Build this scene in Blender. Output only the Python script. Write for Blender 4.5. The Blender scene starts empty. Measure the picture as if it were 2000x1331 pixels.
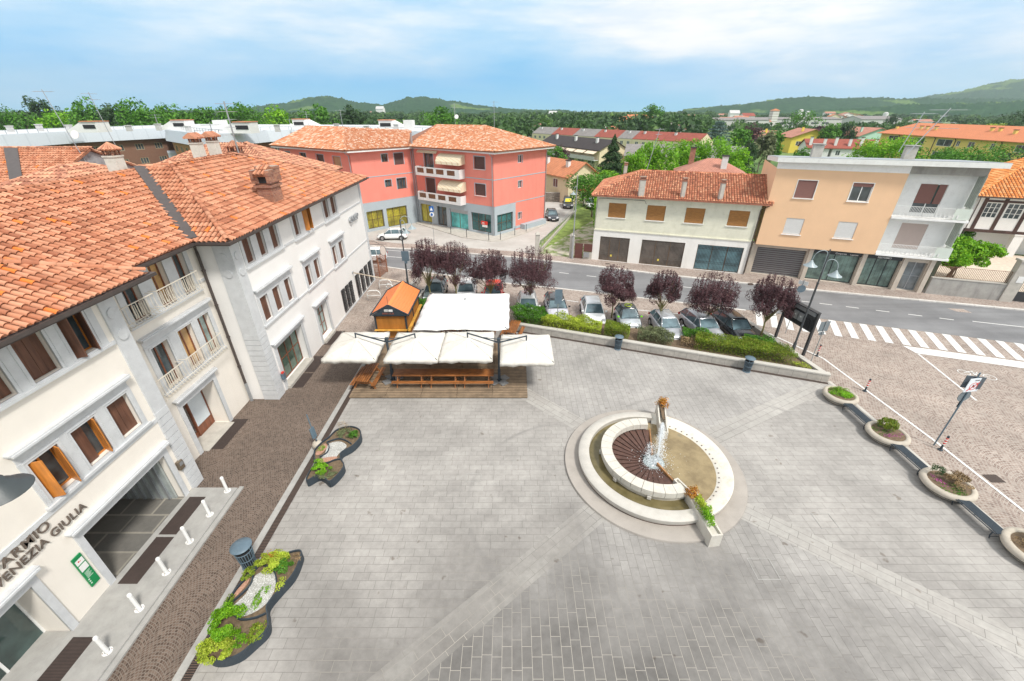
import bpy, math, random
import numpy as np
from mathutils import Vector, Matrix
R = math.radians
random.seed(7); rng = np.random.default_rng(7)
HAZE = 0.00015
sc = bpy.context.scene
col = sc.collection
# ---------------------------------------------------------------- camera
cd = bpy.data.cameras.new('camera'); cam = bpy.data.objects.new('camera', cd); col.objects.link(cam)
cam.location = (0, 0, 16.0); cam.rotation_euler = (R(90 - 28.9), 0, 0)
cd.sensor_width = 36; cd.lens = 36 * 818 / 2000; cd.clip_start = .1; cd.clip_end = 20000
sc.camera = cam
# ---------------------------------------------------------------- light
sc.view_settings.view_transform = 'Standard'; sc.view_settings.look = 'None'
sc.view_settings.exposure = 0.50; sc.view_settings.gamma = 1
SUN_EL, SUN_AZ = R(54), R(138)       # azimuth clockwise from +Y
sd = bpy.data.lights.new('sun', 'SUN'); sd.energy = 2.7; sd.angle = R(10); sd.color = (1, .965, .9)
so = bpy.data.objects.new('sun', sd); col.objects.link(so)
so.rotation_euler = (R(90) - SUN_EL, 0, -SUN_AZ + math.pi)
so.rotation_euler = Vector((-math.cos(SUN_EL) * math.sin(SUN_AZ), -math.cos(SUN_EL) * math.cos(SUN_AZ), -math.sin(SUN_EL))).to_track_quat('-Z', 'Y').to_euler()

class NT:
    """small helper to write node trees as expressions"""
    def __init__(s, tree): s.t = tree; s.n = tree.nodes; s.l = tree.links
    def node(s, typ, **kw):
        n = s.n.new(typ)
        for k, v in kw.items():
            if hasattr(n, k) and not k[0].isupper(): setattr(n, k, v)
        for k, v in kw.items():
            if k[0].isupper() or not hasattr(n, k):
                k2 = k.replace('_', ' ')
                s.set(n.inputs[k2], v)
        return n
    def set(s, inp, v):
        if isinstance(v, bpy.types.NodeSocket): s.l.new(v, inp)
        elif isinstance(v, (tuple, list)) and inp.type == 'RGBA' and len(v) == 3: inp.default_value = (*v, 1)
        else: inp.default_value = v
    def m(s, op, *a):
        n = s.n.new('ShaderNodeMath'); n.operation = op
        for i, v in enumerate(a): s.set(n.inputs[i], v)
        return n.outputs[0]
    def noise(s, vec, scale, detail=4, rough=.55, w=False):
        n = s.node('ShaderNodeTexNoise'); s.set(n.inputs['Scale'], scale); s.set(n.inputs['Detail'], detail); s.set(n.inputs['Roughness'], rough)
        if vec is not None: s.l.new(vec, n.inputs['Vector'])
        return n.outputs['Fac']
    def ramp(s, fac, stops, interp='LINEAR'):
        n = s.n.new('ShaderNodeValToRGB'); s.l.new(fac, n.inputs[0]); r = n.color_ramp; r.interpolation = interp
        while len(r.elements) < len(stops): r.elements.new(.5)
        for e, (p, c) in zip(r.elements, stops):
            e.position = p; e.color = (c, c, c, 1) if isinstance(c, (int, float)) else (*c, 1)
        return n.outputs[0]
    def mix(s, fac, a, b, blend='MIX'):
        n = s.n.new('ShaderNodeMix'); n.data_type = 'RGBA'; n.blend_type = blend
        s.set(n.inputs[0], fac); s.set(n.inputs[6], a); s.set(n.inputs[7], b)
        return n.outputs[2]
    def sep(s, v):
        n = s.n.new('ShaderNodeSeparateXYZ'); s.l.new(v, n.inputs[0]); return n.outputs
    def comb(s, x, y, z=0.0):
        n = s.n.new('ShaderNodeCombineXYZ')
        for i, v in enumerate((x, y, z)): s.set(n.inputs[i], v)
        return n.outputs[0]
    def mapping(s, v, rot=(0, 0, 0), scale=(1, 1, 1), loc=(0, 0, 0)):
        n = s.n.new('ShaderNodeMapping'); s.l.new(v, n.inputs[0])
        n.inputs['Rotation'].default_value = rot; n.inputs['Scale'].default_value = scale; n.inputs['Location'].default_value = loc
        return n.outputs[0]

# sky: Nishita behind a broken veil of cloud
w = bpy.data.worlds.new('World'); sc.world = w; w.use_nodes = True
T = NT(w.node_tree); w.node_tree.nodes.clear()
sky = T.n.new('ShaderNodeTexSky'); sky.sky_type = 'NISHITA'; sky.sun_disc = False
sky.sun_elevation = SUN_EL; sky.sun_rotation = SUN_AZ; sky.air_density = 1.3; sky.dust_density = .6; sky.ozone_density = 3.0
tc = T.n.new('ShaderNodeTexCoord'); g = tc.outputs['Generated']
x, y, z = T.sep(g)
mp = T.mapping(g, scale=(1.5, 1.5, 6.0), loc=(.4, .1, .15))
n1 = T.noise(mp, 1.0, 6, .5)
mp2 = T.mapping(g, scale=(1, 1, 5), loc=(3, 1, 0))
n2 = T.noise(mp2, 5.5, 7, .6)
# more cloud overhead and towards the east (+X); blue rain cloud low in the north
side = T.m('ADD', T.m('MULTIPLY', T.m('MAXIMUM', T.m('SUBTRACT', x, .02), 0.0), .62), T.m('MULTIPLY', T.m('MAXIMUM', T.m('SUBTRACT', -.42, x), 0.0), .45))
bias = T.m('ADD', T.m('MULTIPLY', z, 2.45), side)
cl = T.m('ADD', T.m('MULTIPLY', T.m('SUBTRACT', n1, .5), 1.25), bias)
cl = T.m('ADD', cl, T.m('MULTIPLY', T.m('SUBTRACT', n2, .5), .26))
cov = T.ramp(cl, [(.15, 0), (.42, .38), (.66, 1)])
low = T.m('ADD', T.m('MULTIPLY', z, 5.5), T.m('MULTIPLY', T.m('SUBTRACT', n1, .5), .9))
bcol = T.ramp(low, [(.0, (.26, .64, .90)), (.35, (.07, .49, .92)), (.8, (.15, .56, .92))])
bgr = T.node('ShaderNodeBackground'); T.l.new(bcol, bgr.inputs[0]); bgr.inputs[1].default_value = .84
bg1 = T.node('ShaderNodeBackground'); T.l.new(sky.outputs[0], bg1.inputs[0]); bg1.inputs[1].default_value = .085
mxb = T.n.new('ShaderNodeMixShader'); T.l.new(T.ramp(z, [(.0, .92), (.35, .8), (.7, .3)]), mxb.inputs[0]); T.l.new(bg1.outputs[0], mxb.inputs[1]); T.l.new(bgr.outputs[0], mxb.inputs[2])
ccol = T.ramp(n2, [(.35, (.80, .87, .94)), (.6, (1.0, 1.0, 1.0))])
bg2 = T.node('ShaderNodeBackground'); T.l.new(ccol, bg2.inputs[0]); bg2.inputs[1].default_value = .80
mx = T.n.new('ShaderNodeMixShader'); T.l.new(cov, mx.inputs[0]); T.l.new(mxb.outputs[0], mx.inputs[1]); T.l.new(bg2.outputs[0], mx.inputs[2])
wo = T.n.new('ShaderNodeOutputWorld'); T.l.new(mx.outputs[0], wo.inputs[0])

# ---------------------------------------------------------------- materials
def newmat(name):
    m = bpy.data.materials.new(name); m.use_nodes = True
    t = NT(m.node_tree); b = m.node_tree.nodes['Principled BSDF']
    return m, t, b
def texco(t): return t.n.new('ShaderNodeTexCoord').outputs['Object']
def pos(t): return t.n.new('ShaderNodeNewGeometry').outputs['Position']
def bump(t, b, h, s=.3, d=.02):
    n = t.n.new('ShaderNodeBump'); n.inputs['Strength'].default_value = s; n.inputs['Distance'].default_value = d
    t.l.new(h, n.inputs['Height']); t.l.new(n.outputs[0], b.inputs['Normal'])
def sc3(c, k): return tuple(max(0, min(1, v * k)) for v in c)
MATS = {}
def mat(name, c, rough=.7, var=.12, scale=1.5, metal=0, bmp=.15, bscale=30, dirt=0, dirtc=(.2, .17, .13), streak=False, spec=.5):
    if name in MATS: return MATS[name]
    m, t, b = newmat(name); p = pos(t)
    n = t.noise(p, scale, 5, .6)
    k = t.ramp(n, [(.3, sc3(c, 1 - var)), (.7, sc3(c, 1 + var))])
    if dirt:
        pp = t.mapping(p, scale=(1, 1, .12)) if streak else p
        d = t.ramp(t.noise(pp, scale * 1.7, 6, .7), [(.5, 0), (.75, dirt)])
        k = t.mix(d, k, dirtc)
    t.l.new(k, b.inputs['Base Color']); b.inputs['Roughness'].default_value = rough; b.inputs['Metallic'].default_value = metal
    b.inputs['Specular IOR Level'].default_value = spec
    if bmp: bump(t, b, t.noise(p, bscale, 3, .6), bmp, .01)
    MATS[name] = m; return m
def glassmat(name, c=(.05, .07, .08), rough=.06):
    if name in MATS: return MATS[name]
    m, t, b = newmat(name); p = pos(t)
    k = t.ramp(t.noise(p, .9, 3), [(.35, sc3(c, .6)), (.65, sc3(c, 1.5))])
    t.l.new(k, b.inputs['Base Color']); b.inputs['Roughness'].default_value = rough; b.inputs['Specular IOR Level'].default_value = .9
    MATS[name] = m; return m
def stripes(name, c1, c2, axis='z', freq=10, duty=.25, rough=.5, var=.15, metal=0, nsc=3, bmp=.6):
    """slats / boards: dark joint every 1/freq metre along one axis"""
    m, t, b = newmat(name); p = pos(t); s = t.sep(p)
    if axis == 'z': v = s[2]
    elif axis == 'x': v = s[0]
    elif axis == 'y': v = s[1]
    else: v = t.m('ADD', s[0], s[1])
    f = t.m('FRACT', t.m('MULTIPLY', v, freq))
    e = t.ramp(f, [(0, 1), (duty, 1), (min(.99, duty + .08), 0), (1, 0)])
    n = t.noise(t.mapping(p, scale=(1, 1, 7) if axis == 'z' else (1, 1, 1)), nsc, 5, .65)
    base = t.ramp(n, [(.3, sc3(c1, 1 - var)), (.7, sc3(c1, 1 + var))])
    t.l.new(t.mix(e, base, c2), b.inputs['Base Color']); b.inputs['Roughness'].default_value = rough; b.inputs['Metallic'].default_value = metal
    bump(t, b, t.m('SUBTRACT', 1.0, e), bmp, .02)
    MATS[name] = m; return m
def wood(name, c, grain=(12, 1.2, 12), rough=.55, var=.45):
    m, t, b = newmat(name); p = texco(t)
    n = t.noise(t.mapping(p, scale=grain), 1.0, 6, .6); n2 = t.noise(p, 1.3, 3)
    k = t.ramp(t.m('ADD', t.m('MULTIPLY', n, .7), t.m('MULTIPLY', n2, .3)), [(.3, sc3(c, 1 - var)), (.5, c), (.68, sc3(c, 1 + var))])
    t.l.new(k, b.inputs['Base Color']); b.inputs['Roughness'].default_value = rough
    bump(t, b, n, .2, .01); MATS[name] = m; return m
def brickm(name, c1, c2, mortar, bw, rh, ms=.01, rot=0, off=.5, axis=None, rough=.8, big=.25, bigs=.25, bmp=.35, ncol=None, patch=0):
    m, t, b = newmat(name); p = pos(t)
    if axis == 'wx': s = t.sep(p); v = t.comb(s[0], s[2])
    elif axis == 'wy': s = t.sep(p); v = t.comb(s[1], s[2])
    elif axis == 'wd': s = t.sep(p); v = t.comb(t.m('SUBTRACT', s[0], s[1]), s[2])
    else: v = t.mapping(p, rot=(0, 0, rot)) if rot else p
    wob = t.node('ShaderNodeTexNoise', Scale=.7); t.l.new(v, wob.inputs['Vector'])
    br = t.n.new('ShaderNodeTexBrick'); t.l.new(v, br.inputs['Vector']); br.offset = off; br.offset_frequency = 2; br.squash = 1.45; br.squash_frequency = 3
    br.inputs['Color1'].default_value = (*c1, 1); br.inputs['Color2'].default_value = (*c2, 1); br.inputs['Mortar'].default_value = (*mortar, 1)
    br.inputs['Scale'].default_value = 1; br.inputs['Brick Width'].default_value = bw; br.inputs['Row Height'].default_value = rh; br.inputs['Mortar Size'].default_value = ms
    br.inputs['Mortar Smooth'].default_value = .2; br.inputs['Bias'].default_value = 0
    n = t.noise(p, bigs, 6, .62); n3 = t.noise(p, 3.5, 5, .7)
    k = t.mix(1.0, br.outputs['Color'], t.ramp(n, [(.3, 1 - big), (.7, 1 + big * .5)]), 'MULTIPLY')
    k = t.mix(1.0, k, t.ramp(n3, [(.25, .84), (.75, 1.12)]), 'MULTIPLY')
    if patch:                                     # darker flags with paler joints towards the south end of the square
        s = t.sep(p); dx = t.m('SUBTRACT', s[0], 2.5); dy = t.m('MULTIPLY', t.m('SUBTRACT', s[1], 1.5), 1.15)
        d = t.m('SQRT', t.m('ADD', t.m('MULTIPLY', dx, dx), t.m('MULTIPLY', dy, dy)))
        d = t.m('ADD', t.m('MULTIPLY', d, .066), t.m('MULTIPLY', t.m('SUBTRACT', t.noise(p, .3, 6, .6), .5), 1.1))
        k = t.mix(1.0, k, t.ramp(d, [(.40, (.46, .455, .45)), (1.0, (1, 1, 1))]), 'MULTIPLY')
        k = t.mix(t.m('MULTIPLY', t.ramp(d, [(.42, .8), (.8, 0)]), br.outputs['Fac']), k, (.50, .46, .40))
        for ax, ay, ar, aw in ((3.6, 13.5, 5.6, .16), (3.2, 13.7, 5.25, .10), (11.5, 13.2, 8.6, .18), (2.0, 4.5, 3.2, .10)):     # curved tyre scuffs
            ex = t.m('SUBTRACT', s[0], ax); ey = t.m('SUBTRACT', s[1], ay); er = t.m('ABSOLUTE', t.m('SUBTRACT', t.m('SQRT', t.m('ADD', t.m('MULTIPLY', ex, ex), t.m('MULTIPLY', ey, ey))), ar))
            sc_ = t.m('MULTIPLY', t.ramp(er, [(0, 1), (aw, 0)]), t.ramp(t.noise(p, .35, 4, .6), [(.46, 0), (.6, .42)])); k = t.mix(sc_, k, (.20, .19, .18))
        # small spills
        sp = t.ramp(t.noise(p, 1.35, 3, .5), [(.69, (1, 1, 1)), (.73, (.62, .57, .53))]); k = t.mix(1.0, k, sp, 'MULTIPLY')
    t.l.new(k, b.inputs['Base Color']); b.inputs['Roughness'].default_value = rough
    bump(t, b, t.m('SUBTRACT', 1.0, br.outputs['Fac']), bmp, .01)
    MATS[name] = m; return m
def fan_cobbles(name, c1, c2, c3, joint, colw=1.25, cob=.105, mort=.013):
    """porphyry setts laid in segmental arcs"""
    m, t, b = newmat(name); p = pos(t); s = t.sep(p)
    u = t.m('DIVIDE', s[0], colw); fu = t.m('SUBTRACT', t.m('FRACT', u), .5); cid = t.m('FLOOR', u)
    fx = t.m('MULTIPLY', fu, colw); r = colw * .72
    arc = t.m('SQRT', t.m('SUBTRACT', r * r, t.m('MULTIPLY', fx, fx)))
    v = t.m('SUBTRACT', s[1], arc)
    al = t.m('MULTIPLY', t.m('ARCSINE', t.m('DIVIDE', fx, r)), r)
    wob = t.m('MULTIPLY', t.m('SUBTRACT', t.noise(p, 2.2, 2), .5), .05)
    vec = t.comb(t.m('ADD', t.m('ADD', al, t.m('MULTIPLY', cid, 7.13)), wob), t.m('ADD', v, wob))
    br = t.n.new('ShaderNodeTexBrick'); t.l.new(vec, br.inputs['Vector']); br.offset = .5
    br.inputs['Scale'].default_value = 1; br.inputs['Brick Width'].default_value = cob; br.inputs['Row Height'].default_value = cob * .95; br.inputs['Mortar Size'].default_value = mort
    br.inputs['Mortar Smooth'].default_value = .3; br.inputs['Bias'].default_value = 0
    br.inputs['Color1'].default_value = (0, 0, 0, 1); br.inputs['Color2'].default_value = (1, 1, 1, 1); br.inputs['Mortar'].default_value = (.5, .5, .5, 1)
    cc = t.ramp(br.outputs['Color'], [(0, c1), (.45, c2), (1, c3)])
    k = t.mix(br.outputs['Fac'], cc, joint)
    k = t.mix(1.0, k, t.ramp(t.noise(p, .35, 6, .65), [(.3, .78), (.7, 1.16)]), 'MULTIPLY')
    k = t.mix(1.0, k, t.ramp(t.noise(p, 4, 4, .65), [(.3, .88), (.7, 1.1)]), 'MULTIPLY')
    t.l.new(k, b.inputs['Base Color']); b.inputs['Roughness'].default_value = .72
    bump(t, b, t.m('SUBTRACT', 1.0, br.outputs['Fac']), .5, .012)
    MATS[name] = m; return m
def islandm(name, stops, rough=.6, trans=0, nvar=.15, nscale=2.0, bmp=0, dark=None):
    """colour varies from piece to piece (tile, leaf, stone)"""
    m, t, b = newmat(name); ge = t.n.new('ShaderNodeNewGeometry')
    k = t.ramp(ge.outputs['Random Per Island'], stops)
    p = ge.outputs['Position']
    k = t.mix(1.0, k, t.ramp(t.noise(p, nscale, 4), [(.3, 1 - nvar), (.7, 1 + nvar)]), 'MULTIPLY')
    if dark: k = t.mix(t.ramp(t.noise(p, dark[0], 6, .7), [(dark[1], 0), (dark[2], dark[3])]), k, dark[4])
    t.l.new(k, b.inputs['Base Color']); b.inputs['Roughness'].default_value = rough
    b.inputs['Specular IOR Level'].default_value = .3
    if trans:
        tr = t.n.new('ShaderNodeBsdfTranslucent'); t.l.new(k, tr.inputs[0]); ms = t.n.new('ShaderNodeMixShader'); ms.inputs[0].default_value = trans
        t.l.new(b.outputs[0], ms.inputs[1]); t.l.new(tr.outputs[0], ms.inputs[2]); t.l.new(ms.outputs[0], t.n['Material Output'].inputs[0])
    MATS[name] = m; return m

M = {}
M['cream'] = mat('cream_render', (.82, .765, .69), .85, .04, .7, dirt=.18, dirtc=(.60, .54, .46), streak=True, bmp=.1)
M['white_r'] = mat('white_render', (.82, .80, .775), .85, .03, .6, dirt=.12, dirtc=(.6, .57, .52), streak=True, bmp=.1)
M['stone_w'] = mat('pale_grey_stone', (.59, .60, .61), .6, .07, 2.5, dirt=.3, dirtc=(.38, .39, .39), bmp=.15)
M['stone_g'] = mat('grey_stone', (.36, .35, .33), .75, .12, 2, dirt=.3, dirtc=(.22, .2, .18))
M['gutter'] = mat('dark_brown_metal', (.07, .055, .05), .45, .15, 3)
M['brown_w'] = wood('brown_wood', (.13, .055, .032), (9, 9, 1))
M['orange_w'] = wood('orange_wood', (.55, .20, .035), (14, 14, 1.5), .4, .3)
M['red_w'] = wood('reddish_brown_frame', (.20, .07, .035), (8, 8, 1), .4)
M['glass'] = glassmat('window_glass')
M['glass_t'] = glassmat('curtained_glass', (.28, .36, .34), .12)
M['glass_am'] = glassmat('amber_glass', (.42, .25, .10), .15)
M['iron_w'] = mat('cream_painted_iron', (.70, .64, .54), .5, .08)
M['iron'] = mat('black_iron', (.035, .037, .04), .5, .2)
M['anthra'] = mat('anthracite_paint', (.03, .043, .056), .6, .15, 2, dirt=.1, dirtc=(.15, .15, .14))
M['bluegrey'] = mat('blue_grey_paint', (.11, .16, .20), .4, .12, 3, dirt=.15, dirtc=(.2, .2, .19))
M['lampgrey'] = mat('lamp_grey_paint', (.30, .36, .38), .4, .1, 3)
M['darkpole'] = mat('dark_pole_paint', (.055, .06, .065), .45, .15, 3)
M['white_p'] = mat('white_paint', (.80, .80, .78), .5, .05, 4, dirt=.12, dirtc=(.5, .48, .42))
M['red_p'] = mat('red_paint', (.65, .04, .025), .45, .08)
M['galv'] = mat('galvanised_steel', (.42, .44, .46), .4, .1, 4, metal=.6)
M['dark'] = mat('dark_recess', (.02, .02, .022), .9, .1)
M['mat'] = stripes('brown_grating', (.075, .05, .042), (.02, .015, .013), 'y', 25, .4, .8)
M['soil'] = mat('soil', (.15, .105, .065), .95, .35, 8, bmp=.6, bscale=20)
M['canvas'] = mat('off_white_canvas', (.66, .63, .575), .85, .05, 1.2, dirt=.45, dirtc=(.42, .37, .30), bmp=.05)
M['canvas2'] = mat('white_canvas', (.76, .76, .75), .8, .03, 1.0, dirt=.12, dirtc=(.6, .55, .5), bmp=.03)
M['concrete'] = mat('weathered_concrete', (.48, .45, .40), .85, .12, 2, dirt=.3, dirtc=(.24, .22, .19), bmp=.4, bscale=40)
M['conc_d'] = mat('stained_concrete', (.36, .345, .32), .85, .18, 1.2, dirt=.55, dirtc=(.14, .13, .12), streak=True, bmp=.3)
M['rust'] = mat('rusty_corten', (.085, .043, .032), .75, .25, 4, dirt=.4, dirtc=(.18, .07, .04))
M['brick'] = brickm('red_brick', (.26, .09, .06), (.44, .18, .10), (.36, .28, .22), .26, .075, .009, axis='wd', bmp=.3, big=.3, bigs=1.5)
TILE = [(0, (.34, .125, .068)), (.2, (.455, .18, .098)), (.5, (.52, .228, .13)), (.8, (.57, .27, .162)), (.965, (.60, .295, .18)), (.985, (.72, .20, .04)), (1, (.72, .20, .04))]
M['tile'] = islandm('terracotta_tile', TILE, .8, 0, .16, 1.5, dark=(1.6, .52, .70, .30, (.20, .09, .06)))
M['tile_pan'] = mat('terracotta_pan', (.30, .125, .07), .85, .2, 3)
M['tile2'] = islandm('lichened_terracotta', [(0, (.36, .12, .07)), (.4, (.50, .18, .095)), (.75, (.58, .25, .14)), (1, (.66, .34, .2))], .85, 0, .18, 2.5, dark=(3.2, .52, .66, .9, (.045, .035, .03)))
M['tile3'] = islandm('mottled_terracotta', [(0, (.50, .17, .08)), (.35, (.60, .25, .12)), (.7, (.66, .32, .18)), (.88, (.76, .52, .38)), (1, (.80, .60, .47))], .85, 0, .1, 2.5)
M['tile4'] = islandm('old_terracotta', [(0, (.34, .14, .09)), (.5, (.52, .24, .15)), (1, (.66, .36, .22))], .85, 0, .2, 2, dark=(1.3, .55, .7, .55, (.12, .09, .07)))
# ---------------------------------------------------------------- objects
OFF = {}
def V3(p): return Vector(p)
def tag(o, label=None, cat=None, group=None, kind=None):
    if label: o['label'] = label
    if cat: o['category'] = cat
    if group: o['group'] = group
    if kind: o['kind'] = kind
    return o
def thing(name, label, cat, loc=(0, 0, 0), group=None):
    o = bpy.data.objects.new(name, None); col.objects.link(o); o.empty_display_size = .2
    o.location = loc; OFF[o.name] = Vector(loc)
    return tag(o, label, cat, group)
def link(name, me, parent=None, loc=None):
    o = bpy.data.objects.new(name, me); col.objects.link(o)
    if parent is not None: o.parent = parent; OFF[o.name] = OFF[parent.name]
    else:
        o.location = loc if loc is not None else (0, 0, 0); OFF[o.name] = Vector(o.location)
    return o
def kids(o): return [c for c in KID.get(o.name, [])]
KID = {}
def copy_tree(o, parent=None):
    c = o.copy(); col.objects.link(c)
    if parent is not None: c.parent = parent
    for ch in list(o.children): copy_tree(ch, c)
    return c
def place(proto, used, loc, rz=0, label=None, group=None, scale=None):
    o = copy_tree(proto) if used[0] else proto
    used[0] = True
    o.location = loc; o.rotation_euler = (0, 0, rz)
    if scale: o.scale = (scale,) * 3 if isinstance(scale, (int, float)) else scale
    if label: o['label'] = label
    if group: o['group'] = group
    return o
class MB:
    def __init__(s): s.v = []; s.f = []; s.mi = []; s.cm = 0
    def mt(s, i): s.cm = i; return s
    def add(s, vs, fs):
        n = len(s.v); s.v.extend([tuple(v) for v in vs])
        for f in fs: s.f.append([n + i for i in f]); s.mi.append(s.cm)
        return s
    def quad(s, *p): return s.add(p, [list(range(len(p)))])
    def hexa(s, b, t):
        n = len(b); fs = [list(range(n))[::-1], [n + i for i in range(n)]]
        for i in range(n): j = (i + 1) % n; fs.append([i, j, n + j, n + i])
        return s.add(list(b) + list(t), fs)
    def box(s, x0, x1, y0, y1, z0, z1):
        return s.hexa([(x0, y0, z0), (x1, y0, z0), (x1, y1, z0), (x0, y1, z0)], [(x0, y0, z1), (x1, y0, z1), (x1, y1, z1), (x0, y1, z1)])
    def fbox(s, F, u0, u1, d0, d1, z0, z1):
        P = F.P; return s.hexa([P(u0, d0, z0), P(u1, d0, z0), P(u1, d1, z0), P(u0, d1, z0)], [P(u0, d0, z1), P(u1, d0, z1), P(u1, d1, z1), P(u0, d1, z1)])
    def obox(s, c, ax, ay, az):
        c, ax, ay, az = map(Vector, (c, ax, ay, az)); q = [(-1, -1), (1, -1), (1, 1), (-1, 1)]
        return s.hexa([c + ax * a + ay * b - az for a, b in q], [c + ax * a + ay * b + az for a, b in q])
    def prism(s, poly, z0, z1): return s.hexa([(x, y, z0) for x, y in poly], [(x, y, z1) for x, y in poly])
    def cyl(s, p0, p1, r0, r1=None, n=12):
        r1 = r0 if r1 is None else r1; p0, p1 = Vector(p0), Vector(p1); d = (p1 - p0).normalized()
        a = d.cross(Vector((0, 0, 1)) if abs(d.z) < .9 else Vector((1, 0, 0))).normalized(); b = d.cross(a)
        f = lambda p, r: [p + (a * math.cos(t) + b * math.sin(t)) * r for t in [2 * math.pi * i / n for i in range(n)]]
        return s.hexa(f(p0, r0), f(p1, r1))
    def tube(s, pts, r, n=8):
        pts = [Vector(p) for p in pts]; rs = r if isinstance(r, (list, tuple)) else [r] * len(pts); vs = []; k = len(pts)
        for i, p in enumerate(pts):
            d = (pts[min(i + 1, k - 1)] - pts[max(i - 1, 0)]).normalized()
            a = d.cross(Vector((0, 0, 1)) if abs(d.z) < .95 else Vector((1, 0, 0))).normalized(); b = d.cross(a)
            vs += [p + (a * math.cos(t) + b * math.sin(t)) * rs[i] for t in [2 * math.pi * j / n for j in range(n)]]
        fs = [[i * n + j, i * n + (j + 1) % n, (i + 1) * n + (j + 1) % n, (i + 1) * n + j] for i in range(k - 1) for j in range(n)]
        fs += [list(range(n))[::-1], [(k - 1) * n + j for j in range(n)]]
        return s.add(vs, fs)
    def lathe(s, prof, cx=0, cy=0, n=24, a0=0, a1=2 * math.pi, sx=1, sy=1):
        full = abs(a1 - a0 - 2 * math.pi) < 1e-6; m = n if full else n + 1
        vs = [(cx + r * sx * math.cos(a0 + (a1 - a0) * j / n), cy + r * sy * math.sin(a0 + (a1 - a0) * j / n), z) for r, z in prof for j in range(m)]
        fs = []
        for i in range(len(prof) - 1):
            for j in range(n): fs.append([i * m + j, i * m + (j + 1) % m, (i + 1) * m + (j + 1) % m, (i + 1) * m + j])
        return s.add(vs, fs)
    def ringprism(s, cx, cy, r0, r1, z0, z1, a0, a1, n=32):
        A = [a0 + (a1 - a0) * i / n for i in range(n + 1)]
        for i in range(n):
            p = [(cx + r * math.cos(a), cy + r * math.sin(a)) for r, a in ((r0, A[i]), (r1, A[i]), (r1, A[i + 1]), (r0, A[i + 1]))]
            vs = [(x, y, z0) for x, y in p] + [(x, y, z1) for x, y in p]
            fs = [[4, 5, 6, 7], [1, 2, 6, 5], [3, 0, 4, 7]]
            if i == 0: fs.append([0, 1, 5, 4])
            if i == n - 1: fs.append([2, 3, 7, 6])
            s.add(vs, fs)
        return s
    def build(s, name, mats, parent=None, loc=None, smooth=False, bevel=0):
        me = bpy.data.meshes.new(name)
        o = Vector(OFF[parent.name]) if parent is not None else Vector(loc or (0, 0, 0))
        me.from_pydata([(v[0] - o.x, v[1] - o.y, v[2] - o.z) for v in s.v], [], s.f)
        for mm in (mats if isinstance(mats, list) else [mats]): me.materials.append(mm)
        me.polygons.foreach_set('material_index', s.mi)
        if smooth: me.polygons.foreach_set('use_smooth', [True] * len(s.f))
        me.update()
        ob = link(name, me, parent, loc)
        if smooth and smooth != 'all':
            md = ob.modifiers.new('e', 'EDGE_SPLIT'); md.split_angle = R(40)
        if bevel:
            md = ob.modifiers.new('b', 'BEVEL'); md.width = bevel; md.segments = 2; md.limit_method = 'ANGLE'
        return ob
def struct(name, mb, mats, smooth=False):
    return tag(mb.build(name, mats, None, (0, 0, 0), smooth), kind='structure')
class Fac:
    """vertical plane through A towards B; d is outwards (right-hand side of A->B)"""
    def __init__(s, A, B):
        s.A = A; L = math.dist(A, B); s.L = L; s.u = ((B[0] - A[0]) / L, (B[1] - A[1]) / L); s.n = (s.u[1], -s.u[0])
    def P(s, u, d, z): return (s.A[0] + s.u[0] * u + s.n[0] * d, s.A[1] + s.u[1] * u + s.n[1] * d, z)
def wall(mb, F, u0, u1, z0, z1, holes, depth=.22, d=0.0, back=True):
    """wall face with real openings and their reveals"""
    us = sorted({u0, u1, *[h[0] for h in holes], *[h[1] for h in holes]}); zs = sorted({z0, z1, *[h[2] for h in holes], *[h[3] for h in holes]})
    P = F.P
    for i in range(len(us) - 1):
        for j in range(len(zs) - 1):
            a, b, c, e = us[i], us[i + 1], zs[j], zs[j + 1]; mu, mz = (a + b) / 2, (c + e) / 2
            if any(h[0] < mu < h[1] and h[2] < mz < h[3] for h in holes): continue
            mb.quad(P(a, d, c), P(b, d, c), P(b, d, e), P(a, d, e))
    for h in holes:
        a, b, c, e = h[:4]; q = d - (h[4] if len(h) > 4 else depth)
        mb.quad(P(a, d, c), P(a, q, c), P(b, q, c), P(b, d, c)); mb.quad(P(a, d, e), P(b, d, e), P(b, q, e), P(a, q, e))
        mb.quad(P(a, d, c), P(a, d, e), P(a, q, e), P(a, q, c)); mb.quad(P(b, d, c), P(b, q, c), P(b, q, e), P(b, d, e))
def frame(mb, F, u0, u1, z0, z1, d0, d1, w=.06, nv=1, nh=0):
    mb.fbox(F, u0, u0 + w, d0, d1, z0, z1); mb.fbox(F, u1 - w, u1, d0, d1, z0, z1)
    mb.fbox(F, u0 + w, u1 - w, d0, d1, z0, z0 + w); mb.fbox(F, u0 + w, u1 - w, d0, d1, z1 - w, z1)
    for i in range(nv):
        u = u0 + (u1 - u0) * (i + 1) / (nv + 1); mb.fbox(F, u - w * .6, u + w * .6, d0, d1 - .004, z0 + w, z1 - w)
    for i in range(nh):
        z = z0 + (z1 - z0) * (i + 1) / (nh + 1); mb.fbox(F, u0 + w, u1 - w, d0, d1 - .008, z - w * .4, z + w * .4)
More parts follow.
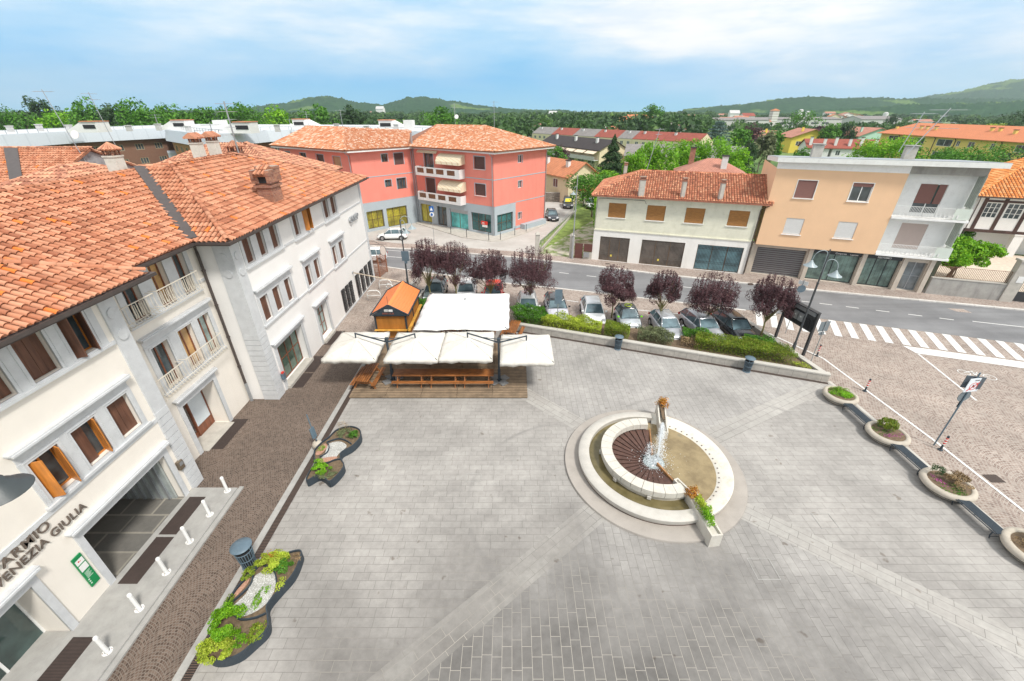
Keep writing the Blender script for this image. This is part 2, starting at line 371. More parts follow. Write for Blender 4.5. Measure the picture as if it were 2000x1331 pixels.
def window(par, F, u0, u1, z0, z1, kind='glass', depth=.22, d=0, fm=None, gm=None, sm=None, sill=None, nv=1, nh=0, surround=None, sw=.08, part='window'):
    """part 'window' (frame) > pane, shutter, sill"""
    fm = fm or M['red_w']; gm = gm or M['glass']
    q = d - depth; mb = MB(); e = .003
    frame(mb, F, u0 + e, u1 - e, z0 + e, z1 - e, q + .003, q + .06, .06, nv, nh)
    wd = mb.build(part, fm, par)
    g_ = MB(); g_.fbox(F, u0 + .02, u1 - .02, q - .05, q + .02, z0 + .02, z1 - .02); g_.build('pane', gm, wd)
    if kind == 'closed':
        m2 = (u0 + u1) / 2
        for a, b in ((u0 + .015, m2 - .006), (m2 + .006, u1 - .015)):
            s_ = MB(); s_.fbox(F, a, b, q + .08, q + .12, z0 + .02, z1 - .02)
            n = 2
            for i in range(1, n):
                u = a + (b - a) * i / n; s_.fbox(F, u - .012, u + .012, q + .1201, q + .128, z0 + .02, z1 - .02)
            s_.build('shutter', sm or M['brown_w'], wd)
    elif kind == 'open':
        for a, sg in ((u0 + .02, 1), (u1 - .02, -1)):
            s_ = MB(); L = (u1 - u0) * .5
            s_.hexa([F.P(a, q + .1, z0 + .02), F.P(a + .04 * sg, q + .1, z0 + .02), F.P(a + .04 * sg + L * .32 * sg, q + .1 + L * .93, z0 + .02), F.P(a + L * .32 * sg, q + .1 + L * .93, z0 + .02)],
                    [F.P(a, q + .1, z1 - .02), F.P(a + .04 * sg, q + .1, z1 - .02), F.P(a + .04 * sg + L * .32 * sg, q + .1 + L * .93, z1 - .02), F.P(a + L * .32 * sg, q + .1 + L * .93, z1 - .02)])
            s_.build('shutter', sm or M['orange_w'], wd)
    elif kind in ('roller', 'half'):
        zb = z0 + .02 if kind == 'roller' else z0 + (z1 - z0) * (.8 if kind == 'half' else .5)
        s_ = MB(); s_.fbox(F, u0 + .02, u1 - .02, q + .062, q + .085, zb, z1 - .01); s_.build('shutter', sm, wd)
    if sill:
        s_ = MB(); s_.fbox(F, u0 - .1, u1 + .1, d - depth * .9, d + .09, z0 - .07, z0 - .001); s_.build('sill', sill, wd)
    if surround:
        s_ = MB()
        for a, b, c, f in ((u0 - sw, u0, z0, z1 + sw), (u1, u1 + sw, z0, z1 + sw), (u0, u1, z1, z1 + sw)): s_.fbox(F, a, b, d - .02, d + .025, c, f)
        s_.build('surround', surround, wd)
    return wd
def rail(par, F, u0, u1, z0, z1, d, mt, n=None, name='railing', hor=False, ends=.0, r=.012):
    mb = MB(); n = n or int((u1 - u0) / .12)
    mb.fbox(F, u0, u1, d - .02, d + .02, z1 - .03, z1); mb.fbox(F, u0, u1, d - .012, d + .012, z0, z0 + .025)
    for i in range(n + 1):
        u = u0 + .02 + (u1 - u0 - .04) * i / n; mb.fbox(F, u - r, u + r, d - r, d + r, z0 + .025, z1 - .03)
    if ends:
        for u in (u0, u1):
            mb.fbox(F, u - .015, u + .015, d - ends, d - .02, z1 - .03, z1); mb.fbox(F, u - .012, u + .012, d - ends, d - .02, z0, z0 + .025)
            k = max(2, int(ends / .13))
            for i in range(k): q = d - ends + ends * (i + .5) / k; mb.fbox(F, u - .01, u + .01, q - .01, q + .01, z0 + .025, z1 - .03)
    return mb.build(name, mt, par)
def inpoly(pt, poly):
    x, y = pt; c = False; n = len(poly)
    for i in range(n):
        x1, y1 = poly[i]; x2, y2 = poly[i - 1]
        if (y1 > y) != (y2 > y) and x < (x2 - x1) * (y - y1) / (y2 - y1) + x1: c = not c
    return c
def np_mesh(name, v, f, mats, parent=None, loc=None, smooth=False):
    """v (n,3) world coords, f (m,4)"""
    me = bpy.data.meshes.new(name); off = np.array(OFF[parent.name] if parent is not None else (loc or (0, 0, 0)))
    v = (v - off).astype(np.float32); k = f.shape[1]
    me.vertices.add(len(v)); me.vertices.foreach_set('co', v.ravel())
    me.loops.add(f.size); me.loops.foreach_set('vertex_index', f.ravel().astype(np.int32))
    me.polygons.add(len(f)); me.polygons.foreach_set('loop_start', np.arange(0, f.size, k, dtype=np.int32)); me.polygons.foreach_set('loop_total', np.full(len(f), k, dtype=np.int32))
    if smooth: me.polygons.foreach_set('use_smooth', np.ones(len(f), bool))
    for mm in (mats if isinstance(mats, list) else [mats]): me.materials.append(mm)
    me.update(); me.validate()
    return link(name, me, parent, loc)
def tiles(parent, name, corners, mt, tw=.235, tl=.37, seg=6, pan=None, h=.10, margin=.0, jit=1.0, under=True):
    """roof slope: corners[0],[1] = eave ends (left,right seen from outside), rest go round; every tile is a real barrel"""
    C = [Vector(c) for c in corners]; O = C[0]; U = (C[1] - C[0]).normalized(); N = U.cross(C[-1] - C[0]).normalized(); Vv = N.cross(U).normalized()
    poly = [((c - O).dot(U), (c - O).dot(Vv)) for c in C]
    us = [p[0] for p in poly]; vs_ = [p[1] for p in poly]
    pts = []
    for i in range(int(min(us) / tw) - 1, int(max(us) / tw) + 2):
        for j in range(-1, int(max(vs_) / tl) + 2):
            u = (i + .5) * tw; v = j * tl
            if inpoly((u, v + tl * .5), poly): pts.append((u, v))
    pts = np.array(pts); n = len(pts)
    t = np.linspace(0, math.pi, seg + 1); rw = tw * .385
    prof = np.stack([np.cos(t), np.sin(t)], 1)                      # (seg+1,2)
    L = tl * 1.14; ju = rng.normal(0, .006 * jit, n); jv = rng.normal(0, .012 * jit, n); jh = rng.normal(0, .004 * jit, n); jr = rng.normal(0, .015 * jit, n)
    V = np.zeros((n, 2, seg + 1, 3))
    for e, (vo, wd, up) in enumerate(((0, 1.0, .045), (L, .80, .0))):
        V[:, e, :, 0] = pts[:, 0, None] + prof[None, :, 0] * rw * wd + (ju + (jr * tl if e else 0))[:, None]
        V[:, e, :, 1] = pts[:, 1, None] + vo + jv[:, None] - .05
        V[:, e, :, 2] = prof[None, :, 1] * h * wd + up + .012 + jh[:, None]
    W = V.reshape(-1, 3); A = np.array([U, Vv, N]); X = W @ A + np.array(O)
    base = np.arange(n)[:, None] * (2 * (seg + 1)); k = np.arange(seg)[None, :]
    f = np.stack([base + k, base + k + 1, base + k + seg + 2, base + k + seg + 1], -1).reshape(-1, 4)
    # lower rim gives the tile its thickness
    rim = V[:, 0].copy(); inner = rim.copy(); c = np.stack([pts[:, 0] + ju, rim[:, 0, 1], rim[:, 0, 2]], -1)[:, None, :]
    inner = c + (rim - c) * np.array([.8, 1, .78]); rv = np.concatenate([rim, inner], 1).reshape(-1, 3) @ A + np.array(O)
    b2 = len(X) + np.arange(n)[:, None] * (2 * (seg + 1)); f2 = np.stack([b2 + k + 1, b2 + k, b2 + k + seg + 1, b2 + k + seg + 2], -1).reshape(-1, 4)
    ob = np_mesh(name, np.concatenate([X, rv]), np.concatenate([f, f2]), mt, parent, smooth=False)
    if under:
        m_ = MB(); m_.hexa([c - N * .12 for c in C], [c - N * .004 for c in C]); m_.build('roof_deck', pan or M['tile_pan'], ob)
    return ob
def ridge(parent, p0, p1, mt, w=.24, L=.4, name='ridge_tiles', h=.11):
    p0, p1 = Vector(p0), Vector(p1); d = (p1 - p0); n = max(1, int(d.length / L)); d.normalize(); s_ = d.cross(Vector((0, 0, 1))).normalized(); up = s_.cross(d)
    vs = []; fs = []; seg = 6
    for i in range(n + 1):
        a = p0 + d * i * L; b = a + d * L * 1.1
        for q, wd, hh in ((a, 1, .02), (b, .88, 0)):
            for k in range(seg + 1):
                t = math.pi * k / seg; vs.append(q + s_ * math.cos(t) * w * .5 * wd * rng.uniform(.97, 1.03) + up * (math.sin(t) * h * wd + hh - .01))
        o = i * 2 * (seg + 1)
        for k in range(seg): fs.append([o + k, o + k + 1, o + seg + 2 + k, o + seg + 1 + k])
    m_ = MB(); m_.add(vs, fs); return m_.build(name, mt, parent)
# ---------------------------------------------------------------- foliage
def leafcloud(C, S, outward=None, up=.3, asp=.6):
    """C (n,3) centres, S (n,) sizes -> two-triangle folded leaves"""
    n = len(C); a = rng.normal(size=(n, 3));
    if outward is not None: a = a * .8 + outward * .9
    a[:, 2] += up; a /= np.linalg.norm(a, axis=1)[:, None]          # leaf normal
    b = np.cross(a, rng.normal(size=(n, 3))); b /= np.linalg.norm(b, axis=1)[:, None]; c = np.cross(a, b)
    S = S[:, None]
    V = np.stack([C - b * S, C - c * S * asp + a * S * .18, C + b * S, C + c * S * asp + a * S * .18], 1).reshape(-1, 3)
    f = (np.arange(n)[:, None] * 4 + np.arange(4)[None, :])
    return V, f
def clumps(n, cen, rad, sq=(1, 1, 1), k=30, spread=.28, shell=.55, low=-.6):
    """points grouped in leafy clumps near the surface of an ellipsoid, with gaps"""
    d = rng.normal(size=(k, 3)); d /= np.linalg.norm(d, axis=1)[:, None]; d[:, 2] = np.where(d[:, 2] < low, -d[:, 2], d[:, 2])
    r = rng.uniform(shell, 1.0, k)[:, None]; cc = d * r; sz = rng.uniform(.6, 1.3, k)
    i = rng.integers(0, k, n); q = rng.normal(size=(n, 3)); q /= np.linalg.norm(q, axis=1)[:, None]; q *= rng.uniform(.35, 1, n)[:, None] ** .5
    p = cc[i] + q * (spread * sz[i])[:, None]
    o = p / np.maximum(np.linalg.norm(p, axis=1)[:, None], .01)
    return np.array(cen) + p * rad * np.array(sq), o
def leafm(name, cs, trans=.25, nv=.2):
    n = len(cs); mean = [sum(c[k] for c in cs) / n for k in range(3)]; return islandm(name, [(i / (n - 1), tuple(.65 * c[k] + .35 * mean[k] for k in range(3))) for i, c in enumerate(cs)], .55, trans, .38, 1.7)
M['leaf_purple'] = leafm('purple_plum_leaves', [(.045, .02, .025), (.085, .036, .042), (.125, .058, .064), (.175, .09, .098)], .2)
M['leaf_g'] = leafm('green_leaves', [(.035, .11, .012), (.06, .19, .015), (.10, .27, .022), (.16, .36, .035)])
M['leaf_b'] = leafm('bright_green_leaves', [(.08, .25, .01), (.14, .37, .012), (.23, .48, .02), (.34, .56, .03)], .3)
M['leaf_d'] = leafm('dark_green_leaves', [(.02, .05, .02), (.035, .08, .028), (.055, .115, .035), (.08, .15, .045)])
M['leaf_c'] = leafm('blue_green_needles', [(.08, .14, .12), (.13, .21, .18), (.19, .28, .24), (.25, .34, .30)])
M['leaf_o'] = leafm('olive_green_leaves', [(.10, .13, .06), (.16, .19, .09), (.22, .25, .12), (.28, .30, .16)])
M['leaf_y'] = leafm('lime_yellow_leaves', [(.20, .30, .02), (.34, .45, .03), (.50, .60, .05), (.62, .66, .12)], .3)
M['leaf_h'] = leafm('hedge_leaves', [(.09, .18, .012), (.14, .26, .015), (.22, .33, .025), (.36, .28, .05)])
M['leaf_r'] = leafm('russet_leaves', [(.35, .10, .02), (.52, .17, .03), (.60, .30, .05), (.30, .28, .05)])
M['leaf_dry'] = leafm('dry_stems', [(.25, .16, .08), (.36, .24, .13), (.42, .30, .18), (.30, .24, .1)])
M['leaf_pk'] = leafm('magenta_petals', [(.55, .04, .35), (.65, .08, .45), (.7, .15, .55), (.6, .1, .5)])
M['bark'] = mat('bark', (.20, .16, .12), .9, .25, 6, bmp=.8, bscale=25)
M['bark_y'] = mat('mossy_bark', (.27, .24, .10), .9, .25, 6, bmp=.8, bscale=25)
def limbs(mb, base, top, r, tips, n=6):
    b, t = Vector(base), Vector(top)
    mb.tube([b, b.lerp(t, .35) + Vector((r * .4, -r * .3, 0)), b.lerp(t, .7) - Vector((r * .3, 0, 0)), t], [r * 1.25, r, r * .85, r * .6], 8)
    for q in tips:
        q = Vector(q); s_ = b.lerp(t, rng.uniform(.6, .95)); mid = s_.lerp(q, .5) + Vector((0, 0, -.08 * (q - s_).length))
        mb.tube([s_, mid, q], [r * .5, r * .32, r * .1], 5)
def tree(name, label, cat, loc, h, rad, mt, n=2600, ls=.09, group=None, sq=(1, 1, 1), trunk=.35, k=34, spread=.3, bark=None, kind='round', spikes=0, proto=False):
    x, y, z = loc; t = thing(name, label, cat, loc, group); rz = (h * (1 - trunk)) / 2; cz = z + h - rz
    if kind == 'cone':
        d = rng.uniform(0, 1, n) ** .55; ang = rng.uniform(0, 2 * math.pi, n); hh = z + h * .06 + (1 - d) * h * .94
        whorl = .78 + .3 * np.sin(hh * 7 / max(1, h / 6) + np.sin(ang * 5) * 1.2); rr = d * rad * whorl * np.sqrt(rng.uniform(.25, 1, n))
        P = np.stack([x + np.cos(ang) * rr, y + np.sin(ang) * rr, hh - rr * .25], 1); O = np.stack([np.cos(ang), np.sin(ang), np.full(n, .3)], 1)
    elif kind == 'layer':
        ly = rng.integers(0, 9, n); ang = rng.uniform(0, 2 * math.pi, n); f = 1 - ly / 10; rr = np.sqrt(rng.uniform(0, 1, n)) * rad * f * (1 + .25 * np.sin(ang * 5 + ly * 2.1))
        P = np.stack([x + np.cos(ang) * rr, y + np.sin(ang) * rr, z + h * (.2 + ly * .088) + rng.normal(0, h * .012, n) - rr * .08], 1); O = np.tile([[0, 0, 1.]], (n, 1))
    else:
        P, O = clumps(n, (x, y, cz), rad, (sq[0], sq[1], rz / rad), k, spread, low=-.3 if spikes else -.6)
    if spikes:
        m2 = spikes * 55; d = rng.normal(size=(spikes, 3)); d[:, 2] = abs(d[:, 2]) * .9 + .35; d /= np.linalg.norm(d, axis=1)[:, None]
        i = rng.integers(0, spikes, m2); q = rng.uniform(.75, 1.75, m2)[:, None]; dd = d * np.array([1, 1, rz / rad]); dd2 = dd * rad * .95
        P2 = np.array([x, y, cz]) + dd2[i] * np.minimum(q, 1) + np.array([0, 0, 1.]) * (np.maximum(q - .85, 0) * rad * .75) + rng.normal(0, .04, (m2, 3)); P = np.concatenate([P, P2]); O = np.concatenate([O, d[i]])
    V, f = leafcloud(P, rng.uniform(.6, 1.4, len(P)) * ls, O)
    np_mesh('crown', V, f, mt, t)
    mb = MB(); tips = [] if kind == 'cone' else [P[j] * .85 + np.array([x, y, cz]) * .15 for j in rng.integers(0, len(P), 22 if spikes else 9)]
    limbs(mb, (x, y, z - .1), (x, y, z + h * (.85 if kind == 'cone' else trunk + .2)), max(.05, h * .016), tips); mb.build('trunk', bark or M['bark'], t, smooth='all')
    return t
def shrubbery(parent, name, poly, z0, hgt, mt, n, ls, top_noise=.3, loc=None, dens_top=.6):
    """leaf mass over a polygon footprint"""
    xs = [p[0] for p in poly]; ys = [p[1] for p in poly]; out = []
    while len(out) < n:
        x_, y_ = random.uniform(min(xs), max(xs)), random.uniform(min(ys), max(ys))
        if inpoly((x_, y_), poly): out.append((x_, y_))
    a = np.array(out); hh = hgt * (1 + top_noise * (np.sin(a[:, 0] * 2.3 + 1) * np.cos(a[:, 1] * 2.9) * .6 + np.sin(a[:, 0] * 5.1 + a[:, 1] * 4) * .4))
    zz = z0 + hh * np.where(rng.uniform(0, 1, n) < dens_top, rng.uniform(.75, 1.05, n), rng.uniform(0, 1, n))
    P = np.stack([a[:, 0], a[:, 1], zz], 1); V, f = leafcloud(P, rng.uniform(.6, 1.4, n) * ls, None, .8)
    return np_mesh(name, V, f, mt, parent, loc)
def text(parent, name, s, loc, size, rot, mt, depth=.02, align='LEFT', sx=1, spacing=1.0):
    cu = bpy.data.curves.new(name, 'FONT'); cu.body = s; cu.size = size; cu.extrude = depth; cu.align_x = align; cu.space_character = spacing; cu.offset = size * .008
    tmp = bpy.data.objects.new('t', cu); col.objects.link(tmp); dg = bpy.context.evaluated_depsgraph_get(); dg.update()
    me = bpy.data.meshes.new_from_object(tmp.evaluated_get(dg)); bpy.data.objects.remove(tmp)
    o = link(name, me, parent); me.materials.clear(); me.materials.append(mt)
    Mx = Matrix.Translation(Vector(loc) - OFF[parent.name]) @ rot.to_4x4() @ Matrix.Diagonal((sx, 1, 1, 1)); me.transform(Mx)
    return o
def rotF(F):  # text lying on a facade, reading along +u, facing outwards (+n)
    u = Vector((*F.u, 0)); zz = Vector((0, 0, 1)); return Matrix((u, zz, u.cross(zz))).transposed()
# ================================================================ ground
def clip(poly, a, b):
    """keep the part left of a->b"""
    out = []; f = lambda p: (b[0] - a[0]) * (p[1] - a[1]) - (b[1] - a[1]) * (p[0] - a[0])
    for i in range(len(poly)):
        p, q = poly[i], poly[(i + 1) % len(poly)]; fp, fq = f(p), f(q)
        if fp >= 0: out.append(p)
        if fp * fq < 0: t = fp / (fp - fq); out.append((p[0] + (q[0] - p[0]) * t, p[1] + (q[1] - p[1]) * t))
    return out
def sheet(name, polys, z, m, kind='structure'):
    mb = MB()
    for p in polys: mb.quad(*[(x_, y_, z) for x_, y_ in p])
    return tag(mb.build(name, m, None, (0, 0, 0)), kind=kind)
m, t, b = newmat('field_and_garden_ground'); p = pos(t)
k = t.ramp(t.noise(p, .012, 5, .6), [(.32, (.05, .10, .03)), (.45, (.09, .17, .035)), (.55, (.13, .22, .05)), (.68, (.20, .22, .09))])
k = t.mix(1.0, k, t.ramp(t.noise(p, .5, 6, .7), [(.25, .7), (.75, 1.25)]), 'MULTIPLY'); t.l.new(k, b.inputs[0]); b.inputs['Roughness'].default_value = .95
M['ground'] = m
sheet('ground', [[(-5200, -900), (5200, -900), (5200, 3700), (-5200, 3700)]], -.06, M['ground'])
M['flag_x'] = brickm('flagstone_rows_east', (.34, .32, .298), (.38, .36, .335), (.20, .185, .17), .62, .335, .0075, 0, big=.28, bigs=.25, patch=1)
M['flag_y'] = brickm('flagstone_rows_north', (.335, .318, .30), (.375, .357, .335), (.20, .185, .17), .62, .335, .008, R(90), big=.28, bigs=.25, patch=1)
CF = (7.15, 15.72)
BA = [220.2, 28.0, 135.5, 321.0]
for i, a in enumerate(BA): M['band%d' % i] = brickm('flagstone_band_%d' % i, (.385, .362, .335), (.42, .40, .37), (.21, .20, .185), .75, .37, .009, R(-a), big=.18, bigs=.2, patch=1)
cobL = fan_cobbles('porphyry_setts_dark', (.068, .042, .03), (.118, .076, .056), (.175, .125, .097), (.20, .165, .135))
cobR = fan_cobbles('porphyry_setts_light', (.20, .14, .115), (.285, .215, .18), (.375, .31, .265), (.43, .38, .33), 1.9, .155, .017)
M['cob_s'] = fan_cobbles('porphyry_pavement', (.24, .17, .14), (.34, .26, .22), (.42, .35, .30), (.40, .35, .31), colw=1.3, cob=.14)
# asphalt
m, t, b = newmat('worn_asphalt'); p = pos(t)
k = t.ramp(t.noise(p, .22, 6, .62), [(.3, (.155, .155, .16)), (.7, (.235, .235, .24))])
k = t.mix(1.0, k, t.ramp(t.noise(p, 60, 2), [(.3, .85), (.7, 1.12)]), 'MULTIPLY')
st = t.noise(t.mapping(p, rot=(0, 0, R(19)), scale=(.05, .9, 1)), 1.0, 4); k = t.mix(1.0, k, t.ramp(st, [(.35, .88), (.65, 1.1)]), 'MULTIPLY')
t.l.new(k, b.inputs[0]); b.inputs['Roughness'].default_value = .85; bump(t, b, t.noise(p, 90, 2), .25, .005); M['asph'] = m
m, t, b = newmat('pale_old_asphalt'); p = pos(t)
k = t.ramp(t.noise(p, .35, 7, .65), [(.3, (.40, .375, .345)), (.7, (.53, .505, .47))]); k = t.mix(t.ramp(t.noise(p, 1.1, 6, .7), [(.6, 0), (.72, .4)]), k, (.30, .28, .26))
t.l.new(k, b.inputs[0]); b.inputs['Roughness'].default_value = .9; bump(t, b, t.noise(p, 50, 2), .3, .006); M['asph_l'] = m
m, t, b = newmat('gravel_and_grass'); p = pos(t)
k = t.mix(t.ramp(t.noise(p, .55, 6, .65), [(.44, 0), (.56, 1)]), (.52, .48, .39), (.17, .24, .06)); k = t.mix(1.0, k, t.ramp(t.noise(p, 14, 3), [(.3, .75), (.7, 1.2)]), 'MULTIPLY')
t.l.new(k, b.inputs[0]); b.inputs['Roughness'].default_value = .95; M['gravel'] = m
M['grass'] = mat('rough_grass', (.19, .26, .06), .95, .45, 1.1, bmp=.6)
M['mark'] = mat('worn_road_paint', (.72, .72, .70), .7, .05, 7, dirt=.95, dirtc=(.33, .26, .22))
# road: near edge / far edge polylines
near = [(-60, 62), (-30, 52.5), (-20, 49.2), (-14, 46.6), (-8.8, 44.6), (0, 41.4), (4.6, 40.2), (11.5, 38.0), (16.5, 36.4), (21.3, 34.8), (28.3, 32.5), (38.3, 29.0), (60, 21.3), (100, 7)]
far = [(-60, 70), (-30, 59.2), (-16.2, 53.9), (-12.4, 53.3), (0, 50.1), (9, 46.9), (16.8, 43.7), (26.4, 40.5), (35, 37.9), (46.4, 34.5), (70, 26.8), (105, 14)]
def strip(name, P, Q, z, m):
    return sheet(name, [P + Q[::-1]], z, m)
strip('cobbled_square', [(-30, 50), (-30, -25), (90, -25), (100, 7), (60, 21.3), (38.3, 29.0)], [(-30, 52.5), (-20, 49.2), (-14, 46.6), (-8.8, 44.6), (0, 41.4), (4.6, 40.2), (11.5, 38.0), (16.5, 36.4), (21.3, 34.8), (28.3, 32.5), (38.3, 29.0)], -.012, cobR)
strip('main_road', near, far, -.006, M['asph'])
sheet('lane_of_dark_setts', [[(-16.6, -15), (-10.95, -15), (-10.72, 21.3), (-10.55, 27), (-10.4, 30), (-16.6, 30)]], -.006, cobL)
piazza = [(-10.35, -15), (21.3, -15), (21.3, 23.2), (21.15, 23.3), (3.6, 29.75), (0.3, 30.8), (-3, 30.8), (-10.3, 30.8)]
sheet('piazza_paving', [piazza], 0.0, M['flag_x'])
def ray_(a, L=60): return (CF[0] + L * math.cos(R(a)), CF[1] + L * math.sin(R(a)))
top = clip(clip(piazza, CF, ray_(28)), ray_(135.5), CF); bot = clip(clip(piazza, CF, ray_(220.2)), ray_(321), CF)
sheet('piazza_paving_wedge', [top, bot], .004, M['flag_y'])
for i, a in enumerate(BA):
    n = (-math.sin(R(a)), math.cos(R(a))); h = .56; E = ray_(a)
    q = clip(clip(piazza, (CF[0] - n[0] * h, CF[1] - n[1] * h), (E[0] - n[0] * h, E[1] - n[1] * h)), (E[0] + n[0] * h, E[1] + n[1] * h), (CF[0] + n[0] * h, CF[1] + n[1] * h))
    q = clip(q, CF, (CF[0] - n[0], CF[1] - n[1])) if False else [p_ for p_ in q]
    q = clip(q, (CF[0] + n[0], CF[1] + n[1]), (CF[0] - n[0], CF[1] - n[1])); 
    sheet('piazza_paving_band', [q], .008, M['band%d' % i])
# inspection cover frames let into the flags
for cx, cy, sx_, sy_ in ((1.35, 13.6, .9, .7), (2.4, 13.65, .0, .0), (-1.9, 14.9, .75, .5), (13.9, 12.4, .8, .8), (10.0, 10.2, .9, .9)):
    if sx_ == 0: continue
    mb = MB(); w_ = .025
    for x0, x1, y0, y1 in ((cx - sx_ / 2, cx + sx_ / 2, cy - sy_ / 2, cy - sy_ / 2 + w_), (cx - sx_ / 2, cx + sx_ / 2, cy + sy_ / 2 - w_, cy + sy_ / 2), (cx - sx_ / 2, cx - sx_ / 2 + w_, cy - sy_ / 2 + w_, cy + sy_ / 2 - w_), (cx + sx_ / 2 - w_, cx + sx_ / 2, cy - sy_ / 2 + w_, cy + sy_ / 2 - w_)): mb.box(x0, x1, y0, y1, -.01, .014)
    struct('paving_cover_frame', mb, M['stone_g'])
# curb + drain channel on the west side
mb = MB(); mb.hexa([(-10.98, -15, -.05), (-10.70, -15, -.05), (-10.47, 30, -.05), (-10.75, 30, -.05)], [(-10.98, -15, .03), (-10.70, -15, .03), (-10.47, 30, .03), (-10.75, 30, .03)]); struct('stone_kerb', mb, M['stone_g'])
M['grate'] = stripes('channel_grate', (.10, .065, .05), (.015, .012, .01), 'y', 14, .45, .6)
mb = MB(); mb.hexa([(-10.69, -15, -.05), (-10.40, -15, -.05), (-10.17, 30, -.05), (-10.46, 30, -.05)], [(-10.69, -15, .012), (-10.40, -15, .012), (-10.17, 30, .012), (-10.46, 30, .012)]); struct('drain_channel', mb, M['grate'])
# platform by the bank
mb = MB(); mb.box(-15.4, -13.15, -15, 14.15, -.05, .15); mb.box(-13.15, -12.95, -15, 14.3, -.05, .07); struct('entrance_platform', mb, M['stone_g'])
# far pavement and kerb
def offset(P, d):
    out = []
    for i, p_ in enumerate(P):
        a, b_ = Vector(P[max(0, i - 1)]), Vector(P[min(len(P) - 1, i + 1)]); e = (b_ - a).normalized(); out.append((p_[0] - e.y * d, p_[1] + e.x * d))
    return out
M['kerb'] = brickm('granite_kerb', (.56, .53, .49), (.66, .63, .59), (.30, .28, .26), 1.0, 5.0, .012, R(19), big=.12)
def ribbon(name, P, Q, z0, z1, m):
    mb = MB()
    for i in range(len(P) - 1):
        mb.hexa([(*P[i], z0), (*P[i + 1], z0), (*Q[i + 1], z0), (*Q[i], z0)], [(*P[i], z1), (*P[i + 1], z1), (*Q[i + 1], z1), (*Q[i], z1)])
    return struct(name, mb, m)
fk = offset(far, .32); fp = offset(far, 2.3)
sheet('building_side_pavement', [[(7.5, 48.0), (25, 42.0), (40, 36.8), (47, 34.9), (49, 37), (41, 40.5), (29, 45), (27, 46), (9.7, 50)]], .09, M['cob_s'])
ribbon('kerb_stones', far, fk, -.1, .10, M['kerb']); ribbon('far_pavement', fk, fp, -.1, .095, M['cob_s'])
nk = offset(near[:10], -.22); ribbon('near_kerb', nk, near[:10], -.1, .012, M['kerb'])
# private forecourt, side lane, drive, garden ground
sheet('forecourt', [[fp[1], fp[2], fp[3], fp[4], (2.9, 51.4), (3.9, 57.5), (10.8, 75.5), (13, 90), (3, 91), (-2, 75), (-14, 75), (-32, 72), (-36, 62)]], .05, M['asph_l'])
mb = MB(); mb.prism([(-14.9, 68.9), (-15.4, 67.6), (-7.1, 59.0), (-2.9, 57.0), (-1.3, 57.4), (2.2, 61.7), (6.4, 68.6), (5.2, 69.2), (-2.4, 60.0)], -.05, .14); struct('shop_pavement', mb, M['concrete'])
sheet('gravel_drive', [[(2.9, 51.5), (7.6, 49.9), (9.6, 50.5), (12.5, 60), (14, 75), (11, 74.8), (4.1, 57)]], .06, M['gravel'])
sheet('grass_bank', [[(3.3, 52), (5.0, 55), (9.0, 62), (13.5, 70), (14.5, 82), (11.5, 78), (4.3, 57)]], .064, M['grass'])
# markings
mk = []
def bar(a, b_, w_): 
    a, b_ = Vector(a), Vector(b_); e = (b_ - a).normalized(); n = Vector((-e.y, e.x)) * w_ / 2
    return [tuple(a - n), tuple(b_ - n), tuple(b_ + n), tuple(a + n)]
ln = lambda x_: 32.4 - (x_ - 28.63) * .345
for i in range(17):
    x_ = 22.2 + i * 1.075 + (.0); L = 3.05
    mk.append(bar((x_ + .12, ln(x_) - .15), (x_ - 1.25, ln(x_) - L), .52))
sheet('zebra_crossing', mk, .004, M['mark'])
sheet('stop_line', [[(30.2, 28.15), (30.3, 27.0), (46, 21.4), (46.4, 22.5)]], .004, M['mark'])
sheet('square_edge_line', [bar((20.6, 30.9), (22.84, 26.3), .14), bar((22.84, 26.3), (23.3, 17.5), .14), bar((23.3, 17.5), (23.2, -10), .14)], .004, M['mark'])
sheet('lane_line', [bar((30.35, 26.9), (29.15, 21.2), .14)], .004, M['mark'])
dash = [bar((27.6, 36.75), (28.3, 36.5), .12)]
for x_ in (28.98, 30.94, 33.1, 35.34, 37.41): dash.append(bar((x_, 36.24 - (x_ - 28.98) * .378), (x_ + .95, 36.24 - (x_ - 28.03) * .378), .12))
dash.append(bar((39.71, 32.42), (60, 25.6), .12)); dash += [bar((x_, 46.6 - x_ * .35), (x_ + 1.0, 46.6 - (x_ + 1) * .35), .12) for x_ in (5.3, 8.2, 11.2, 17.5, 20.6, 24.0)]
dash.append(bar((-15.6, 50.65), (-3, 47.3), .12)); dash.append(bar((-16.4, 53.3), (-2, 50.1), .12))
sheet('centre_line', dash, .0, M['mark'])
sheet('parking_bay_line', [bar((5.2, 36.95), (6.3, 36.55), .12), bar((11.0, 34.85), (14.9, 33.9), .12), bar((-2.2, 38.6), (-.8, 38.1), .12)], .004, M['mark'])
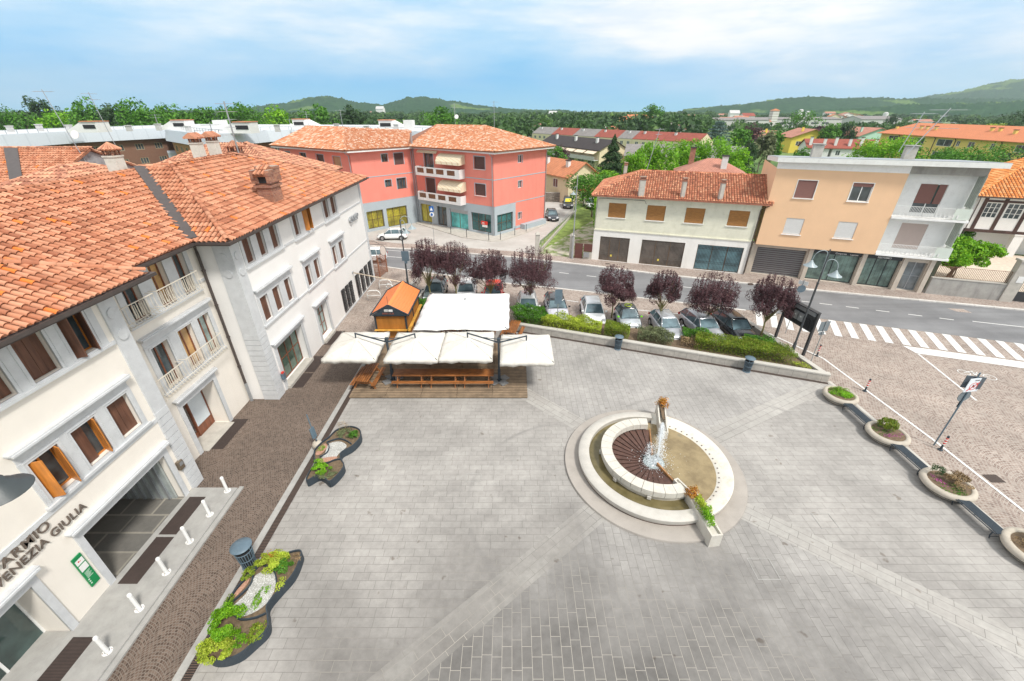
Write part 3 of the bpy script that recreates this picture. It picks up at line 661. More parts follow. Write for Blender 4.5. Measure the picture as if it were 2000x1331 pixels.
# faded bicycle symbol
mb = MB()
def ringflat(cx, cy, r, a=0, sx_=1.0, sy_=1.0, n=20, w_=.07):
    for i in range(n):
        A = [2 * math.pi * (i + q) / n for q in (0, 1)]
        mb.quad(*[(cx + rr * math.cos(a_) * sx_, cy + rr * math.sin(a_) * sy_, .004) for rr, a_ in ((r - w_, A[0]), (r, A[0]), (r, A[1]), (r - w_, A[1]))])
ringflat(31.4, 24.4, .36, 0, 1, 1, w_=.05); ringflat(32.6, 23.8, .36, 0, 1, 1, w_=.05)
for a_, b_ in (((31.4, 24.4), (31.9, 24.5)), ((31.9, 24.5), (32.6, 23.8)), ((31.8, 24.0), (32.3, 24.4)), ((32.1, 24.6), (31.8, 24.0))): mb.quad(*[(q[0], q[1], .0045) for q in bar(a_, b_, .07)])
struct('bicycle_marking', mb, M['mark'])
sheet('asphalt_patch', [[(40.0, 35.1), (41.3, 34.95), (41.3, 34.1), (40.2, 34.4)]], .0, M['cob_s'])
mb = MB(); mb.box(23.5, 24.2, 14.6, 15.1, -.02, .006); mb.box(24.6, 25.1, 40.9, 41.2, 0, .105); mb.box(11.0, 11.5, 47.3, 47.6, 0, .105); struct('drain_grate', mb, M['grate'])
# ================================================================ bank building (left)
bank = thing('bank_building', 'long white three-storey building with grey stone window surrounds, left of the square', 'building', (-18, 15, 0))
FA = Fac((-15.3, 0), (-15.3, 10)); FB = Fac((-16.5, 0), (-16.5, 10)); FC = Fac((-14.7, 0), (-14.7, 10)); FS = Fac((-16.5, 21.35), (-14.7, 21.35)); FSA = Fac((-15.3, 14.75), (-16.5, 14.75))
Atop = [(9.55, 10.56, 8.3, 9.85), (11.08, 12.02, 8.3, 9.85), (12.55, 13.46, 8.3, 9.85)]; Amid = [(9.65, 10.62, 4.62, 6.2), (11.1, 12.05, 4.62, 6.2), (12.57, 13.5, 4.62, 6.2)]
Atop2 = [(2.5, 3.5, 8.3, 9.85), (4.0, 5.0, 8.3, 9.85), (5.5, 6.5, 8.3, 9.85)]; Amid2 = [(2.5, 3.5, 4.62, 6.2), (4.0, 5.0, 4.62, 6.2), (5.5, 6.5, 4.62, 6.2)]
gar = (9.68, 13.62, .05, 2.73, 6.0); door = (4.2, 7.86, .05, 2.75, .95)
mb = MB(); wall(mb, FA, -8, 14.75, -.1, 10.15, Atop + Amid + Atop2 + Amid2 + [gar, door], .3)
wall(mb, FSA, 0, 1.2, -.1, 10.15, []); mb.build('wall', M['cream'], bank)
mb = MB(); Btop = [(16.42, 17.3, 7.75, 9.98), (18.1, 19.0, 7.75, 9.98), (19.65, 20.42, 7.75, 9.98)]; Bmid = [(16.5, 17.52, 4.2, 6.42), (18.22, 19.22, 4.2, 6.42), (19.68, 20.58, 4.2, 6.42)]; Bdoor = (16.7, 19.15, .02, 3.0, 1.3)
wall(mb, FB, 14.75, 21.35, -.1, 10.15, Btop + Bmid + [Bdoor], .32); mb.build('wall', M['cream'], bank)
mb = MB(); Ct = [(22.45, 23.25), (23.87, 24.62), (25.32, 26.15), (28.35, 29.1), (29.85, 30.8), (33.5, 34.45), (34.98, 36.0)]
Ctop = [(a, b_, 8.42, 9.9) for a, b_ in Ct]; Cmid = [(22.45, 23.3, 4.83, 6.38), (23.87, 24.72, 4.83, 6.38), (25.38, 26.15, 4.83, 6.38), (28.42, 29.23, 4.7, 6.22), (29.87, 30.72, 4.7, 6.22), (33.45, 34.25, 4.6, 6.15), (34.9, 35.87, 4.6, 6.15)]
Cg = [(22.62, 26.0, .18, 2.98, .55), (28.55, 30.45, .22, 2.88, .5), (33.5, 34.3, .2, 2.35), (34.45, 35.25, .2, 2.35), (35.4, 36.2, .2, 2.35)] + [(37.15 + i * 1.3, 38.15 + i * 1.3, .1, 2.35) for i in range(4)]
wall(mb, FC, 21.35, 42.5, -.1, 10.15, Ctop + Cmid + Cg, .25); wall(mb, FS, 0, 1.8, -.1, 10.15, []); wall(mb, Fac((-14.7, 42.5), (-26, 42.5)), 0, 11.3, -.1, 10.15, []); mb.build('wall', M['white_r'], bank)
# garage interior
mb = MB(); mb.fbox(FA, 4.21, 7.85, -.94, -.01, .06, .158); mb.build('door_step', M['stone_g'], bank); mb = MB(); mb.box(-21.3, -15.31, 9.69, 13.61, .06, .157); mb.build('garage_floor', brickm('garage_floor_flags', (.13, .125, .115), (.20, .185, .16), (.28, .26, .22), 1.4, .9, .05), bank)
mb = MB(); mb.fbox(FA, 9.7, 13.6, -5.9, -5.8, .12, 2.7); mb.fbox(FA, 13.5, 13.615, -5.8, -.3, .12, 2.7); mb.build('garage_grille', stripes('vertical_slats', (.34, .37, .36), (.03, .03, .03), 'y', 5, .3, .5), bank)
mb = MB()
for i in range(14): mb.fbox(FA, 13.42, 13.5, -.5 - i * .38, -.62 - i * .38, .2, 2.6)
mb.build('garage_side_slat', M['galv'], bank)
# stone dressings
def panel(mb, F, u0, u1, z0, z1, holes, d=.05):
    hs = sorted(holes); P = [u0] + [v for h in hs for v in (h[0], h[1])] + [u1]
    for i in range(0, len(P), 2): mb.fbox(F, P[i], P[i + 1], -.02, d, z0, z1)
    for h in hs: mb.fbox(F, h[0], h[1], -.02, d, h[3], z1) if z1 > h[3] + .01 else None; mb.fbox(F, h[0], h[1], -.02, d, z0, h[2]) if z0 < h[2] - .01 else None
def cornice(mb, F, u0, u1, z, k=1.0):
    for i, (dd, h) in enumerate(((.10, .07), (.17, .06), (.25, .07), (.20, .05))): mb.fbox(F, u0 + .13 - .04 * i, u1 - .13 + .04 * i, -.02, dd * k, z + sum((.07, .06, .07, .05)[:i]), z + sum((.07, .06, .07, .05)[:i + 1]))
def group(F, holes, u0, u1, z0, z1, cor=True, key=None):
    mb = MB(); panel(mb, F, u0, u1, z0, z1, holes)
    mb.fbox(F, u0 - .08, u1 + .08, -.02, .13, z0 - .1, z0 - .002)
    if cor: mb.fbox(F, u0 + .02, u1 - .02, -.02, .03, z1 + .002, z1 + .25); cornice(mb, F, u0 - .12, u1 + .12, z1 + .252)
    # inner moulding lines
    for h in holes:
        for a, b_, c, e in ((h[0] - .12, h[0] - .09, h[2], h[3] + .12), (h[1] + .09, h[1] + .12, h[2], h[3] + .12), (h[0] - .09, h[1] + .09, h[3] + .09, h[3] + .12)):
            if e < z1: mb.fbox(F, a, b_, .051, .07, c, min(e, z1 - .01))
    mb.build('window_surround', M['stone_w'], bank)
group(FA, Atop, 9.2, 13.85, 8.24, 10.0, False); group(FA, Atop2, 2.1, 6.9, 8.24, 10.0, False)
group(FA, Amid, 9.42, 13.72, 4.52, 6.36); group(FA, Amid2, 2.3, 6.8, 4.52, 6.36)
group(FB, Btop, 16.1, 20.7, 7.7, 10.0, False); group(FB, Bmid, 16.2, 20.85, 4.15, 6.6)
group(FC, Ctop[:3], 22.22, 26.4, 8.3, 10.0, False); group(FC, Ctop[3:5], 28.1, 31.0, 8.25, 10.0, False); group(FC, Ctop[5:], 33.25, 36.25, 8.2, 10.0, False)
group(FC, Cmid[:3], 22.2, 26.45, 4.75, 6.5); group(FC, Cmid[3:5], 28.15, 31.0, 4.62, 6.35); group(FC, Cmid[5:], 33.2, 36.15, 4.5, 6.28)
DR = {id(FA): MB(), id(FB): MB(), id(FC): MB()}; DR[id(FS)] = DR[id(FC)]; DR[id(FSA)] = DR[id(FA)]
def doorframe(F, h, w_, z1, cor=True):
    mb = DR[id(F)]
    u0, u1 = h[0], h[1]; mb.fbox(F, u0 - w_, u0, -.02, .06, 0.0, z1); mb.fbox(F, u1, u1 + w_, -.02, .06, 0.0, z1); mb.fbox(F, u0, u1, -.02, .06, h[3], z1)
    mb.fbox(F, u0 - w_ + .02, u1 + w_ - .02, .061, .085, z1 - .06, z1)
    if cor: cornice(mb, F, u0 - w_ - .15, u1 + w_ + .15, z1 + .002)
doorframe(FA, gar, .24, 3.0); doorframe(FA, door, .24, 3.0); doorframe(FB, Bdoor, .25, 3.3); doorframe(FC, Cg[0], .3, 3.2); doorframe(FC, Cg[1], .25, 3.08)
# string courses, plinth
for F, u0, u1, z, h in ((FA, -8, 9.1, 8.08, .16), (FA, 13.95, 14.1, 8.08, .16), (FA, -8, 14.1, 4.22, .18), (FB, 14.8, 16.0, 7.98, .14), (FB, 20.8, 21.3, 7.98, .14), (FC, 26.6, 28.0, 8.2, .14), (FC, 31.15, 33.1, 8.15, .14), (FC, 36.4, 41.9, 8.12, .12), (FC, 26.6, 28.0, 4.5, .12), (FC, 31.15, 33.1, 4.45, .12), (FC, 36.3, 41.9, 4.4, .12), (FC, 31.0, 42.3, .0, .12)): DR[id(F)].fbox(F, u0, u1, -.02, .045, z, z + h)
for F, u0, u1 in ((FA, 14.12, 14.81), (FSA, .025, .35), (FC, 21.29, 22.08), (FS, .95, 1.775), (FC, 42.0, 42.45)):
    mb = DR[id(F)]; d = .06; mb.fbox(F, u0, u1, -.02, d, 4.5, 10.0); z = 0.0
    while z < 4.45: mb.fbox(F, u0 - .02, u1 + .001, -.02, d + .01, z + .012, z + .34); z += .355
    if u1 - u0 > .5:
        c = (u0 + u1) / 2
        for zc in (9.2, 8.3):
            p0 = F.P(c, d - .01, zc); p1 = F.P(c, d + .045, zc); mb.cyl(p0, p1, .22, .22, 24)
for mb in (DR[id(FA)], DR[id(FB)], DR[id(FC)]): mb.build('stone_dressing', M['stone_w'], bank)
# windows
for i, h in enumerate(Atop + Atop2): window(bank, FA, *h[:4], kind='open' if i == 2 else 'closed', depth=.28, fm=M['orange_w'] if i == 2 else None, sm=M['brown_w'])
for i, h in enumerate(Amid + Amid2): window(bank, FA, *h[:4], kind='open' if i == 0 else ('closed' if i != 1 else 'half_'), depth=.28, fm=M['orange_w'] if i < 2 else None, sm=M['orange_w'] if i == 0 else M['brown_w'])
wd = bank.children[-1]
s_ = MB(); s_.fbox(FA, 11.12, 11.62, -.19, -.14, 4.65, 6.18); s_.build('shutter', M['brown_w'], bank)
s_ = MB(); s_.hexa([FA.P(12.03, -.18, 4.65), FA.P(11.98, -.18, 4.65), FA.P(11.85, .16, 4.65), FA.P(11.9, .16, 4.65)], [FA.P(12.03, -.18, 6.18), FA.P(11.98, -.18, 6.18), FA.P(11.85, .16, 6.18), FA.P(11.9, .16, 6.18)]); s_.build('shutter', M['orange_w'], bank)
for i, h in enumerate(Btop): window(bank, FB, *h[:4], depth=.3, fm=M['red_w'], gm=M['glass_am'] if i == 1 else M['glass'])
for i, h in enumerate(Bmid): window(bank, FB, *h[:4], depth=.3, fm=M['red_w'], gm=(M['glass'], M['glass_am'], M['glass_t'])[i])
for i, h in enumerate(Ctop): window(bank, FC, *h[:4], kind='open' if i in (4,) else 'closed', depth=.24, sm=M['orange_w'] if i == 4 else M['brown_w'])
for h in Cmid: window(bank, FC, *h[:4], kind='closed', depth=.24)
for i, h in enumerate(Cg[2:]):
    wd = window(bank, FC, *h[:4], depth=.22, fm=M['brown_w'], nh=2)
    g_ = MB(); u0, u1, z0, z1 = h[:4]
    for k in range(8): u = u0 + (u1 - u0) * (k + .5) / 8; g_.fbox(FC, u - .012, u + .012, .03, .055, z0 + .05, z1 - .02)
    for k in range(5): z = z0 + .1 + (z1 - z0 - .15) * k / 4; g_.fbox(FC, u0 - .02, u1 + .02, .056, .075, z - .012, z + .012)
    for s0 in (0, 1):
        cx = u0 + (u1 - u0) * (.25 + .5 * s0); g_.tube([FC.P(cx + .22 * math.cos(a_), .045, z1 - .3 + .22 * math.sin(a_)) for a_ in [math.pi * q / 8 for q in range(9)]], .014, 5)
    g_.build('window_grille', M['iron'], wd)
# doors
def bigdoor(F, h, fm, gm, nv, depth, nh=1): return window(bank, F, *h[:4], kind='glass', depth=depth, fm=fm, gm=gm, nv=nv, nh=nh, part='door')
bigdoor(FA, door, M['white_p'], glassmat('dark_shop_glass', (.045, .075, .07)), 2, .93, 0)
bigdoor(FC, Cg[0], M['red_w'], glassmat('green_poster_glass', (.07, .12, .09)), 3, .5); bigdoor(FC, Cg[1], M['red_w'], M['glass_t'], 2, .45, 2)
s_ = MB(); s_.fbox(FB, 16.75, 17.9, -1.28, -1.2, .1, 2.95); s_.build('inner_panel', M['stone_g'], bank)
s_ = MB(); s_.fbox(FB, 17.95, 19.1, -.95, -.87, .62, 2.9); s_.build('door', mat('pale_blue_door', (.62, .68, .72), .5, .06), bank)
s_ = MB(); frame(s_, FB, 17.88, 19.14, .05, 2.98, -.98, -.84, .08, 0); s_.fbox(FB, 17.96, 19.06, -.96, -.86, .13, .6); s_.fbox(FB, 16.72, 17.88, -1.0, -.9, .05, .3); s_.build('door_frame', M['red_w'], bank)
# metal gratings in front of doors (floor mats let into the pavement)
mb = MB(); mb.box(-15.05, -14.3, 9.5, 11.5, .1, .156); mb.box(-15.05, -14.3, 11.62, 13.6, .1, .156); mb.box(-15.05, -14.3, 4.2, 7.66, .1, .156); mb.box(-16.4, -15.55, 16.9, 19.4, -.02, .004)
mb.box(-14.6, -13.75, 22.6, 24.3, -.02, .004); mb.box(-14.6, -13.75, 24.45, 26.6, -.02, .004); mb.box(-14.6, -13.75, 28.3, 30.6, -.02, .004); struct('floor_grating', mb, M['mat'])
for a_, b_ in ((22.5, 26.1), (28.5, 30.5)): mb = MB(); mb.fbox(FC, a_, b_, -.3, .25, -.02, .19); mb.build('door_step', M['concrete'], bank)
mb = MB(); mb.fbox(FB, 16.75, 19.1, -1.3, .3, -.02, .03); mb.build('door_step', M['concrete'], bank)
# juliet balcony rails of B: belly bars with scrolls
def belly(u0, u1, z0, z1, d):
    mb = MB(); mb.fbox(FB, u0, u1, d - .02, d + .02, z1 - .035, z1); mb.fbox(FB, u0, u1, d - .01, d + .01, z0 + .18, z0 + .2); n = int((u1 - u0) / .2)
    for i in range(n + 1):
        u = u0 + .01 + (u1 - u0 - .02) * i / n; mb.tube([FB.P(u, d, z1 - .02), FB.P(u, d - .01, z1 - .45), FB.P(u, d + .04, z0 + .3), FB.P(u, d + .12, z0 + .12), FB.P(u, d + .08, z0), FB.P(u, d - .05, z0 + .02)], .011, 5)
        if i < n: mb.tube([FB.P(u + .1 + .07 * math.cos(a_), d + .02, z0 + .05 + .06 * math.sin(a_)) for a_ in [math.pi * q / 4 for q in range(-4, 4)]], .009, 4)
    for u in (u0, u1): mb.tube([FB.P(u, d, z1 - .02), FB.P(u, 0, z1 - .02)], .016, 5); mb.tube([FB.P(u, d, z0 + .19), FB.P(u, 0, z0 + .19)], .012, 5)
    # inner baluster row by the openings
    for i in range(int((u1 - u0) / .13)):
        u = u0 + .1 + i * .13
        if any(h[0] < u < h[1] for h in Btop): mb.tube([FB.P(u, .1, z0 + .1), FB.P(u, .1, z1 - .25)], [.03, .018], 6)
    mb.build('balcony_railing', M['iron_w'], bank)
for z0, z1 in ((7.86, 8.82), (4.16, 5.22)): belly(15.62, 17.42, z0, z1, .42); belly(17.62, 20.42, z0, z1, .42)
# gutters + soffit
GL = [(-14.5, -8), (-14.5, 15.98), (-15.72, 15.98), (-15.72, 20.42), (-14.0, 20.42), (-14.0, 42.95)]
mb = MB()
for (a, b_) in zip(GL[:-1], GL[1:]):
    F = Fac(a, b_); e = .15 if (a, b_) != (GL[2], GL[3]) else -.02; mb.fbox(F, -.0, F.L + (e if e > 0 else 0), 0, .14, 10.14, 10.27); mb.fbox(F, 0, F.L, -.04, 0, 10.12, 10.3)
mb.box(-15.3, -14.5, -8, 15.95, 10.05, 10.12); mb.box(-16.5, -15.3, 14.75, 15.94, 10.05, 10.12); mb.box(-16.5, -15.72, 15.95, 20.44, 10.05, 10.12); mb.box(-16.5, -14.0, 20.44, 21.35, 10.06, 10.13); mb.box(-14.7, -14.0, 21.35, 42.9, 10.06, 10.13)
mb.build('gutter', M['gutter'], bank)
mb = MB(); mb.tube([(-15.85, 20.55, 10.15), (-16.3, 21.15, 9.8), (-16.33, 21.2, 9.5), (-16.33, 21.2, 1.3)], .075, 8)
for z in (8.5, 6.5, 4.5, 2.5): mb.cyl((-16.33, 21.2, z), (-16.33, 21.2, z + .06), .1)
mb.build('downpipe', M['gutter'], bank, smooth=True)
mb = MB(); mb.cyl((-16.33, 21.2, -.02), (-16.33, 21.2, 1.32), .09); mb.build('downpipe_foot', M['galv'], bank, smooth=True)
# roofs
tiles(bank, 'roof', [(-14.5, -8, 10.3), (-14.5, 15.95, 10.3), (-21.5, 8.95, 13.56), (-21.5, -8, 13.56)], M['tile'])
tiles(bank, 'roof', [(-15.7, 15.95, 10.3), (-15.7, 20.5, 10.3), (-21.5, 25.9, 12.94), (-21.5, 10.15, 12.94)], M['tile'])
tiles(bank, 'roof', [(-15.7, 20.42, 10.24), (-14.0, 20.42, 10.24), (-19.8, 26.25, 13.155), (-21.4, 25.9, 12.98)], M['tile'])
tiles(bank, 'roof', [(-14.0, 20.42, 10.24), (-14.0, 42.95, 10.24), (-19.8, 32.5, 13.14), (-19.8, 26.25, 13.14)], M['tile'])
tiles(bank, 'roof', [(-14.0, 42.95, 10.24), (-25.6, 42.95, 10.24), (-19.8, 32.5, 13.14)], M['tile4'], seg=4)
tiles(bank, 'roof', [(-21.5, 25.95, 13.0), (-21.5, 8, 13.0), (-27, 8, 10.4), (-27, 32, 10.4)][::-1][2:] + [(-21.5, 8, 13.0), (-21.5, 25.95, 13.0)] if False else [(-27, 26, 10.4), (-27, 6, 10.4), (-21.5, 6, 13.0), (-21.5, 26, 13.0)], M['tile4'], seg=4)
tiles(bank, 'roof', [(-25.6, 43, 10.24), (-25.6, 24, 10.24), (-19.8, 26.3, 13.14), (-19.8, 32.5, 13.14)], M['tile4'], seg=4)
ridge(bank, (-14.55, 15.9, 10.42), (-21.4, 9.05, 13.62), M['tile']); ridge(bank, (-21.5, 10.2, 12.98), (-21.5, 26.2, 12.98), M['tile']); ridge(bank, (-14.05, 20.5, 10.36), (-19.8, 26.25, 13.26), M['tile'])
ridge(bank, (-21.5, 26, 13.1), (-19.8, 26.3, 13.2), M['tile']); ridge(bank, (-19.8, 26.2, 13.24), (-19.8, 32.6, 13.24), M['tile']); ridge(bank, (-14.05, 42.85, 10.34), (-19.8, 32.5, 13.24), M['tile4'])
mb = MB(); a, b_ = Vector((-15.75, 20.44, 10.36)), Vector((-21.4, 25.9, 13.06)); d = (b_ - a).normalized(); s_ = d.cross(Vector((0, 0, 1))).normalized() * .27
mb.hexa([a - s_, a + s_, b_ + s_, b_ - s_], [a - s_ + Vector((0, 0, .12)), a + s_ + Vector((0, 0, .12)), b_ + s_ + Vector((0, 0, .12)), b_ - s_ + Vector((0, 0, .12))]); mb.build('valley_flashing', M['gutter'], bank)
# big brick chimney on the wing
mb = MB(); mb.box(-15.85, -14.95, 27.3, 28.5, 10.3, 12.0); mb.box(-15.95, -14.85, 27.2, 28.6, 11.75, 11.9); mb.box(-15.98, -15.75, 27.17, 28.63, 12.0, 12.75); mb.box(-15.05, -14.82, 27.17, 28.63, 12.0, 12.75)
for i in range(6): mb.box(-14.98, -14.8, 27.4 + i * .2, 27.5 + i * .2, 12.02, 12.5)
mb.box(-15.75, -15.05, 28.35, 28.63, 12.0, 12.75); mb.box(-15.74, -15.55, 27.2, 27.4, 12.0, 12.5); mb.box(-16.0, -14.8, 27.9, 28.65, 12.75, 12.9); ch = mb.build('chimney', M['brick'], bank)
mb = MB(); mb.box(-15.55, -15.05, 27.25, 27.3, 12.0, 12.45); mb.box(-15.7, -15.1, 27.42, 28.3, 12.0, 12.5); mb.build('flue_opening', M['dark'], ch)
tiles(ch, 'chimney_tiles', [(-15.75, 27.05, 12.5), (-15.05, 27.05, 12.5), (-15.05, 28.0, 12.95), (-15.75, 28.0, 12.95)], M['tile'], tl=.5)
mb = MB(); mb.box(-16.0, -14.8, 27.15, 28.65, 10.2, 10.45); mb.build('chimney_flashing', M['concrete'], ch)
def capchim(par, x_, y_, z0, z1, w_, hcap, mt, round_=True, body=None):
    mb = MB(); h = w_ / 2; mb.box(x_ - h, x_ + h, y_ - h, y_ + h, z0, z1); mb.box(x_ - h - .04, x_ + h + .04, y_ - h - .04, y_ + h + .04, z1 - .08, z1 + .002); ch = mb.build('chimney', body or mat('lime_plaster', (.66, .63, .57), .85, .08, 3, dirt=.35, dirtc=(.30, .30, .2)), par)
    b2 = MB()
    for i in range(-1, 2):
        for j in range(-1, 2):
            if i or j: b2.box(x_ + i * h * .8 - .04, x_ + i * h * .8 + .04, y_ + j * h * .8 - .04, y_ + j * h * .8 + .04, z1, z1 + hcap * .5)
    b2.box(x_ - h * .6, x_ + h * .6, y_ - h * .6, y_ + h * .6, z1 - .02, z1 + .05); b2.build('flue_bricks', M['brick'], ch)
    r = h * 1.65; zz = z1 + hcap * .5
    if round_:
        c = MB(); n = 22
        for i in range(n):
            a_ = 2 * math.pi * i / n; c.tube([(x_ + r * math.cos(a_), y_ + r * math.sin(a_), zz), (x_, y_, zz + hcap * .6)], [.09 * r / .7, .02], 6)
        c.lathe([(r * .95, zz - .01), (.01, zz + hcap * .5)], x_, y_, 20); c.build('chimney_cap', M['tile4'], ch)
    else:
        c = MB(); c.hexa([(x_ - r, y_ - r, zz - .02), (x_ + r, y_ - r, zz - .02), (x_ + r, y_ + r, zz - .02), (x_ - r, y_ + r, zz - .02)], [(x_ - .1, y_ - r, zz + hcap * .5), (x_ + .1, y_ - r, zz + hcap * .5), (x_ + .1, y_ + r, zz + hcap * .5), (x_ - .1, y_ + r, zz + hcap * .5)])
        for s0 in (-1, 1):
            for i in range(4): yy = y_ - r + .12 + i * (2 * r - .24) / 3; c.tube([(x_ + s0 * r, yy, zz + .01), (x_, yy, zz + hcap * .55)], .075, 6)
        c.build('chimney_cap', M['tile4'], ch)
    return ch
capchim(bank, -22.6, 25.8, 11.5, 13.72, .62, .62, None)
capchim(bank, -20.6, 30.1, 12.2, 14.12, .55, .5, None, False); capchim(bank, -20.6, 31.8, 12.2, 14.12, .55, .5, None, False)
capchim(bank, -21.0, 34.8, 12.2, 13.2, .8, .7, None, True, M['brick'])
# lettering
bronze = mat('weathered_bronze', (.13, .10, .08), .5, .3, 8, dirt=.4, dirtc=(.35, .33, .3))
text(bank, 'lettering', 'CASSA DI RISPARMIO', FA.P(9.18, .04, 3.92), .46, rotF(FA), bronze, .018, 'RIGHT', 1.0, 1.05)
text(bank, 'lettering', 'DEL FRIULI VENEZIA GIULIA', FA.P(10.28, .04, 3.50), .42, rotF(FA), bronze, .018, 'RIGHT', .93, 1.05)
text(bank, 'lettering', 'CRUP', FC.P(38.1, .12, 7.0), .72, rotF(FC), mat('brushed_letters', (.42, .44, .46), .4, .1, metal=.5), .08, 'LEFT', 1.15, 1.15)
sg = thing('information_board', 'green notice board with two white panels on the white wall beside the bank door', 'sign', (-15.3, 9.17, 1.55))
mb = MB(); mb.fbox(FA, 9.0, 9.33, .005, .05, .79, 2.3); mb.build('board', mat('green_board', (.005, .23, .07), .4, .05), sg)
mb = MB(); mb.fbox(FA, 9.03, 9.3, .051, .056, 1.93, 2.15); mb.fbox(FA, 9.03, 9.3, .051, .056, 1.6, 1.88); mb.build('panel', M['white_p'], sg)
mb = MB()
for i in range(7): mb.fbox(FA, 9.06, 9.27 - .03 * (i % 3), .051, .055, 1.50 - i * .045, 1.515 - i * .045)
for i in range(3): mb.cyl(FA.P(9.06, .051, 1.16 - i * .1), FA.P(9.06, .055, 1.16 - i * .1), .03)
mb.build('printed_lines', mat('pale_print', (.6, .72, .62), .5, .02), sg)
mb = MB(); mb.cyl(FA.P(9.13, .056, 2.06), FA.P(9.13, .06, 2.06), .03); mb.fbox(FA, 9.17, 9.2, .056, .06, 2.03, 2.06); mb.build('emblem', M['red_p'], sg)
ib = thing('letter_box', 'small bronze letter box on the wall right of the garage opening', 'box', (-15.3, 14.05, 1.8)); mb = MB(); mb.fbox(FA, 13.93, 14.2, .0, .16, 1.5, 1.95); mb.build('case', mat('bronze_case', (.25, .2, .15), .4, .1, metal=.6), ib, bevel=.01); mb = MB(); mb.fbox(FA, 13.97, 14.16, .161, .17, 1.72, 1.9); mb.build('flap', M['galv'], ib)
ib = thing('post_holder', 'blue grey wall box with leaflets by the near corner of the white wing', 'box', (-14.7, 22.2, 1.2)); mb = MB(); mb.fbox(FC, 22.12, 22.36, .07, .25, .95, 1.35); mb.build('case', M['bluegrey'], ib); mb = MB(); mb.fbox(FC, 22.15, 22.34, .1, .22, 1.351, 1.45); mb.build('leaflet', M['red_p'], ib)
# ================================================================ coral building
M['coral'] = mat('coral_render', (.80, .255, .195), .85, .05, .6, dirt=.28, dirtc=(.60, .17, .13), streak=True, bmp=.12)
M['grey_b'] = mat('blue_grey_render', (.40, .455, .49), .8, .04, .8, dirt=.1, dirtc=(.32, .35, .37))
M['shut_b'] = stripes('brown_roller_shutter', (.13, .06, .05), (.05, .025, .02), 'z', 16, .3, .5)
M['shut_o'] = stripes('golden_wood_roller_shutter', (.42, .19, .045), (.22, .09, .02), 'z', 14, .25, .5, .3)
M['shut_w'] = stripes('white_roller_shutter', (.72, .71, .69), (.45, .44, .43), 'z', 12, .2, .5, .05)
M['shut_m'] = stripes('maroon_blind', (.26, .12, .10), (.18, .08, .07), 'z', 18, .3, .6, .06)
M['shut_t'] = mat('dusty_pink_blind', (.50, .40, .36), .7, .04)
M['alu'] = mat('anodised_frame', (.22, .13, .07), .35, .1, metal=.3)
M['white_c'] = mat('white_concrete', (.76, .75, .73), .8, .06, 1.5, dirt=.3, dirtc=(.5, .48, .45), streak=True)
M['teal'] = glassmat('teal_window_film', (.07, .38, .37), .35); M['dteal'] = glassmat('dark_teal_glass', (.05, .19, .19), .15); M['yel'] = glassmat('yellow_poster_glass', (.42, .36, .03), .3)
coral = thing('coral_apartment_building', 'coral pink apartment block with grey ground floor and white balconies', 'building', (-10, 66, 0))
Q0, Q1, Q2 = (-15.08, 68.59), (-2.46, 59.73), (5.2, 68.5)
L0, L1 = (-35.73, 70.52), (-21.9, 61.6)
F1, F2, F3, F4 = Fac(Q0, Q1), Fac(Q1, Q2), Fac(L1, Q0), Fac(L0, L1)
u1 = F1.L
fw = [(2.55, 4.4, 7.7, 10.4), (12.1, 13.98, 8.87, 10.45), (2.5, 4.4, 4.6, 7.0), (12.1, 13.98, 5.42, 6.98)]
fs = [(.75, 3.1, .3, 3.05), (4.3, 6.3, .2, 3.05), (7.0, 10.55, .22, 3.0), (11.17, 14.83, .4, 2.98)]
rw = [(5.05, 5.98, 9.37, 10.38), (5.1, 5.98, 6.02, 7.0), (5.1, 5.92, 1.5, 2.55)]
lw = [(4.68, 5.65, 9.34, 10.4), (6.7, 8.28, 8.82, 10.41), (4.7, 5.75, 5.92, 6.93), (6.67, 8.26, 5.4, 6.97)]
ls_ = [(1.0, 3.7, .4, 2.92), (4.28, 7.82, .15, 2.94)]
ll = [(1.05, 2.6, 8.9, 10.4), (5.0, 6.5, 8.9, 10.38), (8.95, 10.6, 8.9, 10.36), (12.65, 14.3, 8.9, 10.28)]
mb = MB(); wall(mb, F1, 0, u1, 4.15, 10.95, fw, .2); wall(mb, F2, 0, 4.53, 4.15, 10.95, [], .2); wall(mb, F2, 4.53, F2.L, -.1, 10.95, rw, .2); wall(mb, F3, 0, F3.L, 4.15, 10.95, lw, .2); wall(mb, F4, 0, F4.L, -.1, 10.95, ll, .2)
wall(mb, Fac(Q2, (-8, 84)), 0, 20, -.1, 10.95, []); mb.build('wall', M['coral'], coral)
mb = MB(); wall(mb, F1, 0, u1, -.1, 4.15, fs, .3, .02); wall(mb, F2, 0, 4.53, -.1, 4.15, [(.55, 3.95, .45, 2.93)], .3, .02); wall(mb, F3, 0, F3.L, -.1, 4.15, ls_, .3, .02)
mb.fbox(F2, 0, F2.L, .0, .03, 7.58, 7.7); mb.fbox(F2, 4.54, F2.L, .0, .03, 4.1, 4.22); mb.fbox(F1, 10.5, u1 + .03, .0, .03, 7.6, 7.72); mb.fbox(F3, .0, F3.L, .0, .03, 7.5, 7.62); mb.fbox(F2, 4.54, F2.L, 0, .04, .3, .7); mb.build('ground_floor_wall', M['grey_b'], coral)
for i, h in enumerate(fw): window(coral, F1, *h, kind='glass' if i in (0,) else 'roller', sm=M['shut_b'], fm=M['alu'], sill=M['white_c'] if i % 2 else None, surround=M['grey_b'], sw=.1)
for h in rw: window(coral, F2, *h, fm=M['white_p'], surround=M['grey_b'], sw=.08, nv=1)
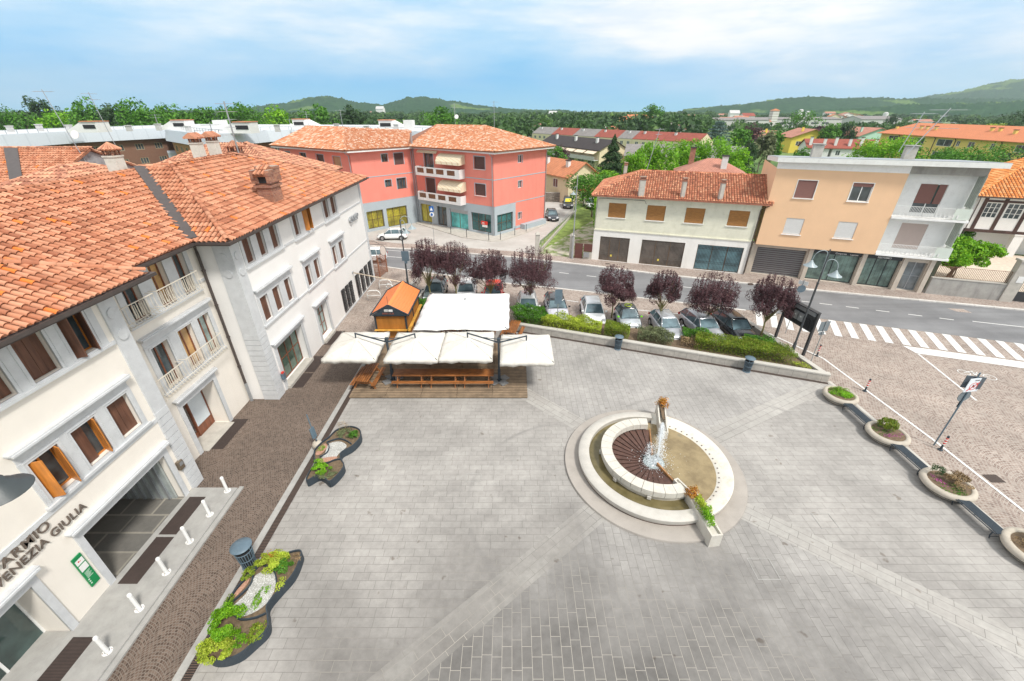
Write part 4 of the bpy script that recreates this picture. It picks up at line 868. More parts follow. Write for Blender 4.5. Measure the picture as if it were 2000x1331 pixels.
for i, h in enumerate(lw): window(coral, F3, *h, kind='roller' if i == 1 else 'glass', sm=M['shut_b'], fm=M['alu'], surround=M['grey_b'], sw=.1, nv=2 if i == 3 else 1)
for i, h in enumerate(ll): window(coral, F4, *h, kind='roller' if i > 1 else 'glass', sm=M['shut_b'] if i == 2 else mat('tan_blind', (.42, .24, .13), .6), fm=M['alu'], surround=M['grey_b'])
gm = [M['yel'], M['glass'], M['teal'], M['dteal']]
for i, h in enumerate(fs): window(coral, F1, *h, fm=M['alu'], gm=gm[i], nv=(1, 1, 1, 2)[i], nh=(0, 0, 0, 1)[i], depth=.28, d=.02, part='door' if i < 2 else 'shop_window')
window(coral, F2, .55, 3.95, .45, 2.93, fm=M['alu'], gm=M['dteal'], nv=2, nh=1, depth=.28, d=.02, part='shop_window')
for h in ls_: window(coral, F3, *h, fm=M['alu'], gm=M['yel'], nv=2, nh=1, depth=.28, d=.02, part='shop_window')
# brick-pattern security shutters (grille mesh) in front of the shop windows
def mesh_grille(F, h, d=-.18, step=.12, st=.13):
    g_ = MB(); u0, u1, z0, z1 = h[:4]; n = int((z1 - z0) / step)
    for k in range(n): z = z0 + (k + .5) * (z1 - z0) / n; g_.fbox(F, u0, u1, d, d + .01, z - .006, z + .006)
    m_ = int((u1 - u0) / (st * 2))
    for k in range(m_): u = u0 + (k + .5) * (u1 - u0) / m_; g_.fbox(F, u - .006, u + .006, d + .0101, d + .018, z0, z1)
    return g_
for h in ls_: mesh_grille(F3, h).build('security_grille', M['iron'], coral)
mesh_grille(F1, fs[3]).build('security_grille', M['iron'], coral); mesh_grille(F2, (.55, 3.95, .45, 2.93)).build('security_grille', M['iron'], coral)
mb = MB(); mb.fbox(F1, 7.0, 10.55, -.27, -.1, 2.5, 2.98); mb.build('shop_fascia', M['galv'], coral)
# balconies
for zf in (7.62, 4.1):
    bt = MB(); o0, o1 = 1.75, 10.35; bt.fbox(F1, o0, o1, .02, 1.22, zf - .16, zf); D0, D1 = 1.12, 1.22; zt = zf + 1.05
    bt.fbox(F1, o0, o1, D0, D1, zf, zf + .22); bt.fbox(F1, o0, o1, D0, D1, zt - .16, zt); bt.fbox(F1, o0, o0 + .1, .02, D0 - .001, zf, zt); bt.fbox(F1, o1 - .1, o1, .02, D0 - .001, zf, zt)
    posts_ = [o0, 3.5, 5.6, 7.7, 9.85]
    ops = [(2.1, 3.5), (4.0, 5.45), (5.95, 7.45), (8.05, 9.55)]
    prev = o0
    for a, b_ in ops: bt.fbox(F1, prev, a, D0, D1, zf + .221, zt - .161); prev = b_
    bt.fbox(F1, prev, o1, D0, D1, zf + .221, zt - .161); bal = bt.build('balcony', M['white_c'], coral)
    for a, b_ in ops:
        g_ = MB()
        for k in range(9): u = a + (b_ - a) * (k + .5) / 9; g_.fbox(F1, u - .05, u + .05, D0 + .02, D0 + .06, zf + .23, zt - .17)
        for k in range(4): z = zf + .3 + k * .16; g_.fbox(F1, a, b_, D0 + .061, D0 + .08, z - .02, z + .02)
        g_.build('balcony_grille', M['alu'], bal)
# striped dutch awnings over the balcony doors
aw = stripes('cream_awning_stripes', (.78, .68, .50), (.66, .52, .34), 'd', 4.0, .18, .8, .04, bmp=0)
for zt in (10.55, 7.0):
    a_ = MB(); prof = [(.04, zt), (.5, zt - .12), (.95, zt - .45), (1.22, zt - .95), (1.25, zt - 1.3)]; s0, s1 = 6.0, 10.5
    for (d0, z0), (d1, z1) in zip(prof[:-1], prof[1:]): a_.hexa([F1.P(s0, d0, z0 - .03), F1.P(s1, d0, z0 - .03), F1.P(s1, d1, z1 - .03), F1.P(s0, d1, z1 - .03)], [F1.P(s0, d0, z0), F1.P(s1, d0, z0), F1.P(s1, d1, z1), F1.P(s0, d1, z1)])
    for s_ in (s0, s1 - .02): a_.hexa([F1.P(s_, d, z - .01) for d, z in prof] + [F1.P(s_, .04, zt - 1.2)], [F1.P(s_ + .02, d, z - .01) for d, z in prof] + [F1.P(s_ + .02, .04, zt - 1.2)])
    a_.build('awning', aw, coral)
a_ = MB(); a_.hexa([F1.P(1.4, .04, 10.75), F1.P(5.4, .04, 10.75), F1.P(5.4, .35, 10.45), F1.P(1.4, .35, 10.45)], [F1.P(1.4, .04, 10.79), F1.P(5.4, .04, 10.79), F1.P(5.4, .35, 10.49), F1.P(1.4, .35, 10.49)]); a_.build('awning', aw, coral)
# eaves band, roofs
EV = 10.95
O = lambda F, u, d: F.P(u, d, 0)[:2]
eP = [O(F4, -.6, .9), O(F4, F4.L + .78, .9), O(F3, F3.L - .2, .9), O(F1, u1 + .85, .9), O(F2, F2.L + .6, .9)]
mb = MB()
for a, b_ in zip(eP[:-1], eP[1:]): F = Fac(a, b_); mb.fbox(F, 0, F.L, -.95, 0, EV - .02, EV + .26); 
mb.build('eaves_band', M['white_c'], coral)
pr_ = lambda p_, z: (p_[0], p_[1], z)
Z0 = EV + .3
R1, R2 = (-3.9, 72.2, 13.75), (-12.5, 78.0, 13.75)       # right block ridge
R3, R4 = (-25.5, 71.5, 13.6), (-33.5, 76.8, 13.6)        # left block ridge
g0 = pr_(O(F1, .2, 1.0), Z0); g1 = pr_(O(F1, u1 + 1.0, 1.0), Z0); g2 = pr_(O(F2, F2.L + .9, 1.0), Z0); g3 = pr_(O(F3, F3.L - 1.0, 1.0), Z0); g4 = pr_(O(F3, -1.1, 1.0), Z0); g5 = pr_(O(F4, -.8, 1.0), Z0)
tk = dict(tw=.30, tl=.40, seg=3, h=.07)
tiles(coral, 'roof', [g0, g1, R1, R2], M['tile3'], **tk); tiles(coral, 'roof', [g1, g2, R1], M['tile3'], **tk)
tiles(coral, 'roof', [g4, g3, R2, R3] if False else [g4, g3, (-16.5, 77, 12.8), R3], M['tile3'], **tk); tiles(coral, 'roof', [g5, g4, R3, R4], M['tile3'], **tk)
tiles(coral, 'roof', [(-14.8, 70.6, Z0), (-15.6, 69.0, Z0), R2, (-19, 84, Z0)], M['tile3'], **tk)
for a, b_ in ((g1, R1), (R1, R2), (g4, R3), (R3, R4), (g2, R1)): ridge(coral, a, b_, M['tile3'], .26, .42)
for F, u in ((F1, u1 - .15), (F4, F4.L - .2), (F3, F3.L - .2), (F2, F2.L - .15)):
    mb = MB(); mb.tube([F.P(u, .85, EV + .1), F.P(u, .12, EV - .5), F.P(u, .1, .1)], .06, 8); mb.build('downpipe', M['galv'], coral, smooth=True)
mb = MB(); mb.fbox(F1, .3, .5, .0, .2, .2, 13.0); mb.build('flue_pipe', M['galv'], coral)
mb = MB(); mb.fbox(F2, 5.6, 10.9, .06, .95, .0, .85); mb.build('ramp_parapet', M['grey_b'], coral)
# shop sign box, boxes
mb = MB(); mb.fbox(F1, 13.2, 14.25, .1, .3, 1.55, 2.0); so_ = thing('shop_sign', 'small red and white shop sign on the teal corner window of the coral building', 'sign', F1.P(13.7, .2, 1.55)); mb.build('sign_box', M['red_p'], so_)
mb = MB(); mb.fbox(F1, 13.4, 14.2, .1, .28, 1.2, 1.54); mb.build('lower_panel', M['white_p'], so_); text(so_, 'lettering', 'APE', F1.P(13.35, .305, 1.66), .3, rotF(F1), M['white_p'], .004)
def bollard_rail(par): pass
n_ = [0]
pb = thing('bollard', 'x', 'bollard'); mb = MB(); mb.cyl((0, 0, 0), (0, 0, 1.05), .045, .045, 8); mb.build('post', M['iron'], pb); mb = MB(); mb.cyl((0, 0, 1.051), (0, 0, 1.08), .055, .03, 8); mb.build('cap', M['iron'], pb)
used = [False]
for (x_, y_), l in zip([(-8.9, 61.0), (-6.4, 58.9), (-3.2, 57.4), (-1.6, 57.6), (.4, 60.0), (2.1, 62.2)], ['leftmost thin black post on the kerb before the coral building', 'thin black post second from left before the dark teal shop window', 'thin black post just left of the corner of the coral building', 'thin black post just right of the corner of the coral building', 'thin black post by the side shop window of the coral building', 'thin black post nearest the low grey ramp wall']): place(pb, used, (x_, y_, .14), 0, l, 'thin black kerb posts by the coral building')
# ================================================================ long pale green house
M['paleg'] = mat('pale_green_render', (.74, .72, .585), .9, .06, 1.0, dirt=.35, dirtc=(.42, .42, .28), bmp=.3, bscale=18)
M['white_g'] = mat('grubby_white_render', (.82, .80, .76), .85, .05, .7, dirt=.3, dirtc=(.55, .50, .44), streak=True)
green = thing('pale_green_house', 'two storey pale green house with old red tiled roof and four golden roller shutters', 'house', (17, 47, 0))
C0, C1 = (9.61, 49.2), (25.53, 44.02); G1 = Fac(C0, C1); G2 = Fac((12.9, 59.8), C0)
wins = [(1.4, 3.33, 5.2, 6.8), (5.58, 7.52, 5.17, 6.79), (9.6, 11.52, 5.17, 6.77), (13.87, 15.82, 5.17, 6.77)]
shops = [(.82, 4.2, .1, 2.97), (5.55, 10.2, .1, 2.98), (11.53, 16.15, .1, 2.96)]
mb = MB(); wall(mb, G1, 0, G1.L, 3.72, 7.7, wins, .15); wall(mb, G2, 0, G2.L, 3.72, 7.7, []); mb.build('wall', M['paleg'], green)
mb = MB(); wall(mb, G1, 0, G1.L, -.1, 3.68, shops, .25, .02); wall(mb, G2, 0, G2.L, -.1, 3.68, [], 0, .02); mb.build('ground_floor_wall', M['white_g'], green)
mb = MB(); mb.fbox(G1, -.02, G1.L, -.05, .09, 3.66, 3.78); mb.fbox(G1, 13.0, 13.06, .02, .05, .1, 3.6) if 0 else None; mb.build('string_course', M['paleg'], green)
for h in wins: window(green, G1, *h, kind='roller', sm=M['shut_o'], fm=M['alu'], depth=.14, sill=M['white_g'])
M['folding'] = stripes('folding_gate_steel', (.20, .17, .14), (.08, .07, .06), 'd', 8, .5, .6)
gl = [glassmat('brown_dusty_glass', (.14, .11, .09), .2), glassmat('brown_dusty_glass2', (.15, .12, .10), .2), glassmat('blue_curtain_glass', (.16, .30, .34), .3)]
for i, h in enumerate(shops):
    wd = window(green, G1, *h, fm=M['alu'], gm=gl[i], nv=2, depth=.24, d=.02, part='shop_window'); u0, u1_, z0, z1 = h
    g_ = MB(); n = int((u1_ - u0) / .14)
    for k in range(n): u = u0 + (k + .5) * (u1_ - u0) / n; g_.fbox(G1, u - .014, u + .014, -.08, -.05, z0 + .02, z1 - .01)
    for zz in (z1 - .5, z0 + .75):                      # lozenge row of the folding gate
        for k in range(n):
            u = u0 + (k + .5) * (u1_ - u0) / n; q = .07
            g_.hexa([G1.P(u - q, -.049, zz), G1.P(u - q + .02, -.049, zz), G1.P(u - q + .02, -.04, zz), G1.P(u - q, -.04, zz)], [G1.P(u + q, -.049, zz + .3), G1.P(u + q + .02, -.049, zz + .3), G1.P(u + q + .02, -.04, zz + .3), G1.P(u + q, -.04, zz + .3)])
            g_.hexa([G1.P(u + q, -.049, zz), G1.P(u + q + .02, -.049, zz), G1.P(u + q + .02, -.04, zz), G1.P(u + q, -.04, zz)], [G1.P(u - q, -.049, zz + .3), G1.P(u - q + .02, -.049, zz + .3), G1.P(u - q + .02, -.04, zz + .3), G1.P(u - q, -.04, zz + .3)])
    g_.build('folding_gate', M['iron'] if i == 2 else mat('grey_brown_steel', (.17, .15, .13), .6, .15), wd)
    if i < 2: g_ = MB(); g_.fbox(G1, (u0 + u1_) / 2 - .35, (u0 + u1_) / 2 - .15, -.03, -.02, z0 + .55, z0 + .78); g_.build('sticker', mat('yellow_sticker', (.75, .6, .1), .5), wd)
e = .62; Ge = 7.62; n = G1.n
a0 = G1.P(-.55, e, Ge); a1 = G1.P(G1.L + .75, e, Ge); r0 = (15.1, 52.4, 9.75); r1 = (28.2, 48.1, 9.75); bk = (12.6, 60.6, Ge)
tiles(green, 'roof', [a0, a1, r1, r0], M['tile2'], tw=.26, tl=.38, seg=4, h=.085); tiles(green, 'roof', [bk, a0, r0], M['tile2'], tw=.26, tl=.38, seg=4, h=.085)
tiles(green, 'roof', [(31, 54, Ge), bk, r0, r1], M['tile2'], tw=.3, tl=.5, seg=3)
for a, b_ in ((a0, r0), (r0, r1), (a1, r1)): ridge(green, a, b_, M['tile2'], .28)
mb = MB(); F = Fac(a0[:2], a1[:2]); mb.fbox(F, 0, F.L, -.03, .1, Ge - .1, Ge + .02); mb.build('gutter', mat('rusty_gutter', (.34, .13, .08), .6, .3, 3), green)
mb = MB(); F = Fac(a0[:2], a1[:2]); mb.fbox(F, 0, F.L - .6, -.55, -.04, Ge - .12, Ge - .05); mb.build('soffit', M['white_g'], green)
mb = MB(); mb.tube([G1.P(G1.L + .5, .6, 7.5), G1.P(G1.L - .05, .12, 7.0), G1.P(G1.L - .05, .12, .1)], .055, 8); mb.build('downpipe', M['gutter'], green, smooth=True)
mb = MB(); mb.tube([G1.P(.05, .08, 3.8), G1.P(.1, .08, 7.1), G1.P(.4, .06, 7.25), G1.P(5.2, .06, 7.25), G1.P(5.4, .06, 6.9)], .02, 5); mb.build('cable', M['iron'], green)
for x_, y_, w_ in ((14.0, 47.5, .6), (18.1, 46.4, .38), (21.6, 45.2, .38), (15.4, 61.0, .4)):
    mb = MB(); h = w_ / 2; mb.box(x_ - h, x_ + h, y_ - .2, y_ + .2, 7.6, 9.4); ch = mb.build('chimney', M['concrete'], green); mb = MB(); mb.box(x_ - h - .05, x_ + h + .05, y_ - .25, y_ + .25, 9.401, 9.5); mb.box(x_ - h + .04, x_ + h - .04, y_ - .16, y_ + .16, 9.5, 9.65); mb.box(x_ - h - .05, x_ + h + .05, y_ - .25, y_ + .25, 9.651, 9.75); mb.build('chimney_cap', M['brick'], ch)
# ================================================================ peach and white building
M['peach'] = mat('peach_render', (.83, .54, .33), .85, .04, .5, dirt=.15, dirtc=(.66, .42, .27), streak=True)
M['white_o'] = mat('peeling_white_render', (.86, .85, .83), .85, .04, 1.2, dirt=.35, dirtc=(.55, .52, .50))
peach = thing('peach_apartment_building', 'three storey peach and white block with flat sloping white roof slab and two white balconies', 'building', (34, 44, 0))
P0, P1 = (25.84, 43.81), (35.66, 40.13); H1 = Fac(P0, P1); Lp = H1.L
W2 = [(2.1, 3.73, 8.35, 10.0), (6.62, 8.22, 8.33, 9.98), (2.1, 3.68, 4.79, 6.4), (6.58, 8.17, 4.79, 6.4)]
mb = MB(); wall(mb, H1, 0, Lp, 3.5, 10.95, W2, .14); Hs = Fac((28.9, 51.9), P0); wall(mb, Hs, 0, Hs.L, 3.5, 11.0, []); mb.quad(H1.P(0, 0, 3.5), H1.P(Lp, 0, 3.5), H1.P(Lp, -1.2, 3.5), H1.P(0, -1.2, 3.5)); mb.build('wall', M['peach'], peach)
mb = MB(); mb.fbox(H1, 0, Lp, -.35, -.005, 10.95, 11.6); mb.fbox(H1, Lp - .22, Lp - .005, -1.25, -.01, 3.5, 10.95)
rec = [(12.15, 14.2, 7.4, 10.02), (12.05, 14.12, 4.0, 6.45)]
Hr = Fac(H1.P(0, -1.25, 0)[:2], H1.P(10, -1.25, 0)[:2]); wall(mb, Hr, Lp - .22, 16.4, 3.6, 11.2, rec, .15); mb.build('upper_wall', M['white_o'], peach)
mb = MB(); wall(mb, Fac(Hr.P(16.4, 0, 0)[:2], Hr.P(16.4, -11, 0)[:2]), 0, 11, -.1, 11.2, []); mb.build('side_wall', mat('olive_grey_render', (.33, .35, .28), .85, .1, 1, dirt=.3, streak=True), peach)
for i, h in enumerate(W2): window(peach, H1, *h, kind=('roller', 'half', 'roller', 'roller')[i], sm=M['shut_m'] if i < 2 else M['shut_w'], fm=M['white_p'], gm=glassmat('screened_glass', (.07, .075, .08), .3), depth=.12, sill=M['white_o'], surround=M['white_p'] if i < 2 else None, sw=.06)
wd = window(peach, Hr, *rec[0], kind='glass', fm=M['white_p'], depth=.13, nv=1, part='balcony_door'); s_ = MB(); s_.fbox(Hr, 12.2, 13.45, -.06, -.03, 8.3, 10.0); s_.fbox(Hr, 13.6, 14.15, -.06, -.03, 8.3, 10.0); s_.build('shutter', M['shut_m'], wd)
wd = window(peach, Hr, *rec[1], kind='roller', sm=M['shut_t'], fm=M['white_p'], depth=.13, part='balcony_door')
for zf in (7.2, 3.66):
    b_ = MB(); b_.fbox(H1, Lp + .02, 16.2, -1.25, .12, zf - .18, zf); bal = b_.build('balcony', M['white_o'], peach)
    rail(bal, H1, Lp + .1, 14.9, zf + .12, zf + 1.0, .02, M['white_p'], 38)
    s_ = MB()
    for k in range(15): u = Lp + .4 + k * .31; s_.fbox(H1, u, u + .1, .05, .07, zf + .15, zf + .45)
    s_.build('balcony_panel_strip', M['white_c'], bal); s_ = MB(); s_.fbox(H1, 14.95, 16.15, -.02, .03, zf + .05, zf + 1.0); s_.fbox(H1, 16.11, 16.15, -1.2, -.021, zf + .05, zf + 1.0); s_.build('parapet_panel', mat('pale_green_panel', (.62, .67, .60), .6, .05), bal)
corr = stripes('weathered_corrugated_sheet', (.36, .41, .36), (.22, .20, .16), 'd', 3.2, .15, .5, .25)
for z0, z1 in ((4.75, 7.0), (8.25, 11.0)): s_ = MB(); s_.fbox(H1, 15.95, 16.02, -1.2, -.1, z0, z1); s_.fbox(H1, 15.98, 16.05, -1.2, -.1, (z0 + z1) / 2 - .03, (z0 + z1) / 2 + .03); s_.build('wind_screen', corr, peach)
mb = MB(); rp = [H1.P(-.25, .5, 0), H1.P(16.75, .75, 0), H1.P(17.6, -9, 0), H1.P(.2, -8.5, 0)]; z0 = [11.58, 11.68, 11.05, 11.0]; mb.hexa([(q[0], q[1], z) for q, z in zip(rp, z0)], [(q[0], q[1], z + .42) for q, z in zip(rp, z0)]); mb.build('roof_slab', mat('white_painted_slab', (.78, .78, .75), .7, .05, 1.5, dirt=.3, dirtc=(.5, .46, .4)), peach)
mb = MB(); mb.hexa([(q[0], q[1], z + .425) for q, z in zip(rp, z0)], [(q[0], q[1], z + .45) for q, z in zip(rp, z0)]); mb.build('roof_sheet', M['galv'], peach)
mb = MB(); mb.fbox(H1, Lp - .2, 16.1, -1.3, -.35, 10.9, 11.57); mb.build('roof_beam', M['conc_d'], peach)
# ground floor of the peach building
Bp = Fac((27.55, 43.95), (40.35, 38.8)); Lb = Bp.L
sh = [(-1.15, 3.45, .1, 3.05), (4.0, 8.15, .1, 3.2), (8.65, 11.45, .1, 3.2), (12.0, 13.55, .1, 3.0)]
mb = MB(); wall(mb, Bp, -1.95, Lb + .05, -.1, 3.62, sh, .5)
for u in (-1.75, 3.58, 8.18, 11.5, 13.6): mb.fbox(Bp, u + .02, u + .38, .0, .22, -.05, 3.5)
mb.build('ground_floor_wall', mat('travertine', (.56, .49, .41), .6, .08, 2, dirt=.2), peach)
wd = window(peach, Bp, *sh[0], kind='roller', sm=stripes('ribbed_metal_shutter', (.20, .20, .205), (.07, .05, .05), 'z', 4.5, .3, .4, .1, .3), fm=M['galv'], depth=.45, part='shop_shutter')
for i in (1, 2): window(peach, Bp, *sh[i], fm=M['iron'], gm=glassmat('green_striped_glass', (.20, .30, .26), .25), depth=.45, nv=i, part='shop_window'); mesh_grille(Bp, sh[i], -.3, .14, .16).build('security_grille', M['iron'], peach)
window(peach, Bp, *sh[3], fm=M['galv'], gm=glassmat('grey_door_glass', (.16, .18, .19), .1), depth=.45, nv=1, nh=1, part='door')
for i, (u0, u1_) in enumerate(((4.0, 8.15), (8.65, 11.45))):
    s_ = MB(); s_.fbox(Bp, u0, u1_, -.2, .06, 3.0, 3.34); sb_ = s_.build('sign_fascia', M['iron'], peach)
    text(sb_, 'lettering', 'Corporea' if i == 0 else 'RESTIAMO', Bp.P(u0 + (1.9 if i == 0 else .8), .065, 3.08), .24, rotF(Bp), M['white_p'], .004)
    if i == 0: text(sb_, 'lettering', 'Logistica', Bp.P(u0 + 3.15, .065, 3.08), .2, rotF(Bp), M['white_p'], .004)
for u, d, z in ((3.6, -5.5, 12.0), (11.6, -6.2, 12.0)):
    mb = MB(); mb.fbox(H1, u, u + .9, d, d + .7, z - .3, z + .8); ch = mb.build('chimney', M['concrete'], peach); mb = MB(); mb.fbox(H1, u - .12, u + 1.02, d - .1, d + .8, z + .85, z + .93); mb.fbox(H1, u + .1, u + .8, d + .1, d + .6, z + .8, z + .85); mb.build('chimney_cap', M['conc_d'], ch)
# ================================================================ garden wall, fence, gate pier
gw = thing('garden_wall', 'stained plaster garden wall with rusty iron fence along the far pavement', 'wall', (43.3, 37.6, 0)); W1 = Fac((40.75, 38.45), (46.1, 36.66))
mb = MB(); mb.fbox(W1, 0, W1.L, -.3, 0, -.1, 1.7); mb.build('wall_body', M['conc_d'], gw); mb = MB(); mb.fbox(W1, -.02, W1.L, -.34, .04, 1.7, 1.78); mb.build('coping', M['concrete'], gw)
rail(gw, W1, .1, W1.L, 1.85, 2.9, -.15, mat('rusty_iron', (.22, .11, .07), .8, .3, 8), 42, 'iron_fence')
gp = thing('gate_pier', 'tall weathered stone gate pier at the end of the garden wall', 'pier', (46.6, 36.5, 0)); mb = MB(); mb.fbox(W1, W1.L + .02, W1.L + .98, -.55, .12, -.1, 3.9); mb.build('pier', M['concrete'], gp, bevel=.03); mb = MB(); mb.fbox(W1, W1.L - .06, W1.L + 1.06, -.63, .2, 3.91, 4.1); mb.build('cap', M['concrete'], gp); mb = MB(); mb.fbox(W1, W1.L + .4, W1.L + .9, .125, .15, 2.0, 2.6); mb.build('stone_plaque', M['white_c'], gp)
gg = thing('iron_gate', 'dark iron barred gate beside the stone gate pier', 'gate', (49, 35.6, 0)); rail(gg, W1, W1.L + 1.05, W1.L + 4.2, .15, 2.4, -.2, M['iron'], 26, 'bars'); mb = MB(); mb.fbox(W1, W1.L + 1.05, W1.L + 4.2, -.19, -.17, .2, 1.1); mb.build('kick_plate', M['iron'], gg)
gw2 = thing('garden_wall', 'grey plaster wall running on past the iron gate at the right edge', 'wall', (56, 33.5, 0)); mb = MB(); mb.fbox(W1, W1.L + 4.3, W1.L + 18, -.3, 0, -.1, 2.0); mb.build('wall_body', M['conc_d'], gw2); mb = MB(); mb.fbox(W1, W1.L + 4.28, W1.L + 18, -.34, .04, 2.0, 2.08); mb.build('coping', M['concrete'], gw2)
# timber-framed house
tf = thing('timber_framed_house', 'white and brown timber framed house with bright orange roof at the right edge', 'house', (62, 57, 0)); M['timber'] = wood('dark_timber', (.07, .035, .028), (2, 2, 2))
E0 = (56.2, 52.6); T1 = Fac(E0, (72, 46.4)); T2 = Fac((60.5, 63), E0); EZ = 6.9
tw_ = [(1.15, 2.55, 4.45, 6.2), (3.15, 4.7, 4.45, 6.2)]
mb = MB(); wall(mb, T1, 0, T1.L, 2.9, EZ, tw_, .15); wall(mb, T2, 0, T2.L, -.1, EZ, []); wall(mb, Fac(T1.P(0, -2.0, 0)[:2], T1.P(14, -2.0, 0)[:2]), 0, 14, -.1, 2.9, []); mb.build('wall', M['white_r'], tf)
mb = MB()
for u in (.75, 2.62, 4.8, 6.8, 8.8): mb.fbox(T1, u, u + .38, -.02, .05, 2.9, EZ)
mb.fbox(T1, 0, T1.L, -.02, .06, 2.7, 3.05); mb.fbox(T1, .75, T1.L, -.02, .055, 6.25, 6.5); mb.build('timber_frame', M['timber'], tf)
for h in tw_: window(tf, T1, *h, fm=M['white_p'], depth=.06, nv=2, nh=2, surround=M['white_p'], sw=.08)
for u in (5.2, 10.5): mb = MB(); mb.fbox(T1, u, u + .9, -.6, .1, -.1, 2.6); mb.fbox(T1, u - .08, u + .98, -.66, .16, 2.6, 2.72); mb.build('porch_pillar', M['white_r'], tf)
mb = MB(); mb.fbox(T1, -.02, .12, -.3, .12, .0, EZ); mb.fbox(T1, 0, T1.L, -.1, .5, EZ - .12, EZ); mb.build('eaves_trim', M['stone_w'], tf)
M['tile5'] = islandm('new_orange_tile', [(0, (.62, .20, .05)), (.5, (.72, .28, .08)), (1, (.78, .40, .17))], .8, 0, .1, 1)
ta = T1.P(-.7, .8, EZ); tb = T1.P(16.5, .8, EZ); tc_ = T1.P(10, -8.0, EZ + 4.2); td = T1.P(7.8, -8.0, EZ + 4.2)
tiles(tf, 'roof', [ta, tb, T1.P(16.5, -8, EZ + 4.2), td], M['tile5'], tw=.34, tl=.42, seg=3); tiles(tf, 'roof', [T2.P(-1, .8, EZ), T2.P(T2.L + .8, .8, EZ), td], M['tile5'], tw=.34, tl=.42, seg=3); ridge(tf, ta, td, M['tile5'])
mb = MB(); F = Fac(ta[:2], tb[:2]); mb.fbox(F, -.05, F.L, -.02, .12, EZ - .08, EZ + .05); mb.tube([F.P(.6, .05, EZ), T1.P(.3, .12, EZ - .7), T1.P(.3, .12, .2)], .05, 6); mb.build('gutter', M['gutter'], tf)
# ================================================================ fountain
cx, cy = CF
ft = thing('fountain', 'round stone fountain with raised ring, brown steel fan and shallow water basin', 'fountain', (cx, cy, 0))
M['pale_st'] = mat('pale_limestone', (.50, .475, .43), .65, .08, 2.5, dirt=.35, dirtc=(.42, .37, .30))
M['pale_w'] = mat('bright_limestone', (.58, .55, .49), .6, .08, 2.5, dirt=.4, dirtc=(.42, .33, .21)); M['pale_e'] = mat('whitish_limestone', (.68, .65, .58), .6, .06, 1.6, dirt=.5, dirtc=(.52, .36, .18))  # the last one is the whiter stone of the sloped east rim
mb = MB(); mb.lathe([(0, .12), (4.25, .12), (4.4, .115), (4.42, .09), (4.42, -.02)], cx, cy, 96); mb.build('stone_base', mat('honed_base_stone', (.365, .33, .295), .7, .08, 1.2, dirt=.4, dirtc=(.24, .215, .19)), ft, smooth=True)
A0, A1 = R(75), R(288)            # west part between the two trough arms
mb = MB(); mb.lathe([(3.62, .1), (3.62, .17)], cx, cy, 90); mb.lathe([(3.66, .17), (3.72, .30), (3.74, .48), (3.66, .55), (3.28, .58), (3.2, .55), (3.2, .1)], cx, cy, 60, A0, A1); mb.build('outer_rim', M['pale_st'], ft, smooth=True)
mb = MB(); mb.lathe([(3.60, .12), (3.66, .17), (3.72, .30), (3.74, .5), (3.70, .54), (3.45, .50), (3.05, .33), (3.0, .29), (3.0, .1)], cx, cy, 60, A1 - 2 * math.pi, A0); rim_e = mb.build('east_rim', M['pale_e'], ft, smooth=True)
mb = MB()
for i in range(19):
    a = R(-52 + i * 6.0); r_ = 3.12; mb.cyl((cx + r_ * math.cos(a), cy + r_ * math.sin(a), .33), (cx + r_ * math.cos(a), cy + r_ * math.sin(a), .375), .04, .04, 8)
mb.build('inlet_hole', mat('bronze_inlet', (.16, .13, .11), .5), ft)
mb = MB(); mb.lathe([(3.66, .02), (3.66, .16)], cx, cy, 90); mb.build('shadow_joint', M['rust'], ft)
# inner raised ring, cut into blocks
mb = MB(); nb = 18; a0, a1 = R(82), R(287)
for i in range(nb):
    p_, q_ = a0 + (a1 - a0) * i / nb + .004, a0 + (a1 - a0) * (i + 1) / nb - .004; ztop = .93; mb.ringprism(cx, cy, 2.08, 2.62, .62, ztop, p_, q_, 4)
mb.ringprism(cx, cy, 2.16, 2.5, .12, .62, a0, a1, 40); mb.build('inner_ring', M['pale_w'], ft)
# brown steel fan blades sloping to the middle
mb = MB(); nf = 21
for i in range(nf):
    p_, q_ = R(80) + (R(296) - R(80)) * i / nf, R(80) + (R(296) - R(80)) * (i + 1) / nf - .018
    c = lambda r, a, z: (cx + r * math.cos(a), cy + r * math.sin(a), z)
    mb.hexa([c(.5, p_, .28), c(2.12, p_, .5), c(2.12, q_, .52), c(.5, q_, .30)], [c(.5, p_, .30), c(2.12, p_, .54), c(2.12, q_, .58), c(.5, q_, .33)])
mb.build('steel_fan', M['rust'], ft)
mb = MB(); mb.lathe([(2.14, .25), (.4, .2)], cx, cy, 40, R(85), R(298)); mb.build('fan_bed', M['dark'], ft)
m, t, b = newmat('tan_water'); p = pos(t)
k = t.ramp(t.noise(p, 1.1, 6, .65), [(.35, (.20, .15, .08)), (.6, (.31, .24, .13)), (.75, (.25, .20, .12))]); k = t.mix(t.ramp(t.noise(p, .55, 3), [(.62, 0), (.68, .6)]), k, (.13, .13, .10))
t.l.new(k, b.inputs[0]); b.inputs['Roughness'].default_value = .08; b.inputs['Specular IOR Level'].default_value = .35; bump(t, b, t.noise(p, 5, 4), .12, .02); M['water_t'] = m
m, t, b = newmat('olive_water'); p = pos(t)
k = t.ramp(t.noise(p, 1.0, 5, .6), [(.35, (.09, .075, .03)), (.65, (.19, .155, .075))]); t.l.new(k, b.inputs[0]); b.inputs['Roughness'].default_value = .05; b.inputs['Specular IOR Level'].default_value = .4; bump(t, b, t.noise(p, 4, 3), .08, .02); M['water_o'] = m
